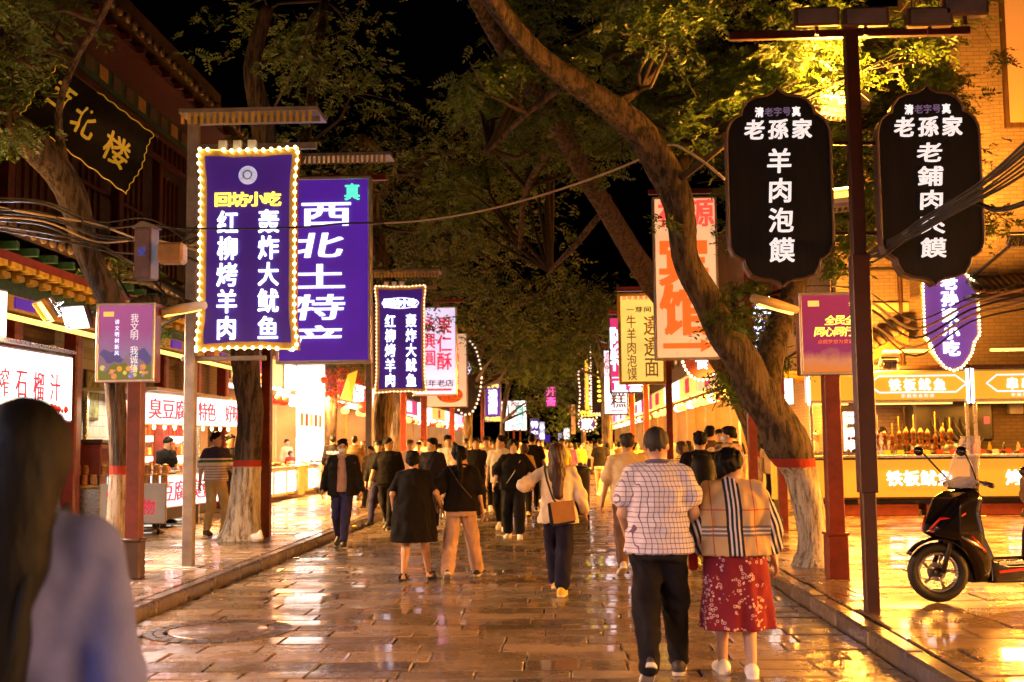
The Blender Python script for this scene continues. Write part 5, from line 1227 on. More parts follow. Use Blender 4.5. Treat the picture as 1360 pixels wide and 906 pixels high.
bm_ = MB()
for i in range(3): bm_.box(-.0, .5-.14*i, -.05, .05, -i*.11, -i*.11+.09, bev=.01).box(.42-.14*i, .5-.14*i, -.16+i*.03, .16-i*.03, -i*.11+.02, -i*.11+.1, bev=.01)
bme = bm_.mesh('bracket_set', M['yellow_paint'])
for i in range(44): link('bracket_set', bme, hall, (-7.75-LX, 10.3+i*.42-11, 4.0))
for i in range(9):
    y = 10.4+i*2.2; H_(-8.2, -7.96, y-.12, y+.12, PAV, 4.0, 'column', 'wood_red', .03); H_(-8.32, -8.14, y-.1, y+.1, 4.9, 8.2, 'upper_column', 'lacquer_shaded', .02)
    if i < 8:
        for k in range(6): H_(-8.42, -8.36, y+.3+k*.28, y+.34+k*.28, 5.3, 7.4, 'lattice_bar', 'lacquer_shaded')
        H_(-8.44, -8.35, y+.2, y+2.0, 6.3, 6.36, 'lattice_bar', 'lacquer_shaded')
H_(-8.25, -8.1, 10, 28.3, 8.1, 8.55, 'painted_beam', 'green_paint'); H_(-8.12, -8.02, 10, 28.3, 7.9, 8.0, 'red_rail', 'lacquer_shaded'); H_(-8.12, -8.02, 10, 28.3, 7.45, 7.53, 'red_rail', 'lacquer_shaded')
for i in range(60): H_(-8.1, -8.05, 10.1+i*.3, 10.15+i*.3, 7.53, 7.9, 'baluster', 'lacquer_shaded')
for i in range(28): H_(-8.09, -8.07, 10.3+i*.65, 10.7+i*.65, 8.2, 8.45, 'painted_panel', 'roof_tile' if i % 3 else 'gold')
skirt(-7.1, 8.75, LX-.3, 9.7, 10, 28.5, 54, False)
H_(LX-.1, -7.3, 10, 28.4, 8.5, 8.6, 'upper_soffit', 'lacquer_shaded')
# paintings, cabinet on the tiled wall
for y, z, lab in ((20.7, 2.55, 'upper framed landscape painting on the white tiled wall'), (19.95, 2.0, 'lower framed painting on the white tiled wall')):
    rt = empty('framed_painting', (LX+.03, y, z), R(90), lab, 'painting'); box_obj('frame', -.3, .3, -.03, 0, -.45, .45, M['wood_dark'], rt, .01); box_obj('canvas', -.25, .25, -.035, -.029, -.4, .4, pbr('painted landscape', (.18, .2, .04), .5, 0, .9, 7), rt, 0)
H_(-7.2, -7.12, 10.5, 28, 3.3, 3.36, 'eave_tube', 'gold_glow'); lamp('AREA', (-6.95-LX, 8, 3.35), 260, WARM, hall, .1, rot=(0, R(180+25), 0), sy=16, spread=R(120))  # tube and upward lamp added to brighten the eave and its brackets
for i in range(16):
    y = 10.6+i*1.1
    w_ = box_obj('painted_tablet', -7.5-LX, -7.47-LX, y-11.3, y-10.7, 3.54, 3.7, M[['gold', 'wood_red', 'purple_face'][i % 3]], hall, .004)
rt = empty('wooden_cabinet', (-8.1, 20.5, PAV), R(90), 'reddish wooden cabinet with a yellow notice against the tiled wall', 'cabinet')
box_obj('carcass', -.6, .6, -.25, .25, 0, 1.55, M['wood_red'], rt, .02); box_obj('notice', -.15, .2, -.262, -.252, .95, 1.35, M['yellow_face'], rt, .001); box_obj('cornice', -.64, .64, -.28, .28, 1.55, 1.62, M['wood_dark'], rt, .01)
# ---------------------------------------------------------------- goods helpers
def tray(label, loc, w, d, items, colr, rz=0, group='food trays on the counters', seed=1):
    rt = empty('food_tray', loc, rz, label, 'tray', group)
    mb = MB().box(-w/2, w/2, -d/2, d/2, 0, .01); 
    for a, b, c, e in ((-w/2, w/2, -d/2, -d/2+.01), (-w/2, w/2, d/2-.01, d/2), (-w/2, -w/2+.01, -d/2+.01, d/2-.01), (w/2-.01, w/2, -d/2+.01, d/2-.01)): mb.box(a, b, c, e, .01, .05)
    mb.build('tray', M['steel'], rt)
    r = random.Random(seed); mb = MB()
    for i in range(items):
        x, y = r.uniform(-w*.42, w*.42), r.uniform(-d*.4, d*.4); q = r.uniform(.025, .045); z = .03+.04*r.random()
        mb.lathe([(q*.4, -q*.6), (q, -q*.1), (q*.8, q*.4), (q*.3, q*.6)], 6, (x, y, z), M=None)
    mb.build('food', colr, rt, True); return rt
FOOD = [pbr('fried golden food', (.6, .32, .08), .5, 0, .5, 20), pbr('red spiced food', (.5, .1, .03), .45, 0, .5, 20), pbr('pale dumplings', (.75, .65, .45), .5, 0, .2, 20), pbr('brown grilled food', (.25, .1, .04), .5, 0, .5, 20)]
# ---------------------------------------------------------------- left stalls
def fascia(parent, pts, z0, z1, face, texts, tm, th=.1, off=.008, cw=.4, name='sign_panel', gap=1.05, hf=.62):
    "lit panels between successive ground points; each gets its lettering"
    for (a, b), tx in zip(zip(pts, pts[1:]), texts):
        a = Vector(a); b = Vector(b); d = b-a; L = d.length; ang = math.atan2(d.y, d.x)
        rt = empty(name, (a.x, a.y, z0), ang, None, None); rt.parent = parent; rt.matrix_parent_inverse = Matrix.Identity(4)
        rt.location = Vector((a.x, a.y, z0))-parent.location
        box_obj('panel_case', .01, L-.01, .012, th, 0, z1-z0, M['alu'], rt, .004); box_obj('panel_face', .03, L-.03, 0, .012, .025, z1-z0-.025, M[face], rt, .001)
        if tx: letters(hrow(tx, L/2, (z1-z0)/2, min(cw, (L-.2)/len(tx)/gap), (z1-z0)*hf, gap), tm, rt, -.001, off, .012)
ts = empty('food_stall', (-7.1, 20.4, PAV), 0, 'white lit stinky tofu stall with red characters behind the limewashed tree', 'food stall')
def rel(o, x0, x1, y0, y1, z0, z1, name, m, bev=.006): return box_obj(name, x0-o.location.x, x1-o.location.x, y0-o.location.y, y1-o.location.y, z0-o.location.z, z1-o.location.z, m, o, bev)
PT = [(-7.2, 20.2), (-6.98, 22.0), (-6.8, 23.6), (-6.65, 25.0)]
# panels face the street: run from far to near so that their front looks outwards
fascia(ts, PT[:2], 2.0, 2.58, 'white_face', ['臭豆腐'], M['red_print'], cw=.5)
fascia(ts, PT[1:], 2.0, 2.58, 'white_face', ['特色', '好味道'], M['red_print'], cw=.4)
fascia(ts, PT[:3], .5, 1.1, 'white_face', ['臭豆腐', '臭豆腐'], M['red_print'], cw=.5)
rel(ts, -8.3, -7.0, 20.2, 20.26, .5, 1.1, 'side_panel', M['white_face']); rel(ts, -8.3, -7.15, 20.25, 24.9, 1.12, 1.16, 'counter_top', M['steel']); rel(ts, -8.3, -7.3, 20.3, 24.8, .25, .5, 'under_frame', M['black'])
rel(ts, -8.5, -7.0, 20.2, 25, 2.6, 2.66, 'roof_panel', M['white'])
for x, y in ((-7.28, 20.32), (-8.3, 20.32), (-7.0, 22.6), (-6.8, 24.9)): rel(ts, x-.04, x+.04, y-.04, y+.04, PAV, 2.6, 'upright', M['steel'])
_hb = MB().lathe([(.02, .06), (.035, .0), (.02, -.05)], 8).mesh('hanging_bulb', M['bulb'], True)
for i in range(1, 10): link('hanging_bulb', _hb, ts, (-.35+.045*i, .4+.45*i, 1.85))
lamp('AREA', (-.6, 2.2, 2.35), 220, (1, .78, .5), ts, 1.0, sy=3.5); lamp('AREA', (.45, 2.0, 2.62), 1100, (1, .48, .12), ts, .3, rot=(0, R(-40), 0), sy=4, spread=R(120))
for i in range(7): tray('steel tray of %s on the tofu stall counter, number counted from the near end %d' % (['fried tofu', 'red sauce', 'pale curd', 'brown skewers', 'golden crisps', 'chilli', 'noodles'][i], i+1) if False else 'steel tray of %s on the tofu stall counter' % ['fried tofu cubes', 'red chilli sauce', 'pale bean curd', 'brown skewers', 'golden crisps', 'dark broth pieces', 'white noodles'][i], (-7.6, 20.7+i*.58, 1.165), .5, .45, 14, FOOD[(i*3+1) % 4], seed=i)
tag(MB().lathe([(.0, 0), (.16, 0), (.19, .2), (.17, .2)], 20, (0, 0, 0)).build('stock_pot', M['steel'], None, True, loc=(-7.55, 20.42, 1.42)), 'round steel pot at the near end of the tofu stall', 'pot')
# pomegranate juice lightbox stall
js = empty('juice_stall', (-7.0, 14.6, PAV), 0, 'pomegranate juice stall with a large white lightbox at the left edge', 'food stall')
for nm, pts, z0, z1, tx, cw in (('sign_panel', [(-6.75, 12.9), (-6.62, 15.75)], 1.95, 2.85, '鲜榨石榴汁', .28), ('upper_sign_panel', [(-7.35, 12.9), (-7.0, 14.6)], 3.0, 3.62, '正宗石榴', .34)):
    fascia(js, pts, z0, z1, 'white_hot', [tx], M['red_print'], cw=cw, off=.0, name=nm, gap=1.6, hf=.4)
r = random.Random(9); mb = MB()
for i in range(14):
    q = .05+.04*r.random(); mb.lathe([(q*.3, -q), (q, -q*.2), (q*.9, q*.4), (q*.2, q)], 8, (.33+.0*i, -.35+i*.1, 1.95+.05*r.random()))
mb.build('pomegranate_relief', pbr('pomegranate red', (.55, .02, .02), .4, 0, .3), js, True)
rel(js, -8.2, -6.9, 13, 15.6, .2, 1.1, 'counter', M['wood_red']); rel(js, -8.25, -6.85, 12.95, 15.65, 1.1, 1.15, 'counter_top', M['steel'])
for x, y in ((-6.85, 15.6), (-8.2, 15.6), (-8.2, 13)): rel(js, x-.04, x+.04, y-.04, y+.04, PAV, 3.0, 'upright', M['alu'])
rel(js, -8.3, -6.6, 12.8, 15.8, 2.88, 2.93, 'roof_panel', M['steel']); lamp('AREA', (-.5, -.2, 2.65), 200, (1, .85, .7), js, 1.2, sy=2); lamp('AREA', (.5, -.2, 2.95), 450, (1, .62, .36), js, .3, rot=(0, R(-40), 0), sy=2.4, spread=R(120))
for i in range(4): tag(MB().lathe([(.06, 0), (.085, .03), (.085, .13), (.05, .2)], 12).build('juice_bottle', pbr('ruby juice', (.5, .02, .02), .15), None, True, loc=(-7.2, 15.35-i*.25, 1.28)), ['nearest', 'second', 'third', 'farthest'][i]+' bottle of ruby juice on the juice stall counter', 'bottle', 'juice bottles on the stall counter')
# glass jar cart
ct = empty('snack_cart', (-7.55, 20.05, PAV), R(14), 'stainless snack cart with glass jars on top and a white front with red characters', 'cart')
box_obj('cart_body', -.95, .75, -.3, .3, .16, .8, M['steel'], ct, .02); box_obj('front_panel', -.3, .78, -.33, -.305, .18, .86, M['white'], ct, .004)
letters(hrow('萌物', .27, .46, .22, .26, 2.0), M['red_print'], ct, -.333, .01, .01)
for x in (-.3, .78): box_obj('panel_edge', x-.01, x+.01, -.335, -.3, .16, .88, M['gold'], ct, .002)
MB().lathe([(.09, 0), (.001, .004)], 16, M=Matrix.Translation((-.1, -.334, .68)) @ Matrix.Rotation(PI/2, 4, 'X')).build('round_mark', M['red_print'], ct)
box_obj('shelf', -.95, .8, -.28, .28, .8, .84, M['gold'], ct, .004)
jm = MB().lathe([(.055, 0), (.06, .02), (.06, .13), (.045, .15)], 12).mesh('jar', pbr('filled glass jar', (.55, .25, .08), .15, 0, .6, 30), True); lm = MB().lathe([(.05, 0), (.05, .025), (.01, .03)], 12).mesh('lid', M['gold'], True)
for k in range(2):
    for i in range(12): j = link('jar', jm, ct, (-.86+i*.145, -.18+.2*k, .84+.16*k)); link('lid', lm, j, (0, 0, .15))
for x in (-.8, -.1, .65):
    w_ = MB().lathe([(.075, -.02), (.08, 0), (.075, .02)], 14, M=Matrix.Rotation(PI/2, 4, 'Y')).build('wheel', M['black'], ct, True, loc=(x, -.22, .08)); MB().box(-.03, .03, -.02, .02, .04, .1).build('caster_fork', M['steel'], w_)
# ---------------------------------------------------------------- row shops (both sides)
SHELF = [pbr('shelf goods %d' % i, c, .5, 0, .4, 10) for i, c in enumerate([(.6, .1, .05), (.65, .45, .1), (.2, .35, .1), (.7, .6, .45), (.3, .12, .05), (.5, .05, .2)])]
WALLC = [emit('self-glowing back wall warm', (1, .72, .36), 1.5, .25, 1.2), emit('self-glowing back wall white', (1, .9, .72), 2.0, .25, 1.2), emit('self-glowing back wall amber', (1, .5, .14), 1.3, .3, 1.2)]  # interior light put into the walls: they glow by themselves
def shop(label, X, side, y0, y1, fas, faces='yellow_face', ttext='特产', tm='red_print', wall=0, H=3.2, power=90, hue=WARM, up='brick_far', upH=5, counter=True, seed=1, upc=True, boost=1.0):
    "side=-1: on the left, opening towards +x"
    s = side; rt = empty('shop_building', (X, (y0+y1)/2, PAV), 0, label, 'shop', 'row of lit shops along the street'); L = y1-y0; r = random.Random(seed)
    def B(name, a, b, c, d, e, f, m, bev=0):   # a,b depth behind facade (0 = facade, + inwards)
        xs = sorted((s*a, s*b)); return box_obj(name, xs[0], xs[1], c, d, e, f, m, rt, bev)
    h = L/2
    B('back_wall', 2.6, 2.7, -h, h, 0, H, WALLC[wall]); B('floor', -.01, 2.6, -h, h, -.02, .03, M['slab']); B('ceiling', .1, 2.6, -h, h, H, H+.1, M['plaster'])
    B('pillar', 0, .3, -h, -h+.22, 0, H+1.0, M['plaster'], .01); B('pillar', 0, .3, h-.22, h, 0, H+1.0, M['plaster'], .01); B('side_wall', .3, 2.6, h-.08, h, 0, H, M['plaster'])
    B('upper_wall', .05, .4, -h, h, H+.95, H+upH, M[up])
    if upc:
        for i in range(max(1, int(L/2))):
            yc = -h+(i+.5)*L/max(1, int(L/2)); f_ = B('window', -.02, .04, yc-.55, yc+.55, H+1.6, H+2.9, M['wood_dark'], .01)
            box_obj('pane', -.03 if s > 0 else .02, -.022 if s > 0 else .03, yc-.45, yc+.45, H+1.7, H+2.8, M['lit_pane'] if r.random() < .4 else M['dark_pane'], f_, 0)
    # fascia
    B('sign_case', -.25, -.02, -h+.1, h-.1, H, H+.85, M['alu'], .01); B('sign_face', -.275, -.252, -h+.15, h-.15, H+.05, H+.8, M[faces], .002)
    V = hrow(ttext, 0, H+.43, min(.6, (L-.6)/len(ttext)), .55, 1.0)
    lt = letters(V, M[tm], rt, 0, .03, .03); lt.rotation_euler = (0, 0, PI/2 if s < 0 else -PI/2); lt.location = (-s*.278, 0, 0)
    # side hanging light under the eave
    B('soffit_light', .3, .7, -h+.4, h-.4, H-.06, H-.02, M['gold_glow'] if hue == GOLD else M['white_hot'])
    lamp('AREA', (s*.9, 0, H-.12), power*1.5, hue, rt, 1.0, sy=L*.8); lamp('AREA', (-s*.55, 0, H-.15), power*(25 if s > 0 else 22)*boost, hue, rt, .35, rot=(0, s*R(48), 0), sy=L*.8, spread=R(122))
    B('light_tube', -.6, -.5, -h*.8, h*.8, H-.13, H-.08, M['white_hot'] if hue != GOLD else M['gold_glow'])
    if counter:
        B('counter', -.9, -.15, -h+.5, h-.6, .12, .85, M['counter%d' % r.randint(0, 2)], .01); B('counter_top', -.93, -.12, -h+.48, h-.58, .85, .9, M['steel'], .004)
        for k in range(int(L/.55)-2):
            y = -h+.8+k*.52; mb = MB(); n = 9
            for i in range(n): q = r.uniform(.04, .075); mb.lathe([(q*.4, -q*.5), (q, 0), (q*.5, q*.7)], 6, (-s*.52+r.uniform(-.2, .2), y+r.uniform(-.17, .17), .94+.06*r.random()))
            mb.build('heaped_food', FOOD[r.randint(0, 3)], rt, True)
        for k in range(3): B('counter_panel', -.915, -.902, -h+.6+k*(L-1.2)/3, -h+.55+(k+.85)*(L-1.2)/3, .2, .78, M[['white_face', 'yellow_face', 'white_hot'][r.randint(0, 2)]])
    for lev in range(4):
        z = .7+lev*.55; B('shelf', 2.2, 2.58, -h+.2, h-.2, z, z+.03, M['wood_red'])
        mb = [MB() for _ in range(3)]; y = -h+.3
        while y < h-.35:
            w_ = r.uniform(.12, .28); hh = r.uniform(.15, .4); x0 = s*2.25; x1 = s*2.5; mb[r.randint(0, 2)].box(min(x0, x1), max(x0, x1), y, y+w_, z+.03, z+.03+hh); y += w_+r.uniform(.02, .15)
        for q in mb:
            if q.v: tag(q.build('shelf_goods', SHELF[r.randint(0, 5)], rt), kind='stuff')
    for k in range(int(L/.9)):
        mb = MB().lathe([(.03, .12), (.14, .06), (.17, -.06), (.12, -.15), (.04, -.17)], 10); o = mb.build('lantern', M[['red_lantern', 'gold_glow', 'white_hot'][r.randint(0, 2)]], rt, True, loc=(-s*.45, -h+.5+k*.9, H-.35)) if r.random() < .6 else None
    return rt
M['lit_pane'] = emit('lit window pane', (1, .6, .2), .5, .4); M['dark_pane'] = pbr('dark window pane', (.02, .02, .025), .1, bump=0)
M['counter0'] = pbr('red counter', (.35, .06, .03), .4); M['counter1'] = pbr('cream counter', (.6, .45, .2), .4); M['counter2'] = M['steel']
names = ['first left shop past the tofu stall with a frosted door and cream counter', 'bright white menu walled shop on the left behind the man in the mask', 'left shop with the amber fascia beside the tan tree', 'white lit left shop behind the mossy tree', 'left shop with a violet fascia in the middle distance', 'left shop with red goods far along', 'white shop far down the left', 'amber shop far down the left', 'last but one shop on the left', 'last shop on the left']
ys = [29.2, 35, 41, 47, 54, 61, 69, 77, 86, 96, 108]
fa = ['yellow_face', 'white_hot', 'yellow_face', 'white_hot', 'purple_face', 'magenta_face', 'white_hot', 'yellow_face', 'white_face', 'lilac_face']
tt = ['回坊特产', '果木烤肉', '手工酸奶', '腊牛肉', '水晶柿饼', '核桃馍', '凉皮', '甑糕', '烤馍', '小吃']
for i in range(10): shop(names[i], -8.5, -1, ys[i], ys[i+1]-.05, None, fa[i], tt[i], 'red_print' if fa[i] not in ('purple_face', 'magenta_face') else 'white_glow', wall=[1, 1, 0, 1, 0, 2, 1, 0, 1, 0][i], power=[150, 170, 120, 110, 100, 100, 100, 90, 80, 80][i], hue=WARM, seed=i+3)
names = ['first right shop behind the leaning tree with amber fascia', 'pink walled right shop past the red posts', 'right shop with a green strip in the fascia', 'glowing white right shop behind the magenta sign', 'amber right shop in the middle distance', 'right shop with red fascia far along', 'white shop far down the right', 'amber shop far down the right', 'last but one shop on the right', 'last shop on the right']
ys = [30.5, 36, 42, 48, 55, 62, 70, 78, 87, 97, 108]
fa = ['yellow_face', 'pink_face', 'yellow_face', 'white_hot', 'yellow_face', 'magenta_face', 'white_hot', 'yellow_face', 'white_face', 'lilac_face']
for i in range(10): shop(names[i], 5.3, 1, ys[i], ys[i+1]-.05, None, fa[i], tt[::-1][i], 'red_print' if fa[i] != 'magenta_face' else 'white_glow', wall=[2, 0, 2, 1, 0, 2, 1, 0, 1, 0][i], power=[170, 150, 130, 110, 100, 100, 100, 90, 80, 80][i], hue=GOLD, seed=i+43)
# ---------------------------------------------------------------- details of the first left shops
rt = empty('menu_wall', (-7.95, 37.4, PAV), 0, 'blown out white menu wall with small pictures behind the man in the mask', 'menu board')
box_obj('panel', 0, .06, -2.0, 2.0, .7, 3.1, M['white_hot'], rt, .01)
for i in range(5): box_obj('menu_picture', .061, .07, -1.7+i*.7, -1.25+i*.7, 2.1, 2.5, FOOD[i % 4], rt, .002)
tag(box_obj('hanging_lightbox', P(395, 505, 35.6).x, P(430, 505, 35.6).x, 35.6, 35.75, P(400, 527, 35.6).z, P(400, 485, 35.6).z, M['white_hot'], None, .01), 'square blown out lightbox under the violet banner', 'lightbox')
cn = empty('food_counter', tuple(G(376, 660, PAV)), 0, 'cream wooden food counter with dark painted marks left of the steel cart', 'counter')
box_obj('carcass', -.75, .55, -.4, .4, .06, .88, M['counter1'], cn, .015); box_obj('top', -.8, .6, -.45, .45, .88, .94, M['white'], cn, .01)
for x in (-.45, .2):
    MB().lathe([(.1, 0), (.001, .01)], 12, M=Matrix.Translation((x, -.4, .5)) @ Matrix.Scale(2.4, 4, (0, 0, 1)) @ Matrix.Rotation(PI/2, 4, 'X')).build('painted_mark', M['wood_dark'], cn)
p = G(410, 655, PAV); cn = empty('steel_cart', tuple(p), 0, 'gold lit stainless cart on casters with a monitor pole', 'cart')
box_obj('body', -.45, .45, -.35, .35, .16, .9, M['steel'], cn, .02); box_obj('lid', -.47, .47, -.37, .37, .9, .95, M['steel'], cn, .01); box_obj('label_plate', -.25, -.05, -.36, -.351, .5, .8, M['white'], cn, .002)
for x in (-.35, .35): MB().lathe([(.07, -.02), (.08, 0), (.07, .02)], 12, M=Matrix.Rotation(PI/2, 4, 'Y')).build('wheel', M['black'], cn, True, loc=(x, -.25, .08))
p = G(421, 650, PAV); cn = empty('monitor_stand', tuple(p), 0, 'pole with a small dark monitor over the steel cart', 'monitor')
MB().bar((0, 0, 0), (0, 0, 2.1), .04).build('pole', M['steel'], cn); box_obj('screen', -.75, -.2, -.06, 0, 1.75, 2.15, M['black'], cn, .02); box_obj('display', -.71, -.24, -.066, -.061, 1.79, 2.11, emit('dim screen', (.25, .25, .5), .35, .5, 9), cn, 0)
MB().bar((-.4, -.02, 1.6), (0, -.02, 1.5), .03).build('bracket', M['steel'], cn)
# garlands of red flowers and yellow pennant
r = np.random.RandomState(3); c = np.array([P(r.uniform(428, 482), r.uniform(488, 535), 37+r.rand()) for _ in range(420)])
spray_mesh('flower_garland', c, .2, 4, pbr('red silk flowers', (.6, .06, .02), .6, 0, .6, 8), None, np.zeros(3), nl=7); g_ = col.objects['flower_garland']; tag(g_, 'red and orange flower garland hanging before the left shops', 'garland')
c = np.array([P(r.uniform(440, 490), r.uniform(483, 500), 37.5+r.rand()) for _ in range(160)]); spray_mesh('leaf_garland', c, .2, 5, M['leaf'], None, np.zeros(3), nl=7); tag(col.objects['leaf_garland'], 'green leaf garland above the red flowers at left', 'garland')
q = [P(462, 497, 36.5), P(475, 492, 36.5), P(466, 532, 36.4), P(452, 530, 36.5)]
tag(MB().add([v+Vector((0, o, 0)) for o in (0, .02) for v in q], [(0, 3, 2, 1), (4, 5, 6, 7), (0, 1, 5, 4), (1, 2, 6, 5), (2, 3, 7, 6), (3, 0, 4, 7)]).build('pennant', emit('yellow pennant cloth', (1, .62, .03), .8)), 'slanting yellow paper pennant among the red flowers', 'pennant')
for i, (px, py, Y, s) in enumerate(((484, 541, 34, .22), (430, 505, 33, .12))):
    tag(MB().lathe([(s*.3, s*.8), (s*.8, s*.5), (s, 0), (s*.8, -s*.5), (s*.3, -s*.8)], 14).build('red_lantern' if i == 0 else 'paper_lantern', M['red_lantern'], None, True, loc=P(px, py, Y)), ['round red lantern beside the pale post', 'small red lantern near the violet banner corner'][i], 'lantern')
# ---------------------------------------------------------------- right brick building and squid stalls
bb = empty('brick_building', (7.5, 25, 0), 0, 'grey brown brick building with a tall window behind the right stalls', 'building')
def Bb(name, x0, x1, y0, y1, z0, z1, m, bev=0, par=None): return box_obj(name, x0-7.5, x1-7.5, y0-25, y1-25, z0, z1, m if not isinstance(m, str) else M[m], bb, bev)
Bb('wall', 6.0, 14, 25, 25.3, PAV, 11, 'brick'); Bb('side_wall', 5.95, 6.3, 25.3, 30.4, PAV, 11, 'brick'); Bb('wing_wall', 7.55, 14, 21.9, 24.98, 4.6, 12, 'brick'); Bb('pier', 7.5, 8.2, 21.7, 21.89, 4.6, 12, 'brick', .01)
Bb('band', 5.9, 7.5, 24.9, 24.98, 4.3, 4.5, 'plaster', .01); Bb('string_course', 5.9, 7.5, 24.88, 24.98, 7.6, 7.75, 'plaster', .01)
wf = Bb('window', 8.5, 9.8, 21.8, 21.88, 7.4, 10.4, 'wood_dark', .01)
for x in (8.58, 9.2): box_obj('pane', x-7.5, x+.5-7.5, 21.78-25, 21.795-25, 7.5, 10.3, emit('amber lit window', (1, .5, .1), .25, .5, 1), wf, 0)
# a little tiled eave with scalloped ends
for i in range(16):
    MB().tube([(0, 0, 0), (0, .7, .35)], .055, 6).build('eave_tile', M['roof_tile'], bb, True, loc=(7.6-7.5+i*.13, 21.15-25, 4.25))
Bb('eave_board', 7.5, 9.8, 21.2, 21.85, 4.12, 4.2, 'wood_dark')
Bb('downpipe', 7.28, 7.36, 24.85, 24.95, PAV, 10, 'wood_dark', .02)
for z in (3.2, 5.2): Bb('conduit', 6.1, 7.4, 24.93, 24.97, z, z+.03, 'black')
for i, (x, z) in enumerate(((6.5, 5.6), (6.4, 8.6))):
    w_ = Bb('window', x-.35, x+.35, 24.9, 24.98, z, z+1.3, 'wood_dark', .01); box_obj('pane', x-.3-7.5, x+.3-7.5, 24.88-25, 24.895-25, z+.06, z+1.24, M['dark_pane'], w_)
cr = empty('corner_eave', tuple(P(1168, 470, 24)), 0, 'red and grey tiled corner eave peeping out behind the T post', 'eave')
MB().add([(-.5, 0, -.1), (.6, 0, .45), (.6, .6, .45), (-.5, .6, -.1), (-.5, 0, -.3), (.6, 0, .2), (.6, .6, .2), (-.5, .6, -.3)], [(0, 1, 2, 3), (7, 6, 5, 4), (0, 4, 5, 1), (1, 5, 6, 2), (2, 6, 7, 3), (3, 7, 4, 0)]).build('red_beam', pbr('orange red lacquer', (.55, .1, .02), .4), cr)
for i in range(8): MB().tube([(-.5+i*.14, -.1, -.06+i*.07), (-.5+i*.14, .5, .15+i*.07)], .06, 6).build('roof_tile', M['roof_tile'], cr, True)
# stall row facing the camera
M['stall_amber'] = emit('amber stall panel', (1, .47, .035), .85, .2, 1.0)
M['stall_amber_low'] = emit('amber counter panel', (1, .46, .035), .7, .2, 1.0)
SY = 23.0
def squid_stall(label, x0, x1, title, low, seed, side=False):
    rt = empty('food_stall', ((x0+x1)/2, SY, PAV), 0, label, 'food stall', 'amber lit food stalls on the right'); W = x1-x0; h = W/2; r = random.Random(seed)
    def B(name, a, b, c, d, e, f, m, bev=.006, par=rt): return box_obj(name, a, b, c, d, e, f, M[m] if isinstance(m, str) else m, par, bev)
    B('sign_case', -h+.02, h-.02, .03, .35, 2.2, 2.82, 'alu'); B('sign_face', -h+.06, h-.06, 0, .029, 2.24, 2.78, 'stall_amber')
    for x in (-h, h-.05): B('edge_light', x, x+.05, -.02, .03, 2.15, 2.85, 'white_hot')
    B('top_rail', -h, h, -.05, .4, 2.83, 2.9, 'wood_dark')
    if title:
        letters(hrow(title, 0, 2.53, .22, .22, 1.3), M['white_glow'], rt, -.002, .012, .02); letters(hrow('非遗美食传承', 0, 2.31, .085, .07, 1.3), M['white_paint'], rt, -.002, .02, .01)
        a = len(title)*.16+.1; z0, z1 = 2.38, 2.7; zc = (z0+z1)/2
        pts = [(-a, z0), (a, z0), (a+.1, zc-.08), (a+.2, zc), (a+.1, zc+.08), (a, z1), (-a, z1), (-a-.1, zc+.08), (-a-.2, zc), (-a-.1, zc-.08), (-a, z0)]
        MB().tube([(x, -.012, z) for x, z in pts], .013, 5).build('neon_outline', M['lilac_glow'], rt)
    B('counter_body', -h+.03, h-.03, .03, .9, .32, 1.12, 'wood_dark'); B('front_panel', -h+.06, h-.06, 0, .029, .36, 1.08, 'stall_amber_low'); B('counter_top', -h, h, -.06, .95, 1.12, 1.17, 'steel')
    if low: letters(hrow(low, -.02, .72, .29, .28, 1.12), M['white_glow'], rt, -.002, .015, .02)
    for x in (-h+.03, h-.09): B('upright', x, x+.06, .0, .06, 1.17, 2.2, 'steel')
    n = int(W/.75)
    for i in range(n): B('red_block', -h+.1+i*W/n, -h+W/n-.05+i*W/n, .05, .4, 0, .22, pbr('brick red block', (.3, .06, .03), .6) if i == 0 and 'rb' not in M else M['wood_red'], .01)
    B('undertray', -h+.1, h-.1, .3, .9, .1, .3, 'black')
    B('glass_screen', -h+.1, h-.1, .01, .018, 1.17, 1.6, 'glass', 0)
    lamp('AREA', (0, .3, 2.16), 250, GOLD, rt, W*.8, sy=.5); lamp('AREA', (0, -.55, 3.1), 420, GOLD, rt, W*.8, rot=(R(-42), 0, 0), sy=.3, spread=R(150)); B('eave_tube', -h+.2, h-.2, -.6, -.5, 3.12, 3.17, 'gold_glow'); B('soffit_light', -h+.2, h-.2, .4, .5, 2.16, 2.19, 'gold_glow')
    return rt
s1 = squid_stall('amber teppan squid stall with skewered squid upright on its rack', 6.02, 8.02, '铁板鱿鱼', '铁板鱿鱼', 1)
s2 = squid_stall('amber stall at the right edge with shallow food trays', 8.06, 10.2, '串串香', '烤面筋', 2)
s3 = squid_stall('amber corner stall with a glass showcase behind the T post', 4.9, 5.98, '', '', 3)
pn = empty('menu_lightbox', (4.3, SY+1.4, 2.33), R(-24), 'white menu lightbox at the corner of the amber stalls', 'lightbox')
box_obj('case', 0, .62, .012, .1, 0, .56, M['alu'], pn); box_obj('face', .02, .6, 0, .012, .02, .54, M['white_hot'], pn, 0)
letters(vcol('炒酸奶', .15, .5, .11, .13, 1.2)+vcol('花干烤', .31, .5, .11, .13, 1.2)+vcol('冰峰汁', .47, .5, .11, .13, 1.2), M['red_print'], pn, -.001, 0, .004)
pn = empty('amber_lightbox', (3.72, SY+1.5, 2.28), 0, 'small amber lightbox left of the white menu lightbox', 'lightbox')
box_obj('case', 0, .56, .012, .1, 0, .56, M['alu'], pn); box_obj('face', .02, .54, 0, .012, .02, .54, M['stall_amber'], pn, 0); letters(hrow('老米', .3, .28, .2, .22, 1), M['white_glow'], pn, -.001, .03, .02)
ss = empty('side_stall', (4.5, 25.5, PAV), 0, 'amber lit side stall between the leaning tree and the corner stall', 'food stall')
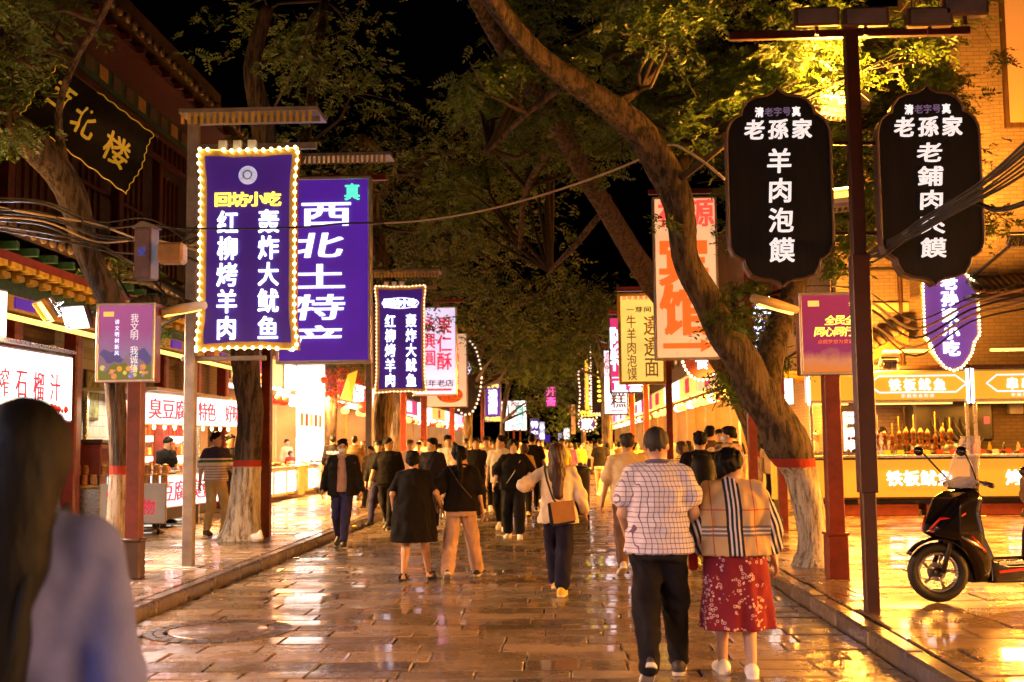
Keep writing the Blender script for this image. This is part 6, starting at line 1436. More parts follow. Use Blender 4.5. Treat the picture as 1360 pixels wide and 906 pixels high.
box_obj('counter', -.2, .5, -1.8, 2.5, .3, 1.1, M['stall_amber_low'], ss, .01); box_obj('counter_top', -.25, .55, -1.85, 2.55, 1.1, 1.15, M['steel'], ss); box_obj('canopy', -.3, 1.4, -.9, 2.6, 2.85, 2.92, M['yellow_paint'], ss)
for y in (-.85, 2.4): box_obj('upright', -.2, -.14, y, y+.06, 1.1, 2.85, M['steel'], ss)
lamp('AREA', (-.6, .3, 2.8), 900, GOLD, ss, .3, rot=(R(20), R(-40), 0), sy=2.4); lamp('AREA', (.3, .8, 2.8), 300, GOLD, ss, 1.0, sy=2.4)
# glass showcase with rows of food at px 1165
sc_ = empty('glass_showcase', (5.95, SY+.25, 1.3), 0, 'tall glass showcase of snacks lit white behind the T post', 'showcase')
for z in (0, .25, .5, .75): box_obj('shelf', -.28, .28, -.14, .14, z, z+.02, M['steel'], sc_, .002)
box_obj('back_panel', -.28, .28, .14, .16, 0, .85, M['white_hot'], sc_, 0); box_obj('glass', -.29, .29, -.16, -.152, 0, .85, M['glass'], sc_, 0)
r = random.Random(2)
for lev in range(3):
    mb = MB()
    for i in range(9): q = r.uniform(.03, .05); mb.lathe([(q*.4, -q), (q, 0), (q*.4, q)], 6, (-.23+i*.058, r.uniform(-.08, .05), .08+lev*.25))
    mb.build('snacks', FOOD[lev], sc_, True)
# squid skewers upright in a rack
sq = pbr('grilled squid', (.55, .2, .05), .4, 0, .5, 12); rk = empty('skewer_rack', (6.95, SY+.22, 1.3), 0, 'steel rack holding upright skewers of grilled squid', 'rack')
for z in (.05, .2): MB().tube([(-.75, 0, z), (.8, 0, z)], .012, 5).build('rail', M['steel'], rk)
for x in (-.75, .8): MB().tube([(x, 0, 0), (x, 0, .25)], .012, 5).build('leg', M['steel'], rk)
r = random.Random(6)
ORD = ['leftmost', 'second', 'third', 'fourth', 'fifth', 'sixth', 'seventh', 'eighth', 'ninth', 'tenth', 'rightmost']
for i in range(11):
    x = -.68+i*.14; h = r.uniform(.38, .75); rt = empty('squid_skewer', (6.95+x, SY+.2, 1.3), 0, ORD[i]+' skewered grilled squid standing in the steel rack', 'skewer', 'squid skewers in the rack')
    MB().tube([(0, 0, 0), (r.uniform(-.02, .02), 0, h+.1)], .007, 4).build('stick', M['yellow_paint'], rt)
    z = r.uniform(.12, .3); mb = MB().lathe([(.01, 0), (.03, .02), (.05, .07), (.03, .12), (.055, .15), (.045, .2), (.012, .25)], 7, (r.uniform(-.015, .015), 0, z))
    for k in range(5): a = k*1.25; mb.tube([(.03*math.cos(a), .03*math.sin(a), z+.02), (.05*math.cos(a), .05*math.sin(a), z-.07), (.03*math.cos(a+.6), .03*math.sin(a), z-.13)], [.012, .009, .004], 4)
    mb.build('squid', sq, rt, True)
for i in range(9): tray('shallow tray of %s on the right stalls' % ['orange skewers', 'sliced tofu', 'golden fritters', 'dark sausages', 'red crayfish', 'pale rice cakes', 'spiced potatoes', 'brown gluten', 'mixed nuts'][i], ((8.35+i*.36, SY+.25, 1.305) if i < 5 else (5.0+(i-5)*.25, SY+.2, 1.305)), .3 if i < 5 else .22, .3, 10, FOOD[i % 4], seed=i+20)
tag(box_obj('exhaust_hood', 7.3, 8.9, 24.2, 24.9, 1.55, 2.5, M['black'], None, .04), 'black extractor hood against the brick wall behind the squid stall', 'hood')
for k in range(5): cable('black hose number %s looping behind the squid stall' % ['one', 'two', 'three', 'four', 'five'][k] if False else '%s black hose looping on the brick wall behind the squid stall' % ['leftmost', 'second', 'middle', 'fourth', 'rightmost'][k], [(1235+k*9, 545, 24.3), (1242+k*10, 570, 24.1), (1262+k*9, 590, 24.1), (1290+k*5, 575, 24.3)], .025)
tag(box_obj('notice', P(1280, 0, 24).x, P(1287, 0, 24).x, 23.95, 23.97, P(0, 578, 24).z, P(0, 569, 24).z, M['red_print'], None, .001), 'small red notice hanging in the squid stall', 'notice')
tag(box_obj('meter_box', P(1312, 0, 24.9).x, P(1330, 0, 24.9).x, 24.8, 24.97, P(0, 566, 24.9).z, P(0, 552, 24.9).z, M['white'], None, .01), 'pale electric meter box on the brick wall at right', 'meter box')
# the street carries on beside and behind the viewer: the same kind of lit shops
for i, (y0, y1) in enumerate(((-14, -8), (-7.9, -2), (-1.9, 4))):
    shop(['white lit left shop farthest behind the viewer', 'white lit left shop behind the viewer', 'white lit left shop beside the viewer'][i], -8.5, -1, y0, y1, None, 'white_face', ['羊肉泡', '肉夹馍', '柿子饼'][i], 'red_print', 1, power=230, hue=(.8, .72, 1), seed=80+i, boost=.09)
for i, (y0, y1) in enumerate(((-14, -8), (-7.9, -2), (-1.9, 4))):
    shop(['amber right shop farthest behind the viewer', 'amber right shop behind the viewer', 'amber right shop beside the viewer'][i], 8.0, 1, y0, y1, None, 'yellow_face', ['绿豆糕', '烤羊腿', '酸梅汤'][i], 'red_print', 0, power=250, hue=(1, .5, .2), seed=90+i, boost=.14)
for i, (y0, y1) in enumerate(((5.5, 11), (11.05, 16.5))):
    shop(['amber right shop across the little square, nearer one', 'amber right shop across the little square, farther one'][i], 12.4, 1, y0, y1, None, 'yellow_face', ['烤羊腿', '酸梅汤'][i], 'red_print', 0, power=260, hue=GOLD, seed=96+i, boost=.35)
shop('bright left shop before the juice stall', -8.7, -1, 4.1, 9.9, None, 'yellow_face', '手抓饼', 'red_print', 0, power=240, hue=(1, .46, .16), seed=99, boost=.15)
# ---------------------------------------------------------------- price cards, utensils, litter
CARD = [pbr('white price card', (.7, .68, .6), .6, 0, .05), pbr('yellow price card', (.7, .5, .05), .6, 0, .05), pbr('red price card', (.6, .05, .04), .6, 0, .05)]
def cards(par, n, x0, x1, y, z, rotz, rr):
    for i in range(n):
        t = i/(n-1); o = box_obj('price_card', -.06, .06, -.003, .003, 0, .09, CARD[rr.randint(0, 2)], par, 0)
        o.location = (x0[0]+(x1[0]-x0[0])*t-par.location.x, x0[1]+(x1[1]-x0[1])*t-par.location.y, z-par.location.z); o.rotation_euler = (R(-14), 0, rotz)
rr = random.Random(12)
cards(ts, 9, (-7.28, 20.4), (-6.86, 24.6), 0, 1.165, R(84), rr)
cards(s1, 8, (6.15, SY-.02), (7.9, SY-.02), 0, 1.305, 0, rr); cards(s2, 8, (8.2, SY-.02), (10, SY-.02), 0, 1.305, 0, rr)
for i in range(6):
    x = 8.3+i*.28; tag(MB().lathe([(.035, 0), (.04, .02), (.04, .14), (.018, .19), (.018, .22)], 10).build('sauce_bottle', [CARD[2], CARD[1], M['black'], CARD[0], CARD[2], M['wood_dark']][i], None, True, loc=(x, SY+.62, 1.305)), ['leftmost', 'second', 'third', 'fourth', 'fifth', 'rightmost'][i]+' sauce bottle on the stall at the right edge', 'bottle', 'sauce bottles on the right stall')
for i, (px, Y, s) in enumerate(((1225, 23.5, .22), (1262, 23.6, .18))):
    p = P(px, 600, Y); tag(MB().lathe([(s*.75, 0), (s, .03), (s, .2), (s*.96, .2)], 18).build('steel_pot', M['steel'], None, True, loc=(p.x, Y, 1.305)), ['large steel pot behind the squid rack', 'smaller steel pot beside the large one behind the squid rack'][i], 'pot')
# litter and fallen leaves on the wet stones
r = np.random.RandomState(8); n = 420; V = []; 
for i in range(n):
    x = r.choice([KL+.05+abs(r.normal(0, .25)), KR-.05-abs(r.normal(0, .25)), r.uniform(KL, KR)], p=[.42, .38, .2]); y = r.uniform(6, 30); a = r.rand()*6.3; l = r.uniform(.012, .035); w_ = l*.4
    c, s_ = math.cos(a), math.sin(a)
    for u, v, h in ((-l, 0, 0), (0, -w_, .006), (l, 0, .002), (0, w_, .005)): V.append((x+u*c-v*s_, y+u*s_+v*c, .009+h))
o = link('fallen_leaves', mesh_np('fallen_leaves', V, np.arange(len(V)).reshape(-1, 4), pbr('dead leaf', (.2, .13, .04), .6, 0, .5))); tag(o, 'scattered fallen leaflets along both kerbs', 'leaves', kind='stuff')
for i, (px, py, c) in enumerate(((395, 742, CARD[0]), (1015, 790, CARD[0]), (470, 700, CARD[1]), (230, 700, CARD[0]))):
    p = G(px, py, 0 if i in (1,) else (0 if i == 0 else PAV)); f = Field((-.06, -.05, -.02), (.06, .05, .06), .008); f.ell((0, 0, .01), (.04, .025, .015), .01); f.folds(.006, i); o = field_obj('paper_scrap', f, c, None); o.location = (p.x, p.y, p.z+.004); tag(o, ['crumpled white paper scrap by the left kerb', 'crumpled white paper scrap by the right kerb', 'yellow wrapper on the left pavement near the pale post', 'white paper scrap between the left posts'][i], 'litter')
# ---------------------------------------------------------------- clothing patterns
def pat(name, fn, rough=.85):
    m, nt, b = _new(name); tc = nt.nodes.new('ShaderNodeTexCoord'); sp = nt.nodes.new('ShaderNodeSeparateXYZ')
    n = nt.nodes.new('ShaderNodeTexNoise'); n.inputs['Scale'].default_value = 7; nt.links.new(tc.outputs['Object'], n.inputs[0])
    va = nt.nodes.new('ShaderNodeVectorMath'); va.operation = 'MULTIPLY_ADD'; nt.links.new(n.outputs[1], va.inputs[0]); va.inputs[1].default_value = (.008, .008, .008); nt.links.new(tc.outputs['Object'], va.inputs[2])
    nt.links.new(va.outputs[0], sp.inputs[0])
    c = fn(nt, sp.outputs[0], sp.outputs[1], sp.outputs[2], tc.outputs['Object'])
    nt.links.new(c, b.inputs['Base Color']); b.inputs['Roughness'].default_value = rough; b.inputs['Specular IOR Level'].default_value = .2
    _bump(nt, b, _noise(nt, tc.outputs['Object'], 170, 3), .25); wrinkle(m); return m
def band(nt, v, s, w, off=0.0):
    return _math(nt, 'LESS_THAN', _math(nt, 'FRACT', _math(nt, 'ADD', _math(nt, 'DIVIDE', v, s), 50+off)), w)
def near(nt, v, c, w): return _math(nt, 'LESS_THAN', _math(nt, 'ABSOLUTE', _math(nt, 'SUBTRACT', v, c)), w)
def f_plaid(nt, x, y, z, o):
    c = _mix(nt, band(nt, z, .034, .14), (.62, .58, .68), (.12, .08, .16)); u = _math(nt, 'ADD', x, _math(nt, 'MULTIPLY', y, .8)); return _mix(nt, band(nt, u, .034, .14), c, (.12, .08, .16))
def f_check(nt, x, y, z, o):
    base = (.50, .33, .16); u = _math(nt, 'SUBTRACT', x, _math(nt, 'MULTIPLY', z, -.03))
    c = _mix(nt, 0.0, base, base)
    for zc in (1.055, 1.085, 1.115): c = _mix(nt, near(nt, z, zc, .009), c, (.18, .13, .1))
    for zc in (1.07, 1.1): c = _mix(nt, near(nt, z, zc, .006), c, (.6, .55, .5))
    c = _mix(nt, near(nt, z, 1.24, .004), c, (.4, .05, .03))
    for cx in (.0,):
        for d in (-.05, -.018, .014, .046): c = _mix(nt, near(nt, u, cx+d+.02, .011), c, (.02, .018, .025))
        for d in (-.034, -.002, .03): c = _mix(nt, near(nt, u, cx+d+.02, .007), c, (.6, .56, .58))
    for cx in (-.14, .17): c = _mix(nt, near(nt, u, cx, .0035), c, (.4, .05, .03))
    side = _math(nt, 'GREATER_THAN', _math(nt, 'ABSOLUTE', x), .255)
    sc_ = _mix(nt, band(nt, _math(nt, 'ADD', x, _math(nt, 'MULTIPLY', z, .3)), .038, .55), (.6, .56, .58), (.02, .018, .03))
    return _mix(nt, side, c, sc_)
def f_floral(nt, x, y, z, o):
    v = nt.nodes.new('ShaderNodeTexVoronoi'); v.inputs['Scale'].default_value = 34; nt.links.new(o, v.inputs['Vector'])
    ring = _math(nt, 'LESS_THAN', _math(nt, 'ABSOLUTE', _math(nt, 'SUBTRACT', v.outputs['Distance'], .32)), .07)
    msk = _math(nt, 'GREATER_THAN', _noise(nt, o, 6, 2), .5)
    return _mix(nt, _math(nt, 'MULTIPLY', ring, msk), _mix(nt, _noise(nt, o, 5, 3), (.12, .008, .016), (.26, .02, .03)), (.75, .5, .42))
def f_polo(nt, x, y, z, o):
    c = _mix(nt, band(nt, z, .045, .35), (.68, .62, .55), (.32, .22, .26)); c = _mix(nt, _math(nt, 'GREATER_THAN', z, 1.27), c, (.04, .03, .07))
    for zc, cc in ((1.25, (.7, .65, .6)), (1.225, (.03, .03, .06)), (1.20, (.12, .3, .05)), (1.18, (.7, .65, .6))): c = _mix(nt, near(nt, z, zc, .013), c, cc)
    return c
def f_ystripe(nt, x, y, z, o): return _mix(nt, band(nt, z, .035, .4), (.7, .6, .3), (.12, .08, .05))
def f_camo(nt, x, y, z, o): return _ramp(nt, _noise(nt, o, 9, 3), [(.4, (.12, .09, .12)), (.5, (.4, .32, .34)), (.6, (.25, .18, .2))])
PLAID = pat('white shirt with fine dark check', f_plaid); CHECK = pat('tan tartan shawl', f_check); FLORAL = pat('crimson floral chiffon', f_floral); POLO = pat('striped polo knit', f_polo)
YST = pat('yellow striped jersey', f_ystripe); CAMO = pat('mottled grey pink jacket', f_camo); DOTS = pat('dark dotted collar', lambda nt, x, y, z, o: _mix(nt, band(nt, z, .012, .4), (.03, .03, .08), (.2, .18, .3)))
M['cap_white'] = cloth('white_cap', (.75, .75, .75))
BLK = cloth('black_cotton', (.007, .006, .007), .95); BLK2 = cloth('black_trousers', (.009, .008, .011), .95); NAVY = cloth('navy_cotton', (.011, .01, .035)); JEAN = cloth('dark_blue_jeans', (.018, .015, .06))
WHT = cloth('white_cotton', (.66, .6, .56)); CRM = cloth('cream_cotton', (.66, .52, .33)); KHA = cloth('khaki_cotton', (.42, .32, .14)); BEI = cloth('pinkish_beige_denim', (.5, .34, .27)); YEL = cloth('yellow_cotton', (.65, .42, .06))
BRN = cloth('brown_grey_trousers', (.13, .08, .07)); PNK = cloth('pale_pink_cotton', (.65, .45, .38)); MAG = cloth('magenta_cotton', (.5, .03, .15)); TAU = cloth('mauve_brown_tee', (.26, .16, .14)); RED = cloth('red_apron', (.5, .04, .03))
BLUS = cloth('blue_grey_shirt', (.085, .1, .27)); OLV = cloth('olive_brown_cotton', (.09, .055, .025)); GRY = cloth('grey_cotton', (.2, .18, .18)); JKT = cloth('white_satin_jacket', (.72, .62, .52), .6)
WS = ('white_sneaker', (.72, .7, .68), (.8, .78, .74)); BS = ('shoe_black', (.02, .02, .02), (.03, .03, .03)); BWS = ('black_sneaker', (.02, .02, .02), (.65, .62, .58)); YS = ('yellow_sneaker', (.65, .45, .08), (.75, .65, .4)); BRS = ('brown_shoe', (.06, .03, .02), (.04, .02, .02))
def at_(px, Y, pav=False, py=590): p = P(px, py, Y); return (p.x, Y, PAV if pav else 0.0)
def tsh(m, **k): return dict(m=m, **k)
W1 = ((-.07, .3, 0, 0), (.07, -.27, .05, 34)); W2 = ((-.07, -.27, .05, 34), (.07, .3, 0, 0)); ST = ((-.11, .02, 0, 0), (.11, -.02, 0, 0))
def tr(m, **k): return dict(m=m, **k)
# foreground woman
p0, a0, l0, v0 = person('blurred woman from behind with long black hair and blue grey shirt at left edge', at_(34, 2.5), 1.70, 2, 'f', 1.05, ST, (None, None), (6, 0), 0, tsh(BLUS, z=.8, sleeve=1.95, o=.02, fl=.03, fold=.006), tr(BLK2), 'long', 'hair', BS, 'skin_pale', .011, hq=.009, seed=4, hn=.25)
sb = empty('shoulder_bag', at_(34, 2.5), 0, 'dark shoulder bag with a black strap carried by the long haired woman at left', 'bag')
MB().tube([(.09, .10, 1.36), (.085, .02, 1.45), (.08, -.09, 1.41), (.075, -.145, 1.3), (.05, -.15, 1.15), (-.02, -.155, .95)], .009, 6, sy=1.8).build('strap', cloth('black_strap', (.006, .006, .007), .9), sb, True)
f = Field((-.42, -.34, .6), (.05, -.08, 1.02), .012); f.ell((-.2, -.21, .82), (.15, .06, .13), .02); f.clipz(.93, False); field_obj('pouch', f, cloth('dark leather', (.03, .02, .02), .4), sb)
# couple at right
p1, a1, l1, v1 = person('stout man from behind in a fine checked white shirt and black trousers', (P(872, 590, 8).x, 8.0, 0), 1.70, -2, 'm', 1.07, ((-.09, -.24, .03, 38), (.13, .22, 0, 0)), ((-.21, .2, .96), (.21, .2, .96)), (-14, 0), .02, tsh(PLAID, z=.84, sleeve=.58, sw=.015, o=.026, fold=.006, fl=.025), tr(BLK2, fold=.007, o=.022, kw=.008, aw=.004), 'thin', 'hair_grey', ('dark_sneaker', (.04, .035, .04), (.5, .48, .45)), 'skin', .010, hq=.006, collar=DOTS, seed=2)
p2, a2, l2, v2 = person('woman from behind in a tan tartan shawl and crimson floral skirt', (P(972, 590, 8.1).x, 8.1, 0), 1.55, 0, 'f', 1.22, ((-.09, .16, 0, 0), (.10, -.02, 0, 0)), ((-.17, .2, 1.0), (.30, .03, .84)), (-52, 4), .02, tsh(CHECK, z=.90, sleeve=1.55, o=.05, sw=.055, fold=.006, fl=.045), tr(FLORAL, k='skirt', z=.36, fl=.055, wav=.06, fold=.004), 'bun', 'hair', WS, 'skin', .010, hq=.006, seed=3)
box_obj('red_pouch', -.34, -.27, .02, .07, .78, .98, RED, p2, .015)
# white jacket woman + bag
p4, a4, l4, v4 = person('woman from behind with long reddish brown hair, white jacket and left arm stretched out', at_(740, 12.4), 1.60, -4, 'f', 1.08, ((-.05, .22, .03, 10), (.03, -.06, 0, 0)), ((-.36, .16, 1.2), (.31, .03, .88)), (-8, 0), .02, tsh(JKT, z=.80, sleeve=1.68, sw=.012, o=.022, fold=.007, fl=.035), tr(NAVY, len=.85, kw=.02, aw=.03, fold=.006), 'long', 'hair_brown', YS, 'skin_pale', .0115, hq=.006, seed=5)
bg_ = empty('crossbody_bag', at_(740, 12.4), R(-4), 'brown and black crossbody bag on the back of the white jacket woman', 'bag')
MB().tube([(-.13, .02, 1.38), (-.13, -.1, 1.32), (-.10, -.165, 1.2), (-.04, -.185, 1.02), (.0, -.19, .97)], .011, 6).build('strap', M['black'], bg_, True)
MB().prism([(-.03, .76), (.2, .80), (.17, 1.0), (-.06, .98)], -.26, -.18).build('body', cloth('tan leather', (.42, .2, .05), .4), bg_); MB().prism([(-.07, .75), (-.028, .76), (-.062, .98), (-.09, .97)], -.262, -.178).build('side_panel', M['black'], bg_); MB().prism([(-.05, .73), (.19, .775), (.19, .80), (-.04, .765)], -.258, -.182).build('base', M['black'], bg_)
tag(box_obj('mobile_phone', -.012, .012, -.05, .05, -.08, .08, M['black'], None, .006), 'dark phone in the lowered hand of the white jacket woman', 'phone').location = (at_(740, 12.4)[0]+.32, 12.43, .76)
# hand in hand couple
person('woman from behind in a loose black dress and sandals holding hands with her companion', at_(549, 13.9), 1.53, 0, 'f', 1.3, ((-.13, -.02, 0, 0), (.17, .2, 0, 0)), ((-.27, .05, .92), (.37, .06, .93)), (-6, 4), .01, None, tr(BLK, k='dress', z=.50, fl=.05, o=.035, fold=.006), 'bun', 'hair', None, 'skin', .0115, hq=.0065, nofeet=True, seed=6)
for px, dy in ((535, 0), (571, .2)):
    x = at_(px, 13.9)[0]; sd = empty('sandal', (x, 13.9-.02+dy, 0), R(4), 'black sandal of the woman in the black dress, %s foot' % ('left' if dy == 0 else 'right'), 'sandal', 'black sandals')
    MB().prism([(-.04, 0), (.04, 0), (.045, .022), (-.045, .022)], -.1, .17).build('sole', M['black'], sd)
    for yy in (.1, -.02): MB().tube([(-.045, yy, .015), (-.03, yy, .075), (.03, yy, .075), (.045, yy, .015)], .011, 5, sy=1.5).build('strap', M['black'], sd, True)
person('woman from behind with dark ponytail, black tee and pinkish beige jeans', at_(612, 14.0), 1.58, 2, 'f', 1.12, ((-.17, -.18, .02, 24), (.19, .24, 0, 0)), ((-.31, .05, .95), (.27, .02, .86)), (-12, 3), .01, tsh(BLK, z=.86, sleeve=.85, sw=.02, o=.028, fold=.006, fl=.03), tr(BEI, kw=.014, aw=.03, fold=.007, len=.93), 'pony', 'hair', BWS, 'skin', .0115, hq=.0065, seed=7)
tag(MB().tube([(-.15, .05, 1.36), (-.13, -.1, 1.32), (.0, -.175, 1.12), (.14, -.17, .96)], .006, 5).build('bag_strap', M['base_dark'], None, True, loc=at_(612, 14.0)), 'thin crossbody strap on the back of the black tee ponytail woman', 'bag strap')
# mask man
person('man in open black jacket, face mask and glasses walking towards the viewer', at_(455, 18.6), 1.70, 184, 'm', 1.1, ((-.05, .3, 0, 0), (.08, -.24, .05, 30)), ((-.3, .04, .86), (.31, .0, .9)), (6, -6), 0, tsh(TAU, z=.86, sleeve=.3, o=.012), tr(JEAN, fold=.005, o=.018), 'short', 'hair', BS, 'skin', .0125, True, .007, True, jacket=tsh(BLK, z=.80, sleeve=1.9, open=1, o=.028, fold=.006), glasses=True, seed=8)
person('man in a black tee glancing sideways behind the black dress woman', at_(516, 21.9), 1.74, 176, 'm', 1.15, W1, (None, (.33, .08, .88)), (62, 0), 0, tsh(BLK, z=.84, sleeve=.8, o=.026), tr(BLK2), 'short', 'hair', BWS, 'skin', .0135, True, .008, seed=9)
person('man in a black peaked cap half hidden behind another man in a black tee', at_(503, 23.4), 1.70, 170, 'm', 1, W2, head=(20, 0), top=tsh(BLK, sleeve=1.9), bottom=tr(JEAN), shoes=BS, q=.016, front=True, cap='peak', seed=10)
person('young man in a dark navy tee with a white face mask looking left', at_(574, 21.8), 1.72, 178, 'm', 1.02, ((-.1, .36, 0, 0), (.08, -.3, .05, 30)), head=(-55, 0), top=tsh(NAVY, sleeve=.7, z=.84), bottom=tr(BLK2), shoes=WS, q=.0135, hq=.008, front=True, mask=True, hair='quiff', seed=11)
person('tall young man with swept hair in a white tee with a small black print', at_(595, 25.5), 1.80, 184, 'm', 1, W1, head=(12, 0), top=tsh(WHT, sleeve=.75, z=.84), bottom=tr(GRY, len=.4), shoes=WS, q=.0145, front=True, hair='quiff', seed=12)
person('bespectacled woman with a white top and black strap behind the ponytail woman', at_(606, 22.8), 1.60, 186, 'f', 1.05, W2, head=(-20, 0), top=tsh(PNK, sleeve=1.4, z=.8), bottom=tr(BLK2), shoes=WS, q=.014, front=True, hair='bob', glasses=True, seed=13)
person('young man in a black polo looking ahead over the ponytail woman', at_(632, 25), 1.74, 180, 'm', 1, W1, head=(0, 0), top=tsh(BLK, z=.84), bottom=tr(BLK2), shoes=BWS, q=.0145, front=True, hair='short', seed=14)
person('young man in a cream tee with a lowered white mask', at_(646, 27.5), 1.78, 182, 'm', 1, W2, head=(10, 0), top=tsh(CRM, z=.84), bottom=tr(BLK2), shoes=WS, q=.0155, front=True, hair='quiff', seed=15)
person('man with a crew cut in a white tee carrying a dark jacket and looking left', at_(666, 21.6), 1.76, 176, 'm', 1.1, W1, (( -.2, .2, 1.0), None), (-65, 0), 0, tsh(WHT, z=.86), tr(BLK2), 'short', 'hair', WS, 'skin', .0135, True, .008, seed=16)
jk = Field((-.2, -.15, -.35), (.2, .15, .2), .016); jk.ell((0, 0, 0), (.12, .07, .17), .02); jk.cone((.03, 0, -.05), (.06, 0, -.3), .06, .03, .03); jk.folds(.006, 3); o = field_obj('folded_jacket', jk, NAVY, None); o.location = (at_(661, 21.35)[0], 21.33, 1.12); tag(o, 'dark jacket hanging over the arm of the crew cut man', 'jacket')
person('fringed walker facing the viewer in black tee, chain strap and cropped black trousers', at_(682, 19.9), 1.68, 176, 'f', 1.25, ((-.11, .14, 0, 0), (.12, -.1, .0, 0)), ((-.25, .17, 1.05), (.33, .12, .93)), (6, 3), 0, tsh(BLK, z=.84, sleeve=.9, sw=.02, o=.03), tr(BLK2, len=.82, kw=.02, aw=.03), 'bob', 'hair', WS, 'skin_pale', .0125, True, .007, seed=17)
tag(MB().tube([(at_(682, 19.9)[0]+x, 19.9+y, z) for x, y, z in ((.13, .0, 1.36), (.11, -.14, 1.3), (.0, -.18, 1.1), (-.12, -.17, .93))], .006, 5).build('chain_strap', M['alu'], None, True), 'silver chain strap across the fringed walker in black', 'bag strap')
person('child sized walker from behind in a yellow tee right of the fringed walker', at_(696, 24.5), 1.60, 5, 'f', 1, W1, top=tsh(YEL, sleeve=.8), bottom=tr(BLK2), shoes=YS, q=.0145, hair='bob', hairm='hair_brown', seed=18)
person('tall man from behind in a black tee left of the long haired woman', at_(707, 27.2), 1.83, 0, 'm', 1.1, W2, top=tsh(BLK, o=.026), bottom=tr(BLK2), shoes=BWS, q=.015, hair='short', seed=19)
person('man from behind in a cream tee and brown trousers right of centre', at_(833, 14.4), 1.71, 2, 'm', 1.15, ((-.1, -.2, .02, 25), (.1, .2, 0, 0)), ((-.31, .06, .87), None), (6, 0), .01, tsh(CRM, z=.84, sleeve=.8, sw=.015, o=.026, fold=.006), tr(BRN, fold=.006, o=.018), 'short', 'hair_grey', ('white_dark_sneaker', (.5, .48, .46), (.7, .66, .6)), 'skin', .0115, hq=.0065, seed=20)
person('man from behind in a black tee and white trousers walking away down the middle', at_(797, 35.5), 1.74, -3, 'm', 1.05, W1, head=(15, 0), top=tsh(BLK), bottom=tr(CRM), shoes=WS, q=.016, hair='short', seed=21)
person('slender woman walking beside the man with white trousers', at_(807, 38), 1.62, 0, 'f', 1, W2, top=tsh(CRM, sleeve=1.5), bottom=tr(CRM), shoes=WS, q=.02, hair='long', seed=22)
# backpack man and the group at the right kerb
person('man from behind with black rucksack between the checked shirt man and shawl woman', at_(930, 14.8), 1.73, 0, 'm', 1.12, ((-.1, -.15, .02, 22), (.1, .15, 0, 0)), ((-.28, .08, .9), (.29, .08, .9)), (0, 0), 0, tsh(BLK, z=.84, sleeve=.75, o=.024), tr(OLV, fold=.006, o=.02), 'short', 'hair', ('teal_white_sneaker', (.3, .42, .4), (.75, .72, .66)), 'skin', .012, hq=.007, seed=23)
bp = empty('rucksack', at_(930, 14.8), 0, 'black rucksack with a small red tab on a man\'s back', 'rucksack')
f = Field((-.22, -.42, .85), (.22, -.05, 1.5), .012); f.ell((0, -.21, 1.17), (.17, .11, .25), .02); f.ell((0, -.29, 1.06), (.13, .06, .13), .02); f.ell((0, -.2, 1.33), (.12, .09, .1), .03); field_obj('pack', f, cloth('black nylon', (.012, .012, .015), .45), bp)
for s_ in (-1, 1): MB().tube([(s_*.10, -.12, 1.38), (s_*.11, -.02, 1.44), (s_*.12, .13, 1.36), (s_*.13, .15, 1.2)], .02, 5).build('strap', M['black'], bp, True)
box_obj('tab', -.012, .012, -.362, -.352, 1.08, 1.11, RED, bp, .001)
person('woman in a yellow striped jersey just beyond the checked shirt man', at_(906, 17), 1.60, 10, 'f', 1.05, W2, head=(-20, 0), top=tsh(YST, sleeve=.8), bottom=tr(YEL), shoes=WS, q=.014, hair='bun', hairm='hair_brown', seed=24)
person('dark haired woman with an orange top behind the striped jersey woman', at_(914, 20.5), 1.62, 0, 'f', 1, W1, top=tsh(RED, sleeve=.8), bottom=tr(BLK2), shoes=BS, q=.016, hair='long', hairm='hair_brown', seed=25)
person('man in a brown tee with a pale sling pack at the right kerb', at_(943, 19, True), 1.72, 12, 'm', 1.1, ST, head=(-30, 0), top=tsh(OLV), bottom=tr(BLK2), shoes=BS, q=.0145, hair='short', seed=26)
f = Field((-.2, -.4, .9), (.2, -.05, 1.45), .014); f.ell((0, -.2, 1.18), (.13, .09, .2), .02); o = field_obj('sling_pack', f, cloth('cream nylon', (.6, .5, .3), .6), None); o.location = at_(943, 19, True); tag(o, 'pale cream sling pack on the back of the man in a brown tee', 'rucksack')
person('man with blue mask in a mottled grey pink jacket behind the shawl woman', at_(968, 17.2, True), 1.68, 30, 'm', 1.12, ST, head=(40, 0), top=tsh(CAMO, sleeve=1.95, z=.82, o=.03), bottom=tr(BLK2), shoes=BS, q=.0135, hair='quiff', mask=True, seed=27)
person('young man facing the viewer in the bright crowd on the right pavement', at_(956, 24, True), 1.72, 176, 'm', 1, ST, top=tsh(WHT), bottom=tr(BLK2), shoes=WS, q=.016, front=True, hair='quiff', seed=28)
person('bystander in a cream printed tee and dark trousers between the red post and leaning tree', at_(1028, 24, True), 1.70, 170, 'm', 1.1, ST, top=tsh(CRM, z=.8, o=.03), bottom=tr(BLK2), shoes=BS, q=.015, front=True, hair='short', seed=29)
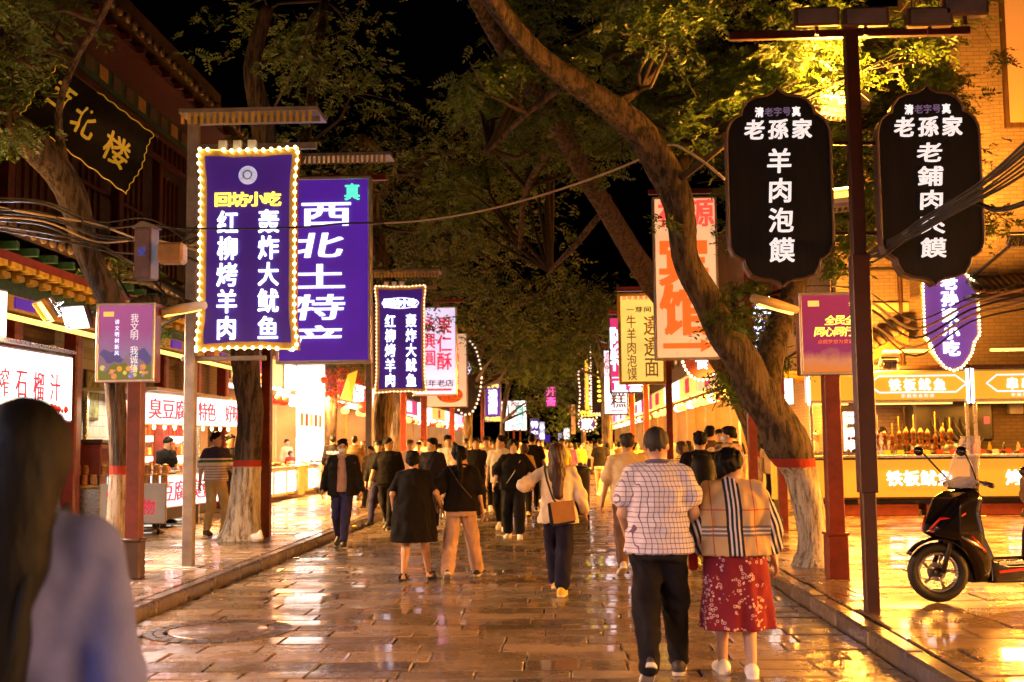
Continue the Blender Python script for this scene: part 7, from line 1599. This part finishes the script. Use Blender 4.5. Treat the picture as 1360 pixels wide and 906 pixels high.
# left pavement
person('man in a striped polo and khaki trousers standing by the limewashed tree', at_(287, 19.6, True), 1.72, 222, 'm', 1.08, ((-.13, .05, 0, 0), (.14, -.02, 0, 0)), ((-.18, .26, 1.05), (.27, -.02, .87)), (38, 0), 0, tsh(POLO, z=.88, sleeve=.8, sw=.01, o=.022), tr(KHA, fold=.006, o=.014), 'short', 'hair', BRS, 'skin', .012, True, .007, seed=31)
person('man in dark clothes tucked behind the striped polo man', at_(306, 21.3, True), 1.70, 205, 'm', 1.05, ST, head=(20, 0), top=tsh(BLK, sleeve=1.2), bottom=tr(JEAN), shoes=BS, q=.014, front=True, seed=32)
SV = 'stall keepers and cooks'
person('cook in a white cap at the near end of the tofu stall', (-7.75, 20.9, PAV+.05), 1.66, 215, 'm', 1.05, ST, ((-.15, .3, 1.0), (.15, .3, 1.0)), (15, -25), .05, tsh(CAMO, sleeve=1.5), tr(BLK2), cap='chef', q=.014, front=True, group=SV, seed=33)
person('seller in a black tee leaning over the tofu stall counter', (-7.55+.0, 22.3, PAV+.02), 1.66, 240, 'm', 1, ST, ((-.15, .3, 1.02), (.15, .3, 1.02)), (10, -20), .08, tsh(BLK), tr(BLK2), q=.014, front=True, group=SV, seed=34)
person('customer from behind in a black printed jacket before the bright left shop', at_(442, 33, True), 1.76, 20, 'm', 1.15, ST, top=tsh(BLK, sleeve=1.6, z=.8, o=.03), bottom=tr(GRY, len=.5), shoes=WS, q=.0155, seed=35, group='customers at the left shops')
p = at_(442, 33, True); lt = letters(hrow('特色美食', 0, 0, .1, .1, 1), M['white_paint'], None, 0, .02, .004); lt.location = (p[0]+.06, p[1]-.2, p[2]+1.28); lt.rotation_euler = (0, 0, R(20)); tag(lt, 'white print across the back of the black jacket customer', 'print')
person('heavy customer from behind in a dark tee at the left shops', at_(471, 31.5, True), 1.73, 0, 'm', 1.3, ST, top=tsh(OLV), bottom=tr(BLK2), shoes=BS, q=.0155, seed=36, group='customers at the left shops')
person('long haired customer in a dark top beside the pale post', at_(483, 34, True), 1.62, 340, 'f', 1, ST, top=tsh(BLK, sleeve=1.5), bottom=tr(KHA), shoes=BS, q=.018, hair='long', hairm='hair_brown', seed=37, group='customers at the left shops')
person('seller in a pale shirt behind the cream counter on the left', at_(381, 38.5, True), 1.72, 230, 'm', 1, ST, top=tsh(CRM, sleeve=1.5), bottom=tr(BLK2), q=.02, group=SV, seed=38)
person('seated helper in a red apron at the cream counter', at_(386, 36.2, True), 1.35, 220, 'f', 1.1, ST, top=tsh(RED), bottom=tr(BLK2), q=.02, hair='bob', hairm='hair_brown', group=SV, seed=39)
person('cook in a tall white cap behind the side stall on the right', at_(1085, 27, True), 1.70, 185, 'm', 1.05, ST, ((-.15, .3, 1.0), (.15, .3, 1.0)), (0, -15), .04, tsh(WHT, sleeve=1.5), tr(BLK2), cap='chef', q=.016, front=True, group=SV, seed=40)
person('squid seller in a white coat half hidden by the T post', at_(1172, 24.1, True), 1.72, 175, 'm', 1, ST, ((-.15, .25, 1.05), (.15, .25, 1.05)), (10, -10), .03, tsh(WHT, sleeve=1.7), tr(BLK2), q=.016, front=True, group=SV, seed=41)
# crowd between and beyond
r = random.Random(17)
CR = [ # px, Y, h, face, sex, top, bottom, hair, label
 (545, 27.5, 1.72, 180, 'm', PNK, GRY, 'quiff', 'young man in a pale pink tee just left of the navy tee man'), (556, 31, 1.68, 185, 'm', CRM, BLK2, 'short', 'man in a cream tee behind the pink tee youth'),
 (492, 27, 1.45, 175, 'm', OLV, BLK2, 'short', 'boy in a brown top beside the pale post'), (560, 34, 1.66, 180, 'f', WHT, JEAN, 'bob', 'woman with short hair in white behind the masked navy man'),
 (583, 29, 1.62, 178, 'f', PNK, BLK2, 'bob', 'woman peering past the masked navy man'), (603, 31, 1.66, 0, 'm', TAU, JEAN, 'short', 'mauve clad man heading away behind the white tee youth'),
 (620, 29.5, 1.75, 182, 'm', WHT, GRY, 'short', 'masked man in a white tee left of the black polo man'), (657, 30, 1.70, 180, 'm', CRM, BLK2, 'short', 'man in cream behind the crew cut man'),
 (640, 36, 1.70, 175, 'm', WHT, JEAN, 'short', 'man in pale white deep in the crowd on the left'), (652, 40, 1.64, 180, 'f', MAG, BLK2, 'long', 'woman in magenta deep in the crowd on the left'),
 (672, 33, 1.66, 0, 'f', CRM, BLK2, 'long', 'woman in cream walking off behind the fringed walker'), (690, 38, 1.72, 182, 'm', WHT, BLK2, 'short', 'man in white between the fringed walker and tall black tee man'),
 (718, 32, 1.70, 180, 'm', PNK, BLK2, 'short', 'man in pale pink just left of the reddish hair'), (720, 44, 1.62, 0, 'f', YEL, JEAN, 'long', 'woman in yellow farther up the street centre left'),
 (746, 29, 1.72, 200, 'm', YEL, BLK2, 'short', 'yellow lit man in dark trousers beside the black bin'), (757, 41, 1.64, 0, 'f', MAG, BLK2, 'bob', 'woman in a magenta top up the street centre'),
 (764, 50, 1.66, 0, 'f', WHT, JEAN, 'long', 'woman in white beyond the magenta top'), (771, 47, 1.62, 178, 'f', YEL, BLK2, 'bob', 'woman in a yellow dress top beyond the black bin'),
 (780, 55, 1.72, 0, 'm', GRY, BLK2, 'short', 'grey clad man in the far centre'), (785, 60, 1.74, 0, 'm', NAVY, BLK2, 'thin', 'elderly man in navy walking away in the far centre'),
 (791, 66, 1.62, 0, 'f', PNK, JEAN, 'long', 'far woman in pink right of the elderly man'), (775, 70, 1.70, 180, 'm', WHT, JEAN, 'short', 'far man in white approaching in the centre'),
 (735, 60, 1.70, 180, 'm', BLK, JEAN, 'short', 'far man in black left of centre'), (727, 70, 1.66, 0, 'f', RED, BLK2, 'long', 'far woman in red left of centre'), (752, 72, 1.72, 0, 'm', GRY, BLK2, 'short', 'farthest man in grey near the vanishing point'),
 (815, 46, 1.68, 180, 'f', CRM, BLK2, 'long', 'far woman in cream by the right posts'), (823, 40, 1.66, 0, 'f', OLV, BLK2, 'bob', 'woman in brown by the right posts'), (860, 24, 1.66, 0, 'f', PNK, BLK2, 'bob', 'woman in pink between the cream tee man and the checked shirt man'),
 (845, 33, 1.62, 175, 'f', YEL, BLK2, 'long', 'woman in yellow on the right in the middle distance'), (890, 30, 1.70, 180, 'm', WHT, JEAN, 'short', 'man in white on the right pavement edge far back'),
 (934, 28, 1.66, 178, 'f', CRM, BLK2, 'bob', 'woman in cream among the right pavement crowd'), (975, 29, 1.72, 0, 'm', NAVY, BLK2, 'short', 'man in navy among the right pavement crowd'), (668, 52, 1.68, 178, 'm', BLK, BLK2, 'short', 'far man in black on the left side'), (700, 58, 1.64, 0, 'f', CRM, BLK2, 'long', 'far woman in cream on the left side'), (710, 80, 1.7, 180, 'm', NAVY, BLK2, 'short', 'farthest man in navy on the left side')]
for i, (px, Y, h, fc, sx, t, b, hr, lab) in enumerate(CR):
    x = at_(px, Y)[0]; pv = x > KR or x < KL
    person(lab, (x, Y, PAV if pv else 0), h, fc+r.uniform(-12, 12), sx, r.uniform(.95, 1.15), W1 if i % 2 else W2, head=(r.uniform(-30, 30), 0), top=tsh(t, sleeve=r.choice([.7, .8, 1.6])), bottom=tr(b), shoes=[WS, BS, BWS][i % 3], q=.0155 if Y < 32 else .021 if Y < 48 else .03, front=fc > 90 and Y < 35, hair=hr, hairm='hair' if i % 3 else 'hair_brown', mask=i in (6,), seed=60+i)
bn = empty('litter_bin', at_(766, 27), 0, 'black litter bin standing in the street right of the long haired woman', 'bin')
MB().lathe([(.2, 0), (.27, .05), (.3, .95), (.31, .98)], 16).build('barrel', M['black'], bn, True); MB().lathe([(.33, .98), (.33, 1.03), (.2, 1.08), (.02, 1.09)], 16).build('lid', M['black'], bn, True)
tag(MB().lathe([(.03, 0), (.04, .1), (.03, .11)], 10).build('paper_cup', M['white'], None, True, loc=(at_(492, 21.6)[0], 21.6, .82)), 'white paper cup in the lowered hand of the man in a black tee', 'cup')
tag(field_obj('litter_bag', (lambda f: (f.ell((0, 0, .07), (.1, .07, .07), .02), f.ell((.05, 0, .14), (.03, .03, .05), .03), f.folds(.006, 4), f)[-1])(Field((-.15, -.12, -.02), (.15, .12, .25), .012)), M['white'], None), 'small crumpled white bag at the foot of the red posts', 'litter').location = (P(342, 700, 18).x, 17.95, PAV)
# ---------------------------------------------------------------- scooter
def poly_sd(px, pz, poly):
    d = np.full(np.broadcast(px, pz).shape, 1e9); ins = np.zeros(d.shape, bool); n = len(poly)
    for i in range(n):
        (x0, z0), (x1, z1) = poly[i], poly[(i+1) % n]; ex, ez = x1-x0, z1-z0
        t = np.clip(((px-x0)*ex+(pz-z0)*ez)/(ex*ex+ez*ez), 0, 1); d = np.minimum(d, (px-x0-t*ex)**2+(pz-z0-t*ez)**2)
        c = (z0 > pz) != (z1 > pz); xi = x0+(pz-z0)*ex/(ez if abs(ez) > 1e-9 else 1e-9); ins ^= (c & (px < xi))
    d = np.sqrt(d); return np.where(ins, -d, d)
def slabf(poly, w, rr, h=.011, taper=None, sm=None):
    xs = [p[0] for p in poly]; zs = [p[1] for p in poly]
    f = Field((min(xs)-.04, -.34, min(zs)-.04), (max(xs)+.04, .34, max(zs)+.04), h)
    X, Z = f.ax[0][:, None], f.ax[2][None, :]; d2 = poly_sd(X, Z, poly)[:, None, :]
    ww = w if taper is None else taper(f.ax[0][:, None, None], f.ax[2][None, None, :])
    a = d2+rr; b = np.abs(f.ax[1][None, :, None])-ww+rr
    f.d = (np.sqrt(np.maximum(a, 0)**2+np.maximum(b, 0)**2)+np.minimum(np.maximum(a, b), 0)-rr).astype(np.float32); return f
sp_ = P(1247, 797, 10.75); sk = empty('scooter', (sp_.x, 10.75, PAV), R(18), 'glossy black electric scooter with red headlight trim parked on the right pavement', 'scooter')
GB = pbr('glossy black paint', (.005, .004, .005), .14, 0, .2, 4, 0, spec=.45); GR = pbr('red trim', (.55, .02, .02), .25, bump=0)
tp_ = lambda X, Z: np.clip(.06+(X+.14)*.62, .05, .21)-np.clip((.62-Z)*.12, 0, .06)
shield = [(-.13, .62), (-.10, .70), (-.02, .80), (.09, .93), (.2, .985), (.33, 1.0), (.40, .93), (.355, .80), (.40, .58), (.50, .41), (.52, .33), (.46, .17), (.31, .17), (.26, .33), (.12, .545), (.02, .56)]
field_obj('front_shield', slabf(shield, .19, .085, .0105, tp_), GB, sk)
field_obj('floorboard', slabf([(.42, .40), (.44, .17), (1.25, .15), (1.28, .36), (.9, .33), (.6, .335)], .19, .03, .012), GB, sk)
field_obj('rear_body', slabf([(1.0, .34), (1.02, .58), (1.08, .76), (1.6, .82), (1.72, .7), (1.5, .42), (1.2, .3)], .17, .06, .014), GB, sk)
field_obj('saddle', slabf([(1.0, .74), (1.06, .83), (1.25, .80), (1.55, .88), (1.6, .82), (1.0, .72)], .15, .04, .013), cloth('tan leather seat', (.35, .17, .06), .4), sk)
for s_ in (-1, 1):
    MB().tube([(-.10, s_*.055, .655), (-.03, s_*.11, .75), (.10, s_*.195, .76), (.16, s_*.215, .80)], [.012, .014, .012, .006], 6).build('headlight_trim', GR, sk, True); MB().tube([(-.10, s_*.06, .635), (.03, s_*.13, .655), (.11, s_*.19, .70)], [.01, .012, .006], 6).build('headlight_trim', GR, sk, True)
    MB().tube([(-.07, s_*.075, .665), (.05, s_*.145, .70)], [.02, .022], 8).build('headlight', pbr('smoked lamp lens', (.04, .03, .03), .05, bump=0), sk, True)
    MB().tube([(.22, s_*.19, .60), (.36, s_*.19, .45)], [.022, .014], 6).build('red_panel', GR, sk, True); MB().bar((.5, s_*.192, .345), (1.25, s_*.192, .35), .012, .028).build('floor_trim', M['steel'], sk); MB().bar((.5, s_*.192, .27), (1.2, s_*.192, .31), .012, .02).build('red_line', GR, sk)
mb = MB().tube([(.10, -.19, .61), (.24, -.2, .53), (.34, -.2, .47)], [.008, .02, .008], 6); mb.build('silver_flash', M['steel'], sk, True)
fw = empty('front_wheel', (0, 0, .27), R(-22)); fw.parent = sk
def ring(R0, rs, n=32, m=10): 
    V = [((R0+rs*math.cos(b)*.9)*math.cos(a), rs*math.sin(b), (R0+rs*math.cos(b)*.9)*math.sin(a)) for a in [2*PI*i/n for i in range(n)] for b in [2*PI*k/m for k in range(m)]]
    return V, [(i*m+k, i*m+(k+1) % m, ((i+1) % n)*m+(k+1) % m, ((i+1) % n)*m+k) for i in range(n) for k in range(m)]
TY = pbr('tyre rubber', (.015, .014, .014), .6, 0, .3, 20, .6, 60)
V, F = ring(.22, .052); MB().add(V, F).build('tyre', TY, fw, True); V, F = ring(.168, .02); MB().add(V, F).build('rim', M['steel'], fw, True)
for k in range(5):
    a = k*2*PI/5; MB().tube([(.03*math.cos(a), 0, .03*math.sin(a)), (.10*math.cos(a+.12), .012, .10*math.sin(a+.12)), (.165*math.cos(a), 0, .165*math.sin(a))], [.022, .014, .018], 6).build('spoke', M['steel'], fw, True)
MB().lathe([(.04, -.05), (.045, 0), (.04, .05)], 16, M=Matrix.Rotation(PI/2, 4, 'X')).build('hub', M['black'], fw, True); MB().lathe([(.085, -.045), (.085, -.04)], 20, M=Matrix.Rotation(PI/2, 4, 'X')).build('brake_disc', M['alu'], fw)
for s_ in (-1, 1): MB().tube([(0, s_*.075, .27), (.1, s_*.075, .55), (.16, s_*.05, .75)], .022, 8).build('fork', M['black'], sk, True)
V = []; 
for i in range(13):
    a = R(35+i*9.5); 
    for k in range(5): y = (-1+k*.5)*.075; rr = .30+.012*(1-abs(k-2)/2); V.append((rr*math.cos(a)*1.0, y, rr*math.sin(a)))
o = MB().add([(x, y, z) for x, y, z in V], [(i*5+k, i*5+k+1, (i+1)*5+k+1, (i+1)*5+k) for i in range(12) for k in range(4)]).build('fender', GB, fw, True); o.modifiers.new('t', 'SOLIDIFY').thickness = .012
rw = empty('rear_wheel', (1.42, 0, .27)); rw.parent = sk
V, F = ring(.22, .055); MB().add(V, F).build('tyre', TY, rw, True); V, F = ring(.168, .02); MB().add(V, F).build('rim', M['steel'], rw, True)
MB().lathe([(.09, -.05), (.1, 0), (.09, .05)], 16, M=Matrix.Rotation(PI/2, 4, 'X')).build('hub', M['black'], rw, True)
field_obj('handlebar_cowl', slabf([(.20, 1.0), (.24, 1.09), (.33, 1.12), (.42, 1.06), (.38, .99)], .12, .035, .011), GB, sk)
MB().tube([(.36, -.34, 1.04), (.33, -.2, 1.07), (.31, 0, 1.08), (.33, .2, 1.07), (.36, .34, 1.04)], .016, 8).build('handlebar', M['black'], sk, True)
for s_ in (-1, 1):
    MB().tube([(.36, s_*.34, 1.04), (.345, s_*.25, 1.06)], .024, 8).build('grip', M['black'], sk, True); MB().tube([(.28, s_*.2, 1.09), (.26, s_*.3, 1.06), (.29, s_*.36, 1.04)], .007, 5).build('brake_lever', M['steel'], sk, True)
    MB().tube([(.30, s_*.2, 1.08), (.2, s_*.27, 1.22), (.12, s_*.3, 1.32)], .009, 5).build('mirror_stalk', M['black'], sk, True)
    f = Field((-.02, -.1, -.1), (.16, .1, .1), .008); f.ell((.07, 0, 0), (.035, .065, .045), .01); o = field_obj('mirror', f, GB, sk); o.location = (.0, s_*.31, 1.35)
WSM, nt_, b_ = _new('hazy clear plastic'); b_.inputs['Base Color'].default_value = (.75, .68, .66, 1); b_.inputs['Alpha'].default_value = .32; b_.inputs['Roughness'].default_value = .08
V = []
for j in range(9):
    z = 1.02+.46*j/8; wd = .2*(1-.5*(j/8)**2.2)
    for i in range(9): u = -1+i/4; V.append((.14+.18*(j/8)+.14*u*u*(1-.2*j/8), wd*u, z))
o = MB().add(V, [(j*9+i, j*9+i+1, (j+1)*9+i+1, (j+1)*9+i) for j in range(8) for i in range(8)]).build('windscreen', WSM, sk, True); o.modifiers.new('t', 'SOLIDIFY').thickness = .005
MB().tube([V[k] for k in list(range(0, 81, 9))+list(range(73, 81))+list(range(71, -1, -9))], .0035, 4).build('windscreen_rim', M['glass'] if False else pbr('clear rim', (.6, .55, .5), .2), sk, True)
f = Field((-.3, -.25, -.2), (.3, .25, .3), .016); f.ell((0, 0, 0), (.17, .14, .18), .02); f.ell((0, 0, .13), (.12, .1, .07), .03); f.folds(.008, 5); o = field_obj('cloth_bundle', f, cloth('tan cloth bundle', (.42, .25, .1), .7), None); o.location = (sp_.x+1.06, 11.08, PAV+.97); tag(o, 'tan cloth bundle lying on the scooter saddle at the right edge', 'bundle')
f = Field((-.2, -.2, -.1), (.2, .2, .2), .014); f.ell((0, 0, 0), (.14, .12, .07), .02); o = field_obj('black_cap', f, M['black'], None); o.location = (sp_.x+1.02, 11.05, PAV+1.15); tag(o, 'black cap on top of the tan bundle on the scooter', 'cap')
